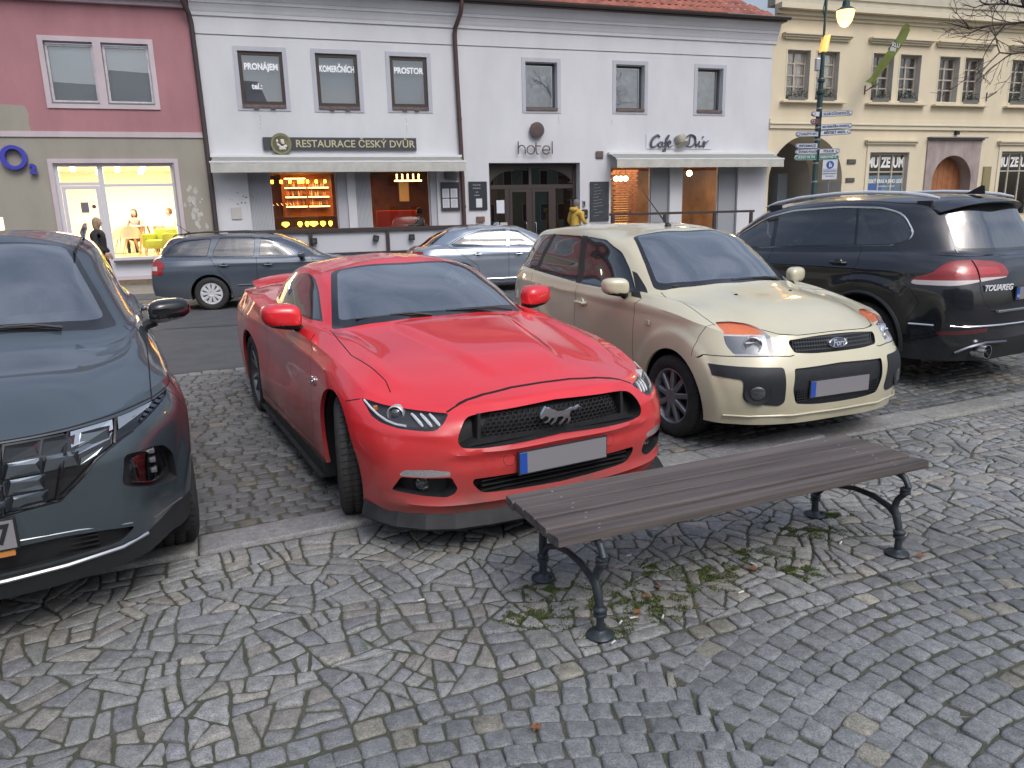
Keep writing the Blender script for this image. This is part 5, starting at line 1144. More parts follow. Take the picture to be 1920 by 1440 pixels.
# ground floor of the museum
for (a, b, c, d, tx) in ((23.34, 25.0, 1.2, 3.46, True), (29.22, 30.9, 1.2, 3.50, False)):
    f = FB(U); f.box(a - .26, b + .30, -.16, .005, 3.80, 3.86); f.box(a - .22, b + .26, -.10, .005, 3.72, 3.80); f.box(a - .14, a - .002, -.03, .003, c - .1, 3.72); f.box(b + .002, b + .14, -.03, .003, c - .1, 3.72); f.box(a - .002, b + .002, -.03, .003, d, 3.72); f.build('window_surround', YT, yl)
    w_ = sash(yl, U, a + .003, b - .003, c, d - .003, .12, .07, mat('putty_frame'), WG2, 'museum_window', mull=((a * 2 + b) / 3, (a + b * 2) / 3), bars=(2.82,))
    MT = mat('museum_letters', (.80, .80, .78), .6)
    for k, s2 in enumerate(('MU', 'ZE', 'UM')): text(s2, .46, MT, w_, 'window_text', loc=(a + (b - a) * (k + .5) / 3 - U, .135, 3.12), depth=.004, bold=.02, sx=.72)
    f = FB(U); f.box(a + .09, b - .09, .30, .31, c + .08, d - .08); f.build('backing', mat('museum_dark', (.10, .085, .08), .8, noise=.4, nscale=2), w_)
    if tx:
        f = FB(U); f.box(a + .09, b - .09, .135, .139, c + .1, 2.70); f.build('poster', mat('poster_teal', (.13, .19, .24), .7, noise=.35, nscale=2), w_)
        f = FB(U); f.box(a + .09, (a + b) / 2 - .1, .130, .134, c + .1, 2.42); f.build('poster', mat('poster_blue', (.06, .13, .34), .7), w_)
        text('ČESKÝ KRAS A JEHO LIDÉ', .17, MT, w_, 'window_text', loc=((a + b) / 2 - U, .120, 2.50), depth=.003, bold=.006, sx=.78); text('archeologie a historie', .09, MT, w_, 'window_text', loc=((a + b) / 2 + .1 - U, .120, 2.34), depth=.003, sx=.9)
STN = plaster('pinkish_sandstone', (.36, .30, .28), bump=.6, stain=.35, sc=3)
f = FB(U); n_ = 26; outer = lambda a: None
for s in (1, -1):
    for k in range(n_):
        a0_, a1_ = math.pi / 2 * k / n_, math.pi / 2 * (k + 1) / n_; P0 = (cx2 + s * .88 * math.cos(a0_), 2.475 + .88 * math.sin(a0_)); P1 = (cx2 + s * .88 * math.cos(a1_), 2.475 + .88 * math.sin(a1_))
        def rect(a_):
            x, z = math.cos(a_), math.sin(a_); t_ = min(1.21 / max(abs(x), 1e-6), 1.40 / max(z, 1e-6)); return (cx2 + s * x * t_, 2.475 + z * t_)
        Q0, Q1 = rect(a0_), rect(a1_); f.quad((P0[0], -.05, P0[1]), (P1[0], -.05, P1[1]), (Q1[0], -.05, Q1[1]), (Q0[0], -.05, Q0[1])); f.quad((P0[0], -.05, P0[1]), (P1[0], -.05, P1[1]), (P1[0], .38, P1[1]), (P0[0], .38, P0[1]))
    f.box(cx2 + s * .88, cx2 + s * 1.21, -.05, .38, .12, 2.475); f.quad((cx2 + s * 1.21, -.05, 2.475), (cx2 + s * 1.21, -.05, 3.875), (cx2 + s * 1.21, .0, 3.875), (cx2 + s * 1.21, .0, 2.475))
f.build('stone_portal', STN, yl, fix=False)
f = FB(U); f.box(25.74, 28.30, -.20, .005, 3.93, 3.97); f.box(25.80, 28.22, -.13, .005, 3.876, 3.93); f.build('portal_hood', mat('hood_grey', (.20, .19, .18), .8), yl)
f = FB(U); f.box(26.0, 27.95, .382, .42, .12, 3.4)
for k in range(8): f.cur = 1; f.box(26.05 + k * .24, 26.05 + k * .24 + .008, .379, .382, .12, 3.4)
f.build('round_door', [mat('door_orange_wood', (.34, .13, .05), .6, noise=.2, nscale=4), BRN], yl)
for (a, b, c, d, lb) in ((22.41, 22.76, 3.08, 3.23, 'upper dark plaque on the yellow wall right of the arched passage'), (22.41, 22.76, 2.48, 2.62, 'lower dark plaque on the yellow wall right of the arched passage'), (28.43, 28.80, 2.1, 2.97, 'tall brass plate right of the round stone portal')):
    t = facthing('wall_plaque', lb, 'plaque', (a + b) / 2, n=-.035, z=c); m = MB(); m.box(-(b - a) / 2, (b - a) / 2, 0, .033, 0, d - c, .004); m.cur = 1; m.box(-(b - a) / 2 + .04, (b - a) / 2 - .04, -.004, 0, .03, d - c - .03); m.build('plate', [mat('plaque_dark', (.07, .07, .06), .5), mat('plaque_face', (.10, .10, .09), .4)] if b < 25 else [mat('brass_plate', (.28, .24, .12), .4, metal=.3), mat('brass_face', (.32, .28, .14), .35, metal=.3)], t)
t = facthing('wall_camera', 'small dark cube lamp above the round stone portal', 'lamp', 27.0, n=-.10, z=4.06); m = MB(); m.box(-.08, .08, 0, .10, 0, .13, .01); m.build('housing', BLK, t)
# flag brackets and the banner
def bracket(u, z, lb):
    t = facthing('flag_bracket', lb, 'bracket', u, 'iron flag brackets', -.02, z); m = MB(); m.smooth = True; m.tube([(0, 0, -.14), (0, 0, .14)], .018, 6); m.tube([(0, 0, -.05), (.06, -.12, .02), (.14, -.26, .12)], .016, 6); m.build('iron', mat('old_iron', (.06, .045, .04), .6), t)
bracket(22.91, 5.45, 'iron flag bracket left of the banner'); bracket(28.2, 5.35, 'empty iron flag bracket at the right on the yellow wall')
t = facthing('banner_flag', 'long curved olive green banner hanging on a slanted pole before the yellow house', 'flag', 22.9, n=-.3, z=5.45)
m = MB(); m.smooth = True; m.tube([(0, 0, 0), (-.25, -.6, .05), (-.45, -.5, .10)], .014, 6); m.tube([(-.45, -.5, .02), (-.10, -.5, .62), (.45, -.5, 1.42), (.66, -.5, 1.72), (.78, -.5, 1.86), (.88, -.5, 1.86)], .010, 6); m.build('pole', mat('pole_olive', (.10, .12, .03), .6), t)
fl = [(22.21, 5.56), (22.45, 5.72), (22.61, 6.04), (22.9, 6.43), (23.15, 6.69), (23.39, 7.03), (23.5, 7.27), (23.63, 7.36), (23.76, 7.31), (23.81, 7.16), (23.69, 6.88), (23.49, 6.66), (23.24, 6.35), (23.0, 6.05), (22.7, 5.7), (22.53, 5.49), (22.40, 5.52)]
m = MB(); P2 = [(p[0] - 22.9, p[1] - 5.45) for p in fl]; f_ = lambda x, z, o: (x, -.50 + .03 * math.sin(z * 5) + o, z)
lo = [m.vert(f_(*p, -.004)) for p in P2]; hi = [m.vert(f_(*p, .004)) for p in P2]
for tri in tessellate_polygon([[Vector((p[0], p[1], 0)) for p in P2]]): m.face([lo[i] for i in tri]); m.face([hi[i] for i in tri[::-1]])
for i in range(len(P2)): j = (i + 1) % len(P2); m.face([lo[i], lo[j], hi[j], hi[i]])
ck = m.build('cloth', mat('banner_olive', (.135, .165, .035), .8), t)
m = MB(); q = [(.06, 1.10), (.30, 1.37), (.62, 1.24), (.40, .96)]; m.prism(q, -.515, -.508, ax=1); m.build('dark_field', mat('field_dark', (.07, .08, .05), .8), ck)
for k, s2 in enumerate(('KLU', 'BM')): text(s2, .17, mat('flag_letters', (.55, .57, .52), .8), ck, 'flag_text', loc=(.36 - k * .10, -.530, 1.23 - k * .13), rot=(R(90), R(8), 0), depth=.004, bold=.006)
# ================================================================ street lamp with direction signs
def street_lamp():
    PX, PY = 6.89, 17.0; GRN = mat('post_green', (.030, .065, .060), .5, metal=.2)
    t = thing('street_lamp', 'lit street lamp on a green post carrying many direction signs', 'street lamp', (PX, PY, 0))
    m = MB(); m.smooth = True
    m.lathe([(.16, 0), (.16, .25), (.12, .35), (.085, .9), (.085, 1.0), (.062, 1.05), (.060, 4.05), (.085, 4.08), (.085, 4.14), (.055, 4.16), (.052, 4.30), (.075, 4.32), (.075, 4.37), (.048, 4.40), (.045, 4.92)], 18); m.lathe([(.03, 4.92), (.028, 6.3), (.02, 6.32)], 12); m.build('post', GRN, t)
    m = MB(); m.smooth = True; m.tube([(0, 0, 5.55), (-.06, 0, 5.75), (-.02, 0, 6.0)], .012, 6); m.tube([(0, 0, 6.25), (.12, 0, 6.42), (.32, 0, 6.42), (.425, 0, 6.25), (.425, 0, 5.93)], .020, 8); m.build('arm', GRN, t)
    m = MB(); m.smooth = True; m.lathe([(.02, 5.95), (.07, 5.93), (.08, 5.82), (.18, 5.76), (.195, 5.735)], 24, c=(.425, 0, 0)); hd = m.build('lamp_head', GRN, t)
    GLW = mat('sodium_glow', (1, .7, .3), .5, emit=(1, .46, .15), estr=3.4)
    m = MB(); m.smooth = True; m.lathe([(.185, 5.733), (.175, 5.64), (.14, 5.52), (.08, 5.44), (.001, 5.41)], 24, c=(.425, 0, 0)); m.build('lamp_bowl', GLW, hd)
    l = bpy.data.lights.new('lamp_light', 'POINT'); l.energy = 30; l.color = (1, .62, .25); l.shadow_soft_size = .18; o = bpy.data.objects.new('lamp_light', l); link(o); o.parent = t; o.location = (.425, 0, 5.30)
    m = MB(); m.prism([(-.065, 4.93), (.075, 4.93), (.125, 5.27), (-.015, 5.24)], -.05, .07); m.cur = 1; m.prism([(.02, 4.95), (.04, 4.95), (.085, 5.25), (.065, 5.25)], -.056, -.051); m.build('orange_panel', [mat('lit_orange_panel', (.9, .45, .12), .5, emit=(1, .45, .10), estr=.9), mat('panel_pale', (.9, .6, .3), .5, emit=(1, .6, .25), estr=1.2)], t)
    m = MB(); m.box(-.15, -.06, -.05, .05, 4.55, 4.80, .01); m.build('junction_box', ALU, t)
    W = mat('sign_white', (.66, .68, .72), .4); BL = mat('sign_text_blue', (.05, .09, .20), .5); EDG = mat('sign_edge', (.09, .12, .16), .5)
    def arm(s, x0, x1, z0, z1, face=W, tc=BL, h=.11, edge=EDG, ts=.075, lab=None, ar=True):
        m = MB(); m.cur = 0; r_ = h / 2; tip = 1 if abs(x1) > abs(x0) else -1; sg = 1 if x1 > 0 else -1; n = 8; xe = x1 - sg * r_; pts = [(x0, -r_), (xe, -r_)] + [(xe + sg * r_ * math.cos(a), r_ * math.sin(a)) for a in np.linspace(-math.pi / 2, math.pi / 2, n)] + [(xe, r_), (x0, r_)]
        sl = (z1 - z0) / (x1 - x0); P = [(x, z0 + (x - x0) * sl + z) for x, z in pts]; m.prism(P, -.095, -.075); m.cur = 1
        Q = [(x * 1.0 if abs(x - x0) < .01 else x - sg * .008, z0 + (x - x0) * sl + z * .84) for x, z in pts]; m.prism(Q, -.0985, -.0952)
        o = m.build('direction_sign', [edge, face], t, label=lab)
        if s: text(s, ts, tc, o, 'sign_text', loc=((x0 + xe) / 2 , -.102, (z0 + z1) / 2), rot=(R(90), -math.atan(sl), 0), depth=.003, bold=.0022, sx=.86)
        if ar:
            m = MB(); c = (xe + sg * .0, 0, z0 + (xe - x0) * sl); m.lathe([(.036, -.1035), (.036, -.0990)], 16, ax=1, c=c); m.cur = 1; m.lathe([(.026, -.1065), (.026, -.1040)], 16, ax=1, c=c); m.build('arrow_roundel', [tc, face], o)
    arm('KLUB DŮCHODCŮ', .03, .70, 3.640, 3.655, lab='white direction sign for the pensioners club, highest right'); arm('', -.03, -.205, 3.645, 3.655, lab='short white direction sign, highest left', edge=mat('sign_maroon', (.12, .02, .04), .5)); arm('', -.03, -.21, 3.49, 3.50, face=mat('sign_maroon_face', (.20, .05, .07), .5), tc=W, lab='short maroon direction sign')
    arm('MÚ-PORUČÍKA HODSKA', .03, .71, 3.372, 3.395, ts=.06, lab='white direction sign, second on the right'); arm('MĚSTSKÝ AREÁL', .03, .70, 3.245, 3.268, lab='white direction sign, third on the right'); arm('TOALETY-WC', -.03, -.52, 3.232, 3.238, lab='white direction sign for toilets')
    arm('INFORMACE', -.03, -.515, 2.985, 2.99, lab='white direction sign for information'); arm('MĚSTSKÁ POLICIE', -.03, -.515, 2.862, 2.862, ts=.066, lab='white direction sign for town police'); arm('POLICIE', .03, .48, 2.865, 2.865, lab='white direction sign for police at the right')
    G = mat('sign_green', (.02, .22, .14), .4); arm('KINO MLÝN', -.03, -.515, 2.742, 2.745, face=G, tc=W, edge=W, lab='green direction sign at the left'); arm('PARKOVIŠTĚ', .03, .48, 2.738, 2.738, face=G, tc=W, edge=W, lab='green direction sign at the right')
    for z in (3.35, 3.1, 2.9, 3.75, 2.6, 2.2): m = MB(); m.lathe([(.066, z), (.070, z + .005), (.070, z + .03), (.066, z + .035)], 16); m.build('clamp', ALU, t)
    # traffic plate on a thin post of its own
    t2 = thing('traffic_sign', 'white rectangular pedestrian zone sign with a blue roundel on a thin post', 'traffic sign', (PX + .285, PY - .06, 0)); m = MB(); m.box(-.175, .175, -.03, -.015, 2.25, 2.70, .012); m.cur = 1; m.box(-.165, .165, -.032, -.0305, 2.26, 2.69); pl = m.build('plate', [EDG, W], t2)
    m = MB(); m.lathe([(.085, -.036), (.085, -.033)], 24, ax=1, c=(0, 0, 2.575)); m.build('roundel', mat('roundel_blue', (.03, .10, .38), .4), pl)
    m = MB(); m.lathe([(.001, -.038), (.012, -.0375)], 10, ax=1, c=(-.01, 0, 2.63)); m.prism([(-.025, 2.61), (.005, 2.61), (.015, 2.53), (.004, 2.52), (-.005, 2.55), (-.016, 2.52), (-.026, 2.525)], -.038, -.0365); m.prism([(.02, 2.595), (.036, 2.595), (.04, 2.53), (.022, 2.53)], -.038, -.0365); m.build('figures', W, pl)
    for k, s in enumerate(('ZÁSOBOVÁNÍ MIMO', 'DOPRAVNÍ OBSLUHY', 'TAXI 18-10 H')): text(s, .034, BL, pl, 'sign_text', loc=(0, -.035, 2.44 - k * .055), depth=.002, bold=.001, sx=.95)
    m = MB(); m.box(-.15, .15, -.0345, -.033, 2.478, 2.484); m.build('divider', BL, pl); m = MB(); m.lathe([(.022, 0), (.022, 2.72)], 10, c=(0, .0, 0)); m.build('post', ALU, t2)
street_lamp()
# ================================================================ bare tree reaching in from the upper right
def bare_tree(name, x, y, h, seed, label, lean=(0, 0), spread=1.0, big=1.0, z0=2.4, depth=5):
    t = thing(name, label, 'tree', (x, y, 0)); rg = random.Random(seed); bark = mat('bark_grey', (.075, .062, .055), .9, noise=.35, nscale=14, bump=.5, bscale=25); tk = MB(); tk.smooth = True; tk.tube([(0, 0, -.05), (.02, 0, .6), (lean[0] * .3, lean[1] * .3, z0)], [.24 * big, .17 * big, .14 * big], 12); tk.build('trunk', bark, t)
    cr_ = MB(); cr_.smooth = True; V = Vector
    def grow(p, d, L, r, lv):
        n = 5; pts = [p]; q = p; dd = d.copy()
        for k in range(n): dd = (dd + V((rg.gauss(0, .16), rg.gauss(0, .16), rg.gauss(.03, .12)))).normalized(); q = q + dd * (L / n); pts.append(q)
        cr_.tube(pts, [r * (1 - .5 * k / n) for k in range(n + 1)], 6 if lv < 2 else 4, cap=False)
        if lv >= depth: return
        for k in range(rg.randint(3, 4) if lv < 3 else rg.randint(2, 4)):
            i = rg.randint(2, n); nd = (dd + V((rg.gauss(0, .65), rg.gauss(0, .65), rg.gauss(.05, .4)))).normalized(); grow(pts[i], nd, L * rg.uniform(.55, .8), r * rg.uniform(.42, .58), lv + 1)
    for k in range(5): a = k * 1.26 + rg.uniform(-.3, .3); grow(V((lean[0] * .3, lean[1] * .3, z0 - .05)), V((math.cos(a) * spread + lean[0], math.sin(a) * spread + lean[1], 1.0)).normalized(), h * .32, .085 * big, 0)
    cr_.build('crown', bark, t, fix=False); return t
def reaching_tree():
    t = thing('bare_tree', 'leafless tree whose thin branches reach into the upper right corner', 'tree', (10.3, 12.6, 0)); rg = random.Random(21); bark = mat('bark_grey', (.075, .062, .055), .9, noise=.35, nscale=14, bump=.5, bscale=25)
    m = MB(); m.smooth = True; m.tube([(0, 0, -.05), (.02, 0, .8), (-.05, 0, 2.6), (-.1, 0, 4.2), (0, .1, 6.5)], [.26, .18, .15, .12, .05], 12); m.build('trunk', bark, t); cr_ = MB(); cr_.smooth = True; V = Vector; O = V((10.3, 12.6, 0))
    def twig(p, d, L, r, lv, mx):
        n = 5; pts = [p]; q = p; dd = d.copy()
        for k in range(n): dd = (dd + V((rg.gauss(0, .13), rg.gauss(0, .13), rg.gauss(.0, .13)))).normalized(); q = q + dd * (L / n); pts.append(q)
        cr_.tube(pts, [max(.0028, r * (1 - .6 * k / n)) for k in range(n + 1)], 5 if lv < 2 else 4, cap=False)
        if lv >= mx: return
        for k in range(rg.randint(2, 4)): i = rg.randint(1, n); nd = (dd * 1.1 + V((rg.gauss(0, .5), rg.gauss(0, .5), rg.gauss(0, .5)))).normalized(); twig(pts[i], nd, L * rg.uniform(.45, .75), r * rg.uniform(.4, .6), lv + 1, mx)
    # main boughs aimed at the spots where the photo shows them
    for (s, e, r_) in (((-.08, 0, 3.9), (7.35, 12.0, 4.55), .040), ((-.08, 0, 4.0), (7.15, 12.1, 4.25), .034), ((-.06, 0, 3.6), (7.55, 12.0, 3.86), .030), ((-.1, 0, 4.3), (7.7, 12.2, 4.95), .036), ((0, .1, 5.0), (8.6, 13.0, 7.4), .045), ((0, .1, 4.6), (12.8, 13.5, 6.8), .05), ((0, 0, 4.4), (11.5, 11.0, 6.9), .05), ((0, 0, 4.8), (11.4, 14.5, 7.2), .05)):
        S = O + V(s); E_ = V(e); pts = []; n = 10
        for k in range(n + 1): f = k / n; p = S.lerp(E_, f); p.z += .22 * math.sin(f * math.pi) + rg.gauss(0, .02); p.x += rg.gauss(0, .03); pts.append(p - O)
        cr_.tube(pts, [r_ * (1 - .75 * k / n) + .003 for k in range(n + 1)], 7, cap=False)
        for k in range(3, n + 1):
            for q in range(2 if k > 6 else 1):
                d = (pts[min(k, n)] - pts[k - 1]).normalized(); nd = (d * .9 + V((rg.gauss(0, .5), rg.gauss(0, .5), rg.gauss(0, .5)))).normalized(); twig(pts[k], nd, rg.uniform(.35, .75), r_ * .34, 1, 3)
    cr_.build('crown', bark, t, fix=False)
reaching_tree()
# ================================================================ people
def skin_body(name, J, E_, mt, parent=None, sub=2, root=0):
    """J: list of (co, rx, ry), E_: bones"""
    me = bpy.data.meshes.new(name); me.from_pydata([j[0] for j in J], E_, []); o = bpy.data.objects.new(name, me); link(o)
    md = o.modifiers.new('s', 'SKIN'); md.use_smooth_shade = True
    for i, j in enumerate(J): me.skin_vertices[0].data[i].radius = (j[1], j[2] if len(j) > 2 else j[1])
    me.skin_vertices[0].data[root].use_root = True; s = o.modifiers.new('u', 'SUBSURF'); s.levels = sub; s.render_levels = sub
    dg = bpy.context.evaluated_depsgraph_get(); dg.update(); m2 = bpy.data.meshes.new_from_object(o.evaluated_get(dg)); m2.name = name; m2.materials.clear(); m2.materials.append(mt)
    for p in m2.polygons: p.use_smooth = True
    bpy.data.objects.remove(o); o2 = bpy.data.objects.new(name, m2); link(o2)
    if parent: o2.parent = parent
    return o2
SKIN = mat('skin', (.50, .30, .21), .6)
def head(parent, c, hair, long=False, rot=0, s=1.0):
    c = Vector(c); m = MB(); m.smooth = True; m.T = Matrix.Translation(c) @ Matrix.Rotation(rot, 4, 'Z') @ Matrix.Scale(s, 4)
    bm = bmesh.new(); bmesh.ops.create_icosphere(bm, subdivisions=3, radius=1)
    for v in bm.verts:
        p = v.co; x, y, z = p.x * .090, p.y * .074, p.z * .118
        if z < 0: y *= 1 - .35 * (-z / .118); x *= 1 - .12 * (-z / .118)
        if p.x > .9 and abs(p.y) < .25 and -.25 < p.z < .1: x += .018
        v.co = Vector((x, y, z))
    m.add(bm); bm.free(); m.box(.086, .108, -.011, .011, -.03, .008, .006)
    for sy in (-1, 1): m.box(-.012, .012, .070 * sy, .080 * sy, -.03, .02, .004)
    h = m.build('head', SKIN, parent); e = MB(); e.T = m.T
    for sy in (-1, 1): e.lathe([(.001, .078), (.010, .081), (.008, .086), (.001, .087)], 8, ax=0, c=(0, .030 * sy, .012))
    e.box(.082, .089, -.022, .022, -.058, -.052); e.build('face_features', mat('feature_dark', (.10, .04, .03), .6), h)
    bm = bmesh.new(); bmesh.ops.create_icosphere(bm, subdivisions=3, radius=1)
    for v in bm.verts:
        p = v.co.copy(); x, y, z = p.x * .102 - .012, p.y * .088, p.z * .125 + .012
        if p.x > .35 and z < .055: x = .05
        if long and z < 0: z *= 2.2; x = min(x, .02); y *= 1.12
        elif z < -.05: z = -.05; x = min(x, -.02)
        v.co = Vector((x + .004 * math.sin(p.z * 20 + p.y * 9), y + .004 * math.sin(p.z * 17), z))
    m = MB(); m.smooth = True; m.T = Matrix.Translation(c) @ Matrix.Rotation(rot, 4, 'Z') @ Matrix.Scale(s, 4); m.add(bm); bm.free(); m.build('hair', hair, h)
def hand(parent, c, d, mt=None):
    c = Vector(c); d = Vector(d).normalized(); a = d.orthogonal().normalized(); m = MB(); m.smooth = True; m.tube([c, c + d * .045, c + d * .085], [.022, .034, .028], 8)
    for k in range(4): o = a * (k - 1.5) * .017; m.tube([c + d * .08 + o, c + d * (.12 + (.008 if k in (1, 2) else 0)) + o, c + d * .145 + o + d.cross(a) * .012], [.009, .008, .006], 6)
    m.tube([c + d * .03 + a * .03, c + d * .06 + a * .05, c + d * .09 + a * .055], [.010, .009, .007], 6); m.build('hand', mt or SKIN, parent)
def walker(name, label, loc, rz, hgt, coat, legs, hair, long, stride=.28, hood=False, arm=.2, shoes=None, bag=False):
    t = thing(name, label, 'person', loc, rz); k = hgt / 1.75; s = lambda x, y, z: (x * k, y * k, z * k)
    skin_body('trousers', [(s(0, 0, .98), .15 * k, .12 * k), (s(.02, .10, .88), .095 * k), (s(stride * .5, .10, .50), .065 * k), (s(stride * .8, .10, .09), .045 * k), (s(0, -.10, .88), .095 * k), (s(-stride * .2, -.10, .50), .065 * k), (s(-stride * .9, -.10, .12), .045 * k)], [(0, 1), (1, 2), (2, 3), (0, 4), (4, 5), (5, 6)], legs, t)
    for x, y, z in ((stride * .8, .10, .0), (-stride * .9, -.10, .03)): m = MB(); m.smooth = True; m.T = Matrix.Scale(k, 4); m.box(x - .08, x + .18, y - .045, y + .045, z, z + .09, .03); m.build('shoe', shoes or BLK, t)
    skin_body('coat', [(s(0, 0, .86), .19 * k, .15 * k), (s(0, 0, 1.05), .17 * k, .13 * k), (s(.01, 0, 1.28), .19 * k, .14 * k), (s(0, 0, 1.42), .15 * k, .11 * k), (s(0, 0, 1.50), .07 * k), (s(0, .19, 1.40), .075 * k), (s(-.04, .25, 1.15), .062 * k), (s(arm * .6, .24, .94), .048 * k), (s(0, -.19, 1.40), .075 * k), (s(.03, -.25, 1.15), .062 * k), (s(arm, -.22, .97), .048 * k)], [(0, 1), (1, 2), (2, 3), (3, 4), (3, 5), (5, 6), (6, 7), (3, 8), (8, 9), (9, 10)], coat, t)
    head(t, s(.03, 0, 1.63), hair, long, s=k); m = MB(); m.smooth = True; m.tube([s(0, 0, 1.46), s(.015, 0, 1.56)], .05 * k, 10); m.build('neck', SKIN, t)
    hand(t, s(arm * .6 + .01, .24, .92), (.3, 0, -1)); hand(t, s(arm + .01, -.22, .95), (.3, 0, -1))
    if hood: m = MB(); m.smooth = True; m.T = Matrix.Translation(s(-.10, 0, 1.47)); m.lathe([(.02, -.08), (.10, -.06), (.13, 0), (.11, .06), (.06, .07)], 16); m.build('hood', coat, t)
    return t
walker('person', 'blond long haired woman in a dark coat walking past the lit shop', fw(-.10, -2.4, .121), FH + R(-8), 1.70, mat('coat_charcoal', (.030, .028, .032), .9), mat('trousers_black', (.018, .018, .02), .9), mat('hair_blond', (.32, .24, .15), .7, bump=.6, bscale=60), True)
walker('person', 'person in a mustard yellow hooded jacket standing at the hotel door', fw(12.22, -.75, .30), FH + R(25), 1.76, mat('jacket_mustard', (.55, .36, .07), .85, bump=.3, bscale=20), mat('trousers_navy', (.03, .035, .05), .9), mat('hair_grey', (.16, .15, .14), .8), False, stride=.06, hood=True, arm=.28)
def sitter(label, u, n, z, rz, top, hair, long=True):
    t = thing('person', label, 'person', fw(u, n, z), rz)
    skin_body('jacket', [((0, 0, .50), .16, .13), ((0, 0, .80), .15, .12), ((0, 0, 1.0), .12, .10), ((0, 0, 1.08), .06), ((0, .18, .98), .06), ((.16, .22, .80), .05), ((.36, .12, .80), .04), ((0, -.18, .98), .06), ((.16, -.22, .80), .05), ((.36, -.12, .80), .04)], [(0, 1), (1, 2), (2, 3), (2, 4), (4, 5), (5, 6), (2, 7), (7, 8), (8, 9)], top, t)
    skin_body('trousers', [((0, 0, .50), .14, .12), ((.18, .10, .50), .085), ((.45, .11, .50), .065), ((.45, .11, .06), .045), ((.18, -.10, .50), .085), ((.45, -.11, .50), .065), ((.45, -.11, .06), .045)], [(0, 1), (1, 2), (2, 3), (0, 4), (4, 5), (5, 6)], mat('trousers_navy'), t)
    head(t, (.02, 0, 1.20), hair, long); hand(t, (.37, .11, .80), (1, -.2, 0)); hand(t, (.37, -.11, .80), (1, .2, 0)); return t
sitter('dark haired person seated behind the table in the lit shop', -.16, 2.9, .78, FH + R(-100), mat('blouse_grey', (.20, .17, .16), .9), mat('hair_black', (.02, .016, .014), .6))
sitter('person in white seated at the right inside the lit shop', .82, 2.6, .78, FH + R(-130), mat('shirt_white', (.7, .66, .6), .9), mat('hair_brown', (.10, .05, .03), .7), False)
sitter('dark clothed guest seated inside the right restaurant window', 8.0, 1.6, .62, FH + R(170), mat('jumper_black', (.02, .02, .024), .9), mat('hair_black'), False)
# ================================================================ unseen houses added behind the viewer, only as something to reflect
def reflected_row():
    x = -34; cols = [(.42, .36, .26), (.48, .46, .42), (.36, .28, .24), (.45, .43, .34), (.38, .40, .40), (.50, .42, .32), (.3, .36, .26), (.42, .2, .15)]; rg = random.Random(4); i = 0
    while x < 34:
        w_ = rg.uniform(9, 13); h = rg.uniform(7.5, 10.5); t = thing('town_house', ('ochre', 'pale grey', 'brown', 'straw', 'bluish grey', 'sandy', 'mossy green', 'rust red')[i % 8] + ' two storey house, unseen, added behind the viewer for reflections', 'house', (x + w_ / 2, -26, 0)); a = w_ / 2
        m = MB(); m.box(-a + .03, a - .03, -8, 0, 0, h); m.build('wall', plaster('near_plaster_' + 'abcdefgh'[i % 8], cols[i % 8]), t); m = MB(); m.prism([(-9, h), (.6, h), (-3.7, h + 4)], -a, a, ax=0); m.build('roof', mat('near_roof', (.14, .06, .045), .8, noise=.3, nscale=3), t)
        n = int(w_ / 2.2)
        for r_ in range(2):
            for k in range(n):
                u = -a + (k + .5) * w_ / n; z = 1.0 + r_ * 3.6; m = MB(); m.box(u - .55, u + .55, 0, .04, z, z + 1.9); m.cur = 1; m.box(u - .47, u + .47, .041, .05, z + .08, z + 1.82); m.build('window', [WF, mat('near_pane', (.03, .035, .04), .1, coat=.5)], t)
        x += w_; i += 1
reflected_row()
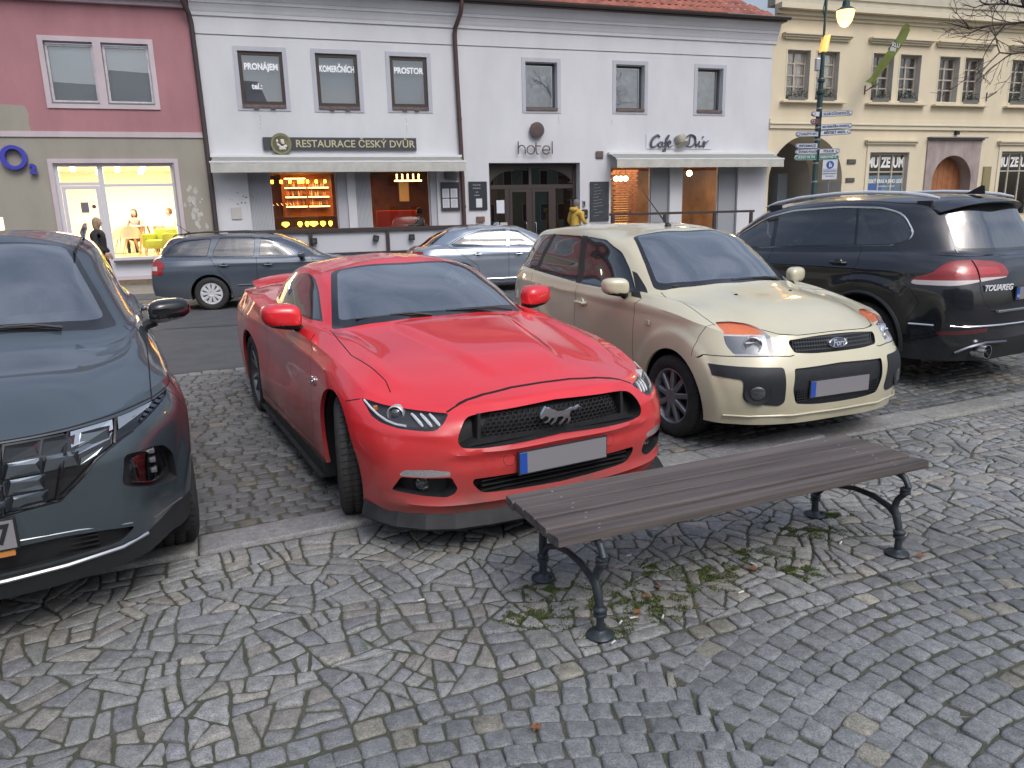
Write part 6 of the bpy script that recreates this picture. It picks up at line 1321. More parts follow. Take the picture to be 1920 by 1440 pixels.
# ================================================================ bench
def bench():
    A, B = Vector((.33, 2.61)), Vector((1.85, 3.24)); C_, D_ = Vector((.12, 3.12)), Vector((1.63, 3.77))
    ax = ((B - A) + (D_ - C_)).normalized(); mid = (A + B + C_ + D_) / 4; rz = math.atan2(ax.y, ax.x)
    t = thing('bench', 'backless park bench of brown wooden slats on scrolled cast iron legs', 'bench', (mid.x, mid.y, 0), rz)
    wood = mat('bench_wood', (.095, .080, .074), .60, noise=.55, nscale=7, bump=.35, bscale=30)
    # stretch the grain along the slat
    n = [x for x in wood.node_tree.nodes if x.type == 'TEX_NOISE']; tcn = [x for x in wood.node_tree.nodes if x.type == 'TEX_COORD'][0]
    mpn = wood.node_tree.nodes.new('ShaderNodeMapping'); mpn.inputs['Scale'].default_value = (.12, 3, 3); wood.node_tree.links.new(tcn.outputs['Object'], mpn.inputs[0])
    for x in n: wood.node_tree.links.new(mpn.outputs[0], x.inputs['Vector'])
    iron = mat('cast_iron', (.042, .052, .060), .42, metal=.35, bump=.3, bscale=60, noise=.35, nscale=14); L0, L1 = -1.00, .98
    ys = [(-.262, -.168, .430, -3), (-.158, -.052, .434, 0), (-.042, .058, .434, 0), (.068, .158, .433, 0), (.168, .245, .428, 4)]
    rg = random.Random(4)
    for (y0, y1, z, tl) in ys:
        m = MB(); yc, zc = (y0 + y1) / 2, z; m.T = Matrix.Translation((rg.uniform(-.006, .006), yc, zc)) @ Matrix.Rotation(R(tl * 2.2), 4, 'X')
        w2 = (y1 - y0) / 2; pr = rnd([(-w2, -.019), (w2, -.019), (w2, .019), (-w2, .019)], [.003, .003, .010, .010], 3)
        K = 24; rings = []
        for k in range(K + 1):
            x = L0 + (L1 - L0) * k / K; rings.append([m.vert((x, p[0], p[1])) for p in pr])
        m.smooth = True
        for k in range(K):
            for i in range(len(pr)): j = (i + 1) % len(pr); m.face([rings[k][i], rings[k][j], rings[k + 1][j], rings[k + 1][i]])
        m.smooth = False; m.face(rings[0][::-1]); m.face(rings[-1])
        s = m.build('slat', wood, t, sharp=40)
        b = MB()
        for xx in (-.80, .80):
            for dy in ((-.022, .022) if w2 > .045 else (0,)):
                b.lathe([(.006, .016), (.006, .0190), (.004, .0200), (.001, .0202)], 10, c=(xx + dy * .6, dy, 0))
        bo = b.build('bolt', mat('bolt_steel', (.30, .29, .27), .5, metal=.5), s); bo.location = (0, yc, zc); bo.rotation_euler = (R(tl * 2.2), 0, 0)
    hx = (B - A).length / 2
    for k, x in enumerate((-hx, hx)):
        m = MB(); m.smooth = True; hy = .262
        def leg(sg, foot, top, kneez):
            pass
        # near leg (towards -y): ornate S with a branch arching to the far leg
        def lathe_at(x, y, pr): m.lathe(pr, 16, c=(x, y, 0))
        for sy in (-1, 1):
            y = sy * hy
            lathe_at(x, y, [(.054, .0), (.056, .009), (.051, .015), (.030, .021), (.020, .030)])
            m.lathe([(.001, .024), (.012, .024), (.012, .030), (.001, .032)], 8, c=(x + .03, y + .03 * -sy, 0))
            if sy < 0:
                m.tube([(x, y, .02), (x, y, .07), (x, y + .004, .13), (x, y + .022, .185), (x, y + .040, .230), (x, y + .026, .275), (x, y - .008, .315), (x, y - .024, .355), (x, y - .002, .392), (x, y + .06, .41)], [.017, .0155, .017, .0195, .0165, .0145, .0145, .015, .016, .016], 12)
                lathe_at(x, y, [(.018, .085), (.027, .09), (.027, .10), (.020, .105), (.029, .112), (.029, .122), (.018, .13)])
                m.lathe([(.016, .312), (.024, .316), (.024, .326), (.018, .330), (.024, .334), (.024, .342), (.015, .348)], 14, c=(x, y - .01, 0))
                m.tube([(x, y + .015, .185), (x, y + .07, .222), (x, y + .16, .245), (x, y + .27, .245), (x, y + .38, .225), (x, y + .47, .185), (x, -y, .12)], [.017, .0155, .0145, .0135, .0135, .014, .0145], 12)
            else:
                m.tube([(x, y, .02), (x, y, .08), (x, y, .16), (x, y - .006, .24), (x, y + .006, .31), (x, y + .006, .36), (x, y - .02, .395), (x, y - .07, .41)], [.019, .0175, .019, .019, .016, .016, .017, .017], 12)
                lathe_at(x, y, [(.018, .085), (.026, .09), (.026, .10), (.019, .105), (.027, .112), (.027, .122), (.017, .13)])
        m.smooth = False; m.box(x - .022, x + .022, -.235, .225, .402, .413, .003)
        m.build('leg_frame', iron, t)
    m = MB(); m.smooth = True   # pale string tied round the far left leg
    for q in range(2):
        pts = []
        for k in range(13): a = 2 * math.pi * k / 12; pts.append((-hx + .024 * math.cos(a), .262 + .024 * math.sin(a), .33 + .012 * q + .01 * math.sin(a)))
        m.tube(pts, .0018, 5)
    m.tube([(-hx - .02, .25, .34), (-hx - .03, .235, .28), (-hx - .01, .235, .23), (-hx + .01, .24, .22)], .0018, 5); m.tube([(-hx - .02, .25, .34), (-hx - .05, .25, .33), (-hx - .045, .24, .31)], .0018, 5)
    st = m.build('string', mat('string_white', (.6, .6, .56), .9)); st.parent = None
    st.matrix_world = Matrix.Translation((mid.x, mid.y, 0)) @ Matrix.Rotation(rz, 4, 'Z'); tag(st, 'pale string tied around the bench leg nearest the red car', 'string')
bench()
# litter
def litter():
    rg = random.Random(8); fil = mat('filter_tan', (.55, .33, .12), .8); pap = mat('paper_white', (.62, .62, .58), .8)
    spots = [('white', .42, 2.70, 1.0), ('tan', .48, 2.735, .2), ('white', .60, 2.735, 1.2), ('white', .98, 2.92, .5), ('white', .37, 2.56, .8), ('white', -.42, 2.92, .3), ('white', 1.62, 3.38, .9), ('white', .55, 3.30, .4), ('white', 1.12, 3.18, 2.1)]
    words = ['beside the front left bench foot', 'with orange filter near the front left bench foot', 'between the mossy stones left under the bench', 'on the stone edge where the small setts begin', 'lying in front of the front left bench foot', 'alone on the rubble stones left of the bench', 'beside the right bench foot', 'under the left half of the bench seat', 'under the middle of the bench seat']
    for (c, x, y, a), w_ in zip(spots, words):
        m = MB(); m.T = Matrix.Translation((x, y, .0115)) @ Matrix.Rotation(a, 4, 'Z'); L = rg.uniform(.012, .018)
        m.tube([(-L, 0, 0), (L * .3, 0, .0005)], .004, 8); m.cur = 1; m.tube([(L * .3, 0, .0005), (L, .001, 0)], .0041, 8)
        o = m.build('cigarette_butt', [pap, fil if c == 'tan' else pap]); tag(o, ('tan and white' if c == 'tan' else 'white') + ' cigarette butt ' + w_, 'litter', 'cigarette butts around the bench')
    lv = mat('dead_leaf', (.20, .085, .035), .8, noise=.3, nscale=60)
    sp = [(1.10, 3.13, .020, 'beneath the middle of the bench'), (.63, 2.98, .014, 'between the moss tufts under the bench'), (.56, 2.90, .018, 'near the front left bench leg'), (.50, 2.77, .017, 'just right of the front left bench foot'), (1.93, 3.22, .02, 'right of the right front bench foot'), (.05, 1.98 + .1, .020, 'lying alone on the small setts at the bottom')]
    for x, y, s, w_ in sp:
        m = MB(); m.T = Matrix.Translation((x, y, .014)) @ Matrix.Rotation(rg.uniform(0, 6), 4, 'Z')
        pts = [(s * math.cos(k * .524) * (1 if k % 2 else .62) * 1.2, s * math.sin(k * .524) * (1 if k % 2 else .6), rg.uniform(0, .008)) for k in range(12)]
        c = m.vert((0, 0, .002)); v = [m.vert(p) for p in pts]; lo = [m.vert((p[0], p[1], p[2] - .0012)) for p in pts]; c2 = m.vert((0, 0, .0008))
        for k in range(12): j = (k + 1) % 12; m.face([c, v[k], v[j]]); m.face([c2, lo[j], lo[k]]); m.face([v[k], lo[k], lo[j], v[j]])
        tag(m.build('dead_leaf', lv), 'small curled brown dead leaf ' + w_, 'leaf', 'dead leaves on the stones')
    m = MB(); m.smooth = True; m.tube([(-.62, 2.60, .014), (-.60, 2.575, .016), (-.585, 2.55, .013)], .0025, 5); tag(m.build('grass_blade', mat('fresh_green', (.08, .22, .06), .6)), 'single bright green blade lying on the rubble stones left', 'plant')
litter()
MU = [
 # A bottom edge
 [(.86,0,.19),(.845,.40,.19),(.76,.68,.19),(.60,.84,.20),(.42,.90,.20),(0,.92,.20),(-.42,.92,.20),(-1.3,.93,.19),(-2.3,.94,.19),(-2.72,.95,.20),(-3.12,.94,.22),(-3.6,.86,.25),(-3.82,.5,.28),(-3.85,0,.28)],
 # B fog height
 [(.885,0,.35),(.865,.40,.35),(.785,.68,.36),(.63,.85,.37),(.42,.92,.38),(0,.94,.40),(-.42,.93,.40),(-1.3,.945,.40),(-2.3,.95,.40),(-2.72,.965,.40),(-3.12,.955,.42),(-3.65,.87,.45),(-3.87,.5,.45),(-3.91,0,.45)],
 # C bumper, below grille
 [(.90,0,.50),(.88,.40,.50),(.79,.68,.53),(.63,.85,.54),(.42,.93,.57),(0,.95,.60),(-.42,.935,.58),(-1.3,.915,.60),(-2.3,.93,.60),(-2.72,.97,.62),(-3.12,.96,.60),(-3.7,.87,.6),(-3.92,.5,.62),(-3.95,0,.62)],
 # D upper nose
 [(.87,0,.67),(.85,.40,.665),(.74,.68,.65),(.55,.84,.665),(.36,.905,.70),(0,.935,.74),(-.42,.92,.74),(-1.3,.912,.76),(-2.3,.93,.77),(-2.72,.96,.79),(-3.12,.945,.80),(-3.72,.84,.82),(-3.90,.5,.84),(-3.93,0,.84)],
 # E leading edge / shoulder
 [(.79,0,.745),(.765,.40,.74),(.63,.66,.725),(.42,.80,.75),(.28,.845,.785),(0,.865,.84),(-.42,.875,.885),(-1.3,.888,.925),(-2.3,.90,.955),(-2.72,.90,.985),(-3.12,.87,1.00),(-3.68,.76,1.01),(-3.83,.45,1.04),(-3.86,0,1.04)],
 # F
 [(.55,0,.82),(.52,.36,.815),(.42,.58,.80),(.24,.69,.825),(.12,.735,.85),(-.12,.775,.885),(-.50,.81,.925),(-1.3,.85,.955),(-2.3,.84,.985),(-2.72,.79,1.02),(-3.05,.71,1.035),(-3.45,.60,1.05),(-3.6,.4,1.065),(-3.62,0,1.07)],
 # G glass base
 [(-.50,0,.985),(-.52,.36,.98),(-.60,.58,.965),(-.68,.66,.96),(-.74,.70,.957),(-.80,.73,.957),(-.92,.765,.962),(-1.35,.80,.98),(-2.25,.775,1.005),(-2.62,.70,1.03),(-2.9,.62,1.05),(-3.12,.52,1.065),(-3.22,.36,1.075),(-3.26,0,1.08)],
 # H glass middle
 [(-.95,0,1.19),(-.97,.36,1.18),(-1.01,.54,1.155),(-1.05,.60,1.145),(-1.09,.63,1.14),(-1.15,.65,1.14),(-1.26,.675,1.145),(-1.55,.70,1.16),(-2.22,.685,1.165),(-2.5,.62,1.165),(-2.68,.55,1.165),(-2.80,.46,1.175),(-2.84,.32,1.185),(-2.86,0,1.20)],
 # I roof edge
 [(-1.38,0,1.330),(-1.39,.34,1.320),(-1.42,.48,1.297),(-1.45,.52,1.287),(-1.48,.55,1.28),(-1.52,.57,1.275),(-1.60,.585,1.277),(-1.78,.595,1.287),(-2.15,.585,1.275),(-2.30,.55,1.262),(-2.38,.50,1.26),(-2.42,.44,1.27),(-2.44,.32,1.285),(-2.45,0,1.30)],
 # J
 [(-1.43,0,1.345),(-1.44,.25,1.34),(-1.50,.34,1.33),(-1.53,.37,1.325),(-1.56,.38,1.322),(-1.60,.39,1.32),(-1.66,.395,1.325),(-1.80,.40,1.335),(-2.1,.39,1.325),(-2.22,.37,1.315),(-2.28,.35,1.313),(-2.32,.31,1.315),(-2.34,.25,1.32),(-2.36,0,1.33)],
 # K roof centre line
 [(-1.47,0,1.355),(-1.49,0,1.358),(-1.53,0,1.362),(-1.57,0,1.365),(-1.60,0,1.366),(-1.64,0,1.368),(-1.69,0,1.37),(-1.80,0,1.375),(-2.0,0,1.37),(-2.12,0,1.36),(-2.18,0,1.355),(-2.22,0,1.35),(-2.25,0,1.345),(-2.28,0,1.34)],
]
# ================================================================ red coupe
def smooth(a, b, x):
    t = np.clip((x - a) / (b - a), 0, 1); return t * t * (3 - 2 * t)
def red_coupe(loc, rz):
    t = thing('parked_car', 'bright red two-door sports coupe with a galloping horse on its black grille', 'car', loc, rz)
    RED = mat('red_paint', (.74, .022, .030), .28, coat=1, dirt=((.13, .075, .06), .72, .85), noise=.07, nscale=2.2, two=(.01, .01, .01))
    GAP = mat('panel_gap', (.01, .004, .004), .8)
    def disp(D):
        x, y, z = D[..., 0], np.abs(D[..., 1]), D[..., 2]
        ridge = .40 + (x + .53) * (-.155 / .93)
        fade = smooth(-.56, -.45, x) * smooth(.62, .30, x)
        h = .026 * smooth(ridge + .032, ridge - .008, y) * fade * (z > .78)
        D = D.copy(); D[..., 2] += h
        # soft outer ridge above the wheel
        D[..., 2] += .012 * np.exp(-((y - .70) / .05)**2) * smooth(-.9, -.3, x) * smooth(.5, .1, x) * (z > .78)
        ay = np.abs(D[..., 1]); fx = (D[..., 0] > .3)
        D[..., 0] += fx * (.012 * np.exp(-((z - .518) / .014)**2) * smooth(.66, .52, ay) + .022 * np.exp(-((z - .262) / .020)**2) * smooth(.95, .8, ay) - .010 * np.exp(-((z - .475) / .03)**2) * smooth(.7, .5, ay))
        D[..., 0] += fx * .010 * np.exp(-((z - .61 - .06 * (ay - .6)) / .016)**2) * smooth(.56, .64, ay)
        # waist crease along the door
        side = (y > .8) & (z > .6) & (z < .9)
        D[..., 1] += .010 * np.exp(-((z - .80 - .02 * (-x)) / .03)**2) * side * smooth(.2, -.3, x)
        return D
    bm = half_body(MU, [10, 9, 8, 6, 8, 8, 10, 10, 7, 7, 7, 6, 6], [7, 7, 8, 7, 10, 14, 8, 8, 6, 5], vcreases=(4, 6), disp=disp)
    fr = lambda c, f: c.x > .25; sid = lambda c, f: c.y > .45
    for cx, r in ((.02, .385), (-2.72, .385)):
        rim_in(bm, cut(bm, circ(cx, .345, r, 44), 's', lambda c, f: c.y > .55 and c.z < .9), (0, -.025, 0))
    # headlamp
    X = surf_x(bm)
    hl = rnd([(.872, .745), (.803, .727), (.732, .719), (.556, .704), (.600, .665), (.640, .637), (.68, .634), (.785, .640), (.842, .656), (.868, .680)], .012, 2)
    nb = take(bm, cut(bm, hl, 'f', fr)); cov = nb.copy(); hs_ = recess(nb, (-.045, -.01, 0), scale=.94)
    hh = part(hs_, 'headlight', [mat('headlight_black', (.045, .045, .05), .3)], t, pair=True)
    cc = part(cov, 'headlight_cover', [glass('clear_cover', (.95, .96, .97), .45, base=.0)], t, pair=True)
    for k, s in enumerate((1, -1)):
        cc[k].parent = hh[k]
        C = (0, 0, 0); m = MB(); m.T = Matrix.Translation((X(.772, .688) - .030, .772 * s, .688)) @ Matrix.Rotation(R(40) * s, 4, 'Z') @ Matrix.Translation((-.545, 0, 0))
        m.lathe([(.046, .50), (.046, .538), (.041, .544), (.038, .53), (.034, .520)], 32, ax=0, c=C); m.cur = 1
        m.lathe([(.034, .515), (.030, .535), (.018, .546), (.001, .550)], 24, ax=0, c=C); m.build('projector_lens', [mat('ring_silver', (.60, .61, .62), .25, metal=.3), mat('lens_glass', (.05, .055, .06), .05, coat=1, spec=1)], hh[k])
        for q in range(3):
            m = MB(); m.smooth = True; y0 = .705 - q * .036; m.tube([(X(y0 - .022 * f, .698 - .048 * f) - .020, (y0 - .022 * f) * s, .698 - .048 * f) for f in (0, .25, .5, .75, 1)], [.006, .0085, .0085, .0085, .005], 6)
            m.build('daytime_bar', mat('lamp_silver', (.75, .76, .77), .35), hh[k])
        m = MB(); m.smooth = True; m.tube([(X(y, z) - .014, y * s, z) for y, z in ((.862, .735), (.852, .708), (.838, .685), (.815, .665), (.785, .654), (.75, .650))], .0065, 6)
        m.build('daytime_strip', mat('lamp_silver'), hh[k])
        m = MB(); m.box(X(.835, .705) - .035, X(.835, .705) - .022, .822 * s, .846 * s, .695, .722, .005); m.build('amber_reflector', mat('amber', (.55, .16, .04), .25, coat=.5), hh[k])
    # grille
    gp = rnd([(-.02, .716), (.40, .703), (.495, .688), (.535, .635), (.556, .585), (.540, .550), (.455, .540), (.26, .541), (-.02, .553)], [0, .05, .04, .02, .03, .03, .04, .1, 0], 4)
    nb = take(bm, cut(bm, gp, 'f', fr)); recess(nb, (-.10, 0, 0)); g = part(nb, 'grille', [BLK, DRK], t)
    m = MB(); full = [(p[0], p[1]) for p in gp if p[0] >= 0]; full = full + [(-p[0], p[1]) for p in full[::-1]]
    cen = [(y * .74, .63 + (z - .63) * .86) for y, z in full]
    hexnet(m, cen, .030, .0032, lambda y, z: .845 - .25 * y * y - .1 * abs(z - .63)); m.build('honeycomb_mesh', mat('grille_plastic', (.03, .03, .032), .45), g)
    m = MB()
    for s in (1, -1):
        m.prism([(.425 * s, .545), (.445 * s, .545), (.435 * s, .70), (.42 * s, .70)], .73, .82, ax=0)
    m.prism([(-.52, .548), (.52, .548), (.44, .575), (-.44, .575)], .76, .835, ax=0); m.build('grille_frame', BLK, g)
    # galloping horse
    horse = [(-.100, .000), (-.092, -.009), (-.074, .005), (-.058, -.003), (-.062, -.018), (-.078, -.025), (-.081, -.033), (-.060, -.032), (-.045, -.013), (-.031, -.010), (-.034, -.027), (-.050, -.041), (-.045, -.048), (-.024, -.035), (-.013, -.012), (.010, -.010), (.015, -.024), (.000, -.039), (-.011, -.051), (-.001, -.056), (.014, -.043), (.031, -.022), (.039, -.030), (.036, -.045), (.024, -.055), (.035, -.059), (.049, -.047), (.051, -.026), (.045, -.006), (.051, .009), (.061, .015), (.075, .013), (.091, .023), (.106, .021), (.093, .034), (.076, .026), (.060, .026), (.044, .023), (.015, .019), (-.015, .021), (-.035, .034), (-.050, .042), (-.066, .044), (-.070, .052), (-.077, .044), (-.088, .026), (-.099, .010)]
    m = MB(); P2 = [(y * 1.22, .648 + z * 1.05) for y, z in horse]; lo = [m.vert((.872, *p)) for p in P2]; hi = [m.vert((.884, p[0] * .98, .648 + (p[1] - .648) * .92)) for p in P2]
    for tri in tessellate_polygon([[Vector((p[0], p[1], 0)) for p in P2]]): m.face([hi[i] for i in tri])
    for i in range(len(P2)): m.face([lo[i], lo[(i + 1) % len(P2)], hi[(i + 1) % len(P2)], hi[i]])
    m.build('horse_emblem', CHR, g)
    # fog pocket, indicator strip, lower intake
    fg = rnd([(.803, .408), (.592, .405), (.562, .345), (.575, .318), (.612, .302), (.713, .312), (.838, .332)], .012, 3)
    nb = take(bm, cut(bm, fg, 'f', fr)); recess(nb, (-.09, 0, 0), scale=.9); fp = part(nb, 'fog_light_pocket', BLK, t, pair=True)
    st = rnd([(.808, .424), (.786, .446), (.683, .449), (.598, .436), (.596, .414), (.70, .411), (.805, .413)], .008, 2)
    nb = take(bm, cut(bm, st, 'f', fr)); part(nb, 'indicator_strip', mat('ribbed_clear', (.45, .45, .46), .2, metal=.4, coat=1, bump=.6, bscale=180), t, pair=True)
    for k, s in enumerate((1, -1)):
        m = MB(); m.lathe([(.045, .66), (.045, .70), (.036, .71), (.034, .70), (.02, .705), (.001, .71)], 24, ax=0, c=(0, .685 * s, .358)); m.build('fog_lamp', mat('lens_glass', (.05, .055, .06), .05, coat=1), fp[k])
    lg = rnd([(-.02, .388), (.485, .384), (.49, .36), (.445, .303), (-.02, .286)], [0, .02, .02, .04, 0], 3)
    nb = take(bm, cut(bm, lg, 'f', fr)); recess(nb, (-.07, 0, 0)); lgp = part(nb, 'lower_intake', BLK, t)
    m = MB()
    for z in (.31, .335, .36): m.box(.81, .85, -.44, .44, z, z + .006)
    m.build('intake_slat', BLK, lgp)
    # tow cover
    for f in cut(bm, circ(0.30, .462, .033, 20), 'f', fr): pass
    # glass
    ws = rnd([(-.53, -.02), (-.55, .36), (-.63, .60), (-.735, .725), (-1.385, .535), (-1.352, .36), (-1.335, -.02)], [0, .1, .08, .04, .05, .1, 0], 4)
    wi = rnd([(-.60, -.02), (-.62, .34), (-.695, .56), (-.775, .665), (-1.345, .500), (-1.315, .34), (-1.295, -.02)], [0, .1, .08, .05, .06, .1, 0], 4)
    GL = glass('windscreen_glass', (.66, .71, .70), 1.0, base=.26, sky_sheen=.06, sky_sheen_col=(.42, .50, .56)); FR = mat('glass_frit', (.012, .012, .013), .15, coat=.6)
    window(bm, ws, 't', lambda c, f: -1.5 < c.x < -.45 and c.z > .9, [GL, FR], 'windscreen', t, False, fpoly=wi)
    SG = glass('side_glass', (.30, .33, .33), 1.1, base=.06)
    sw = rnd([(-.905, .985), (-1.16, 1.115), (-1.44, 1.232), (-1.68, 1.262), (-1.92, 1.235), (-2.18, 1.150), (-2.43, 1.050), (-2.42, 1.028), (-1.9, 1.006), (-1.2, .985)], [.015, .1, .06, .15, .15, .1, .02, .02, .1, .1], 3)
    si = shrink(sw, .012)
    window(bm, sw, 's', sid, [SG, FR], 'side_window', t, True, fpoly=si)
    rw = rnd([(-2.50, -.02), (-2.51, .36), (-2.60, .43), (-3.10, .47), (-3.20, .38), (-3.22, -.02)], [0, .05, .05, .05, .05, 0], 3)
    window(bm, rw, 't', lambda c, f: c.x < -2.4, [SG, FR], 'rear_window', t, False, fpoly=None)
    # panel gaps
    line(bm, [(-.02, .778), (.18, .776), (.347, .764), (.44, .750), (.49, .738), (.53, .722), (.562, .708)], .006, 'f', 1, fr)
    line(bm, [(.41, .735), (.30, .722), (.14, .742), (-.12, .780), (-.45, .768), (-.72, .742)], .006, 't', 1, lambda c, f: c.z > .7 and c.x < .5)
    line(bm, [(-.74, .935), (-.60, .86), (-.56, .70), (-.58, .45), (-.64, .25)], .006, 's', 1, sid)
    line(bm, [(-2.10, .995), (-2.02, .80), (-2.04, .55), (-2.16, .36), (-2.2, .26)], .006, 's', 1, sid)
    line(bm, [(.34, .738), (.24, .712)], .006, 's', 1, sid)
    line(bm, [(-.64, .25), (-2.18, .26)], .005, 's', 1, sid)
    cc_ = circ(.30, .462, .033, 20); line(bm, cc_ + cc_[:1], .0025, 'f', 1, fr)
    part(bm, 'body', [RED, GAP], t)
    # splitter and sills
    out = [(.93, 0), (.915, .25), (.90, .42), (.86, .60), (.79, .73), (.68, .84), (.56, .905), (.44, .945), (.40, .93), (.40, .80)]
    for s, nm in ((1, 'front_splitter'),):
        m = MB(); full = out + [(x, -y) for x, y in out[::-1]]
        n = len(full); hi = [m.vert((x - .035, y * .965, .215)) for x, y in full]; md = [m.vert((x + .012, y, .155)) for x, y in full]; lo = [m.vert((x - .01, y * .99, .135)) for x, y in full]
        for i in range(n - 1): m.face([hi[i], hi[i + 1], md[i + 1], md[i]]); m.face([md[i], md[i + 1], lo[i + 1], lo[i]])
        m.face(lo); m.build(nm, mat('worn_black_plastic', (.016, .017, .019), .7, noise=.5, nscale=9, bump=.1), t)
    for s in (1, -1):
        m = MB(); m.prism([(-.36, .10), (-2.34, .13), (-2.34, .20), (-.36, .20)], .86 * s, .935 * s); m.prism([(-.36, .10), (-2.34, .13), (-2.34, .145), (-.36, .115)], .93 * s, .965 * s)
        m.build('side_skirt', mat('worn_black_plastic'), t)
    m = MB(); m.prism([(.60, -.6), (.60, .6), (-3.7, .75), (-3.7, -.75)], .20, .23, ax=2); m.build('underbody', DRK, t)
    # spoiler
    m = MB(); m.smooth = True
    for y in range(-7, 8):
        pass
    pr = [(-3.60, 1.075), (-3.80, 1.115), (-3.86, 1.120), (-3.84, 1.09), (-3.62, 1.058)]; rings = []
    for k in range(15):
        y = -.72 + 1.44 * k / 14; a = abs(y) / .72; dz = -.055 * a**4; dx = .10 * a**3; rings.append([m.vert((x + dx, y, z + dz)) for x, z in pr])
    for k in range(14):
        for i in range(5): m.face([rings[k][i], rings[k][(i + 1) % 5], rings[k + 1][(i + 1) % 5], rings[k + 1][i]])
    m.face(rings[0]); m.face(rings[-1][::-1]); m.build('spoiler', RED, t)
    for s in (1, -1):
        for q in range(3):
            m = MB(); m.box(-3.945, -3.925, (.52 + q * .09) * s, (.57 + q * .09) * s, .78, .95, .006); m.build('tail_light', mat('tail_red', (.30, .01, .01), .2, coat=1), t)
    mirror_pod(t, -1.03, .975, 1.015, .25, .19, .22, RED)
    DG = mat('dark_alloy', (.16, .165, .175), .35, metal=.8)
    wheel(t, 0, -.800, .345, .255, .248, 'double5', steer=R(-16), rimmat=DG, side=-1); wheel(t, 0, .800, .345, .255, .248, 'double5', steer=R(-14), rimmat=DG)
    wheel(t, -2.72, -.815, .345, .27, .248, 'double5', rimmat=DG, side=-1); wheel(t, -2.72, .815, .345, .27, .248, 'double5', rimmat=DG)
    liner(t, .02, .40, .60, .90); liner(t, -2.72, .40, .60, .92)
    m = MB(); m.smooth = True; wiper(m, (-.56, -.10, 1.015), (-.70, -.62, 1.005)); wiper(m, (-.56, .50, 1.00), (-.60, -.02, 1.025)); m.build('wiper', BLK, t)
    interior(t, -.95, .98, .66, [(-1.75, .37, 1.16), (-1.75, -.37, 1.16), (-2.45, 0.3, .95), (-2.45, -.3, .95)], .26, 1, -2.9)
    m = MB(); m.box(-1.38, -1.33, -.13, .13, 1.245, 1.30, .012); m.box(-1.36, -1.30, -.10, .10, 1.19, 1.245, .01); m.build('rear_view_mirror', BLK, t)
    plate(t, .905, .440)
    for s in (1, -1):
        text('5.0', .075, ALU, t, 'fender_badge', loc=(-.47, .932 * s, .685), rot=(R(90), 0, R(180) if s > 0 else 0), depth=.01, bold=.002, shear=.2)
    return t
red_coupe((-.17, 4.39, 0), R(-62.1))
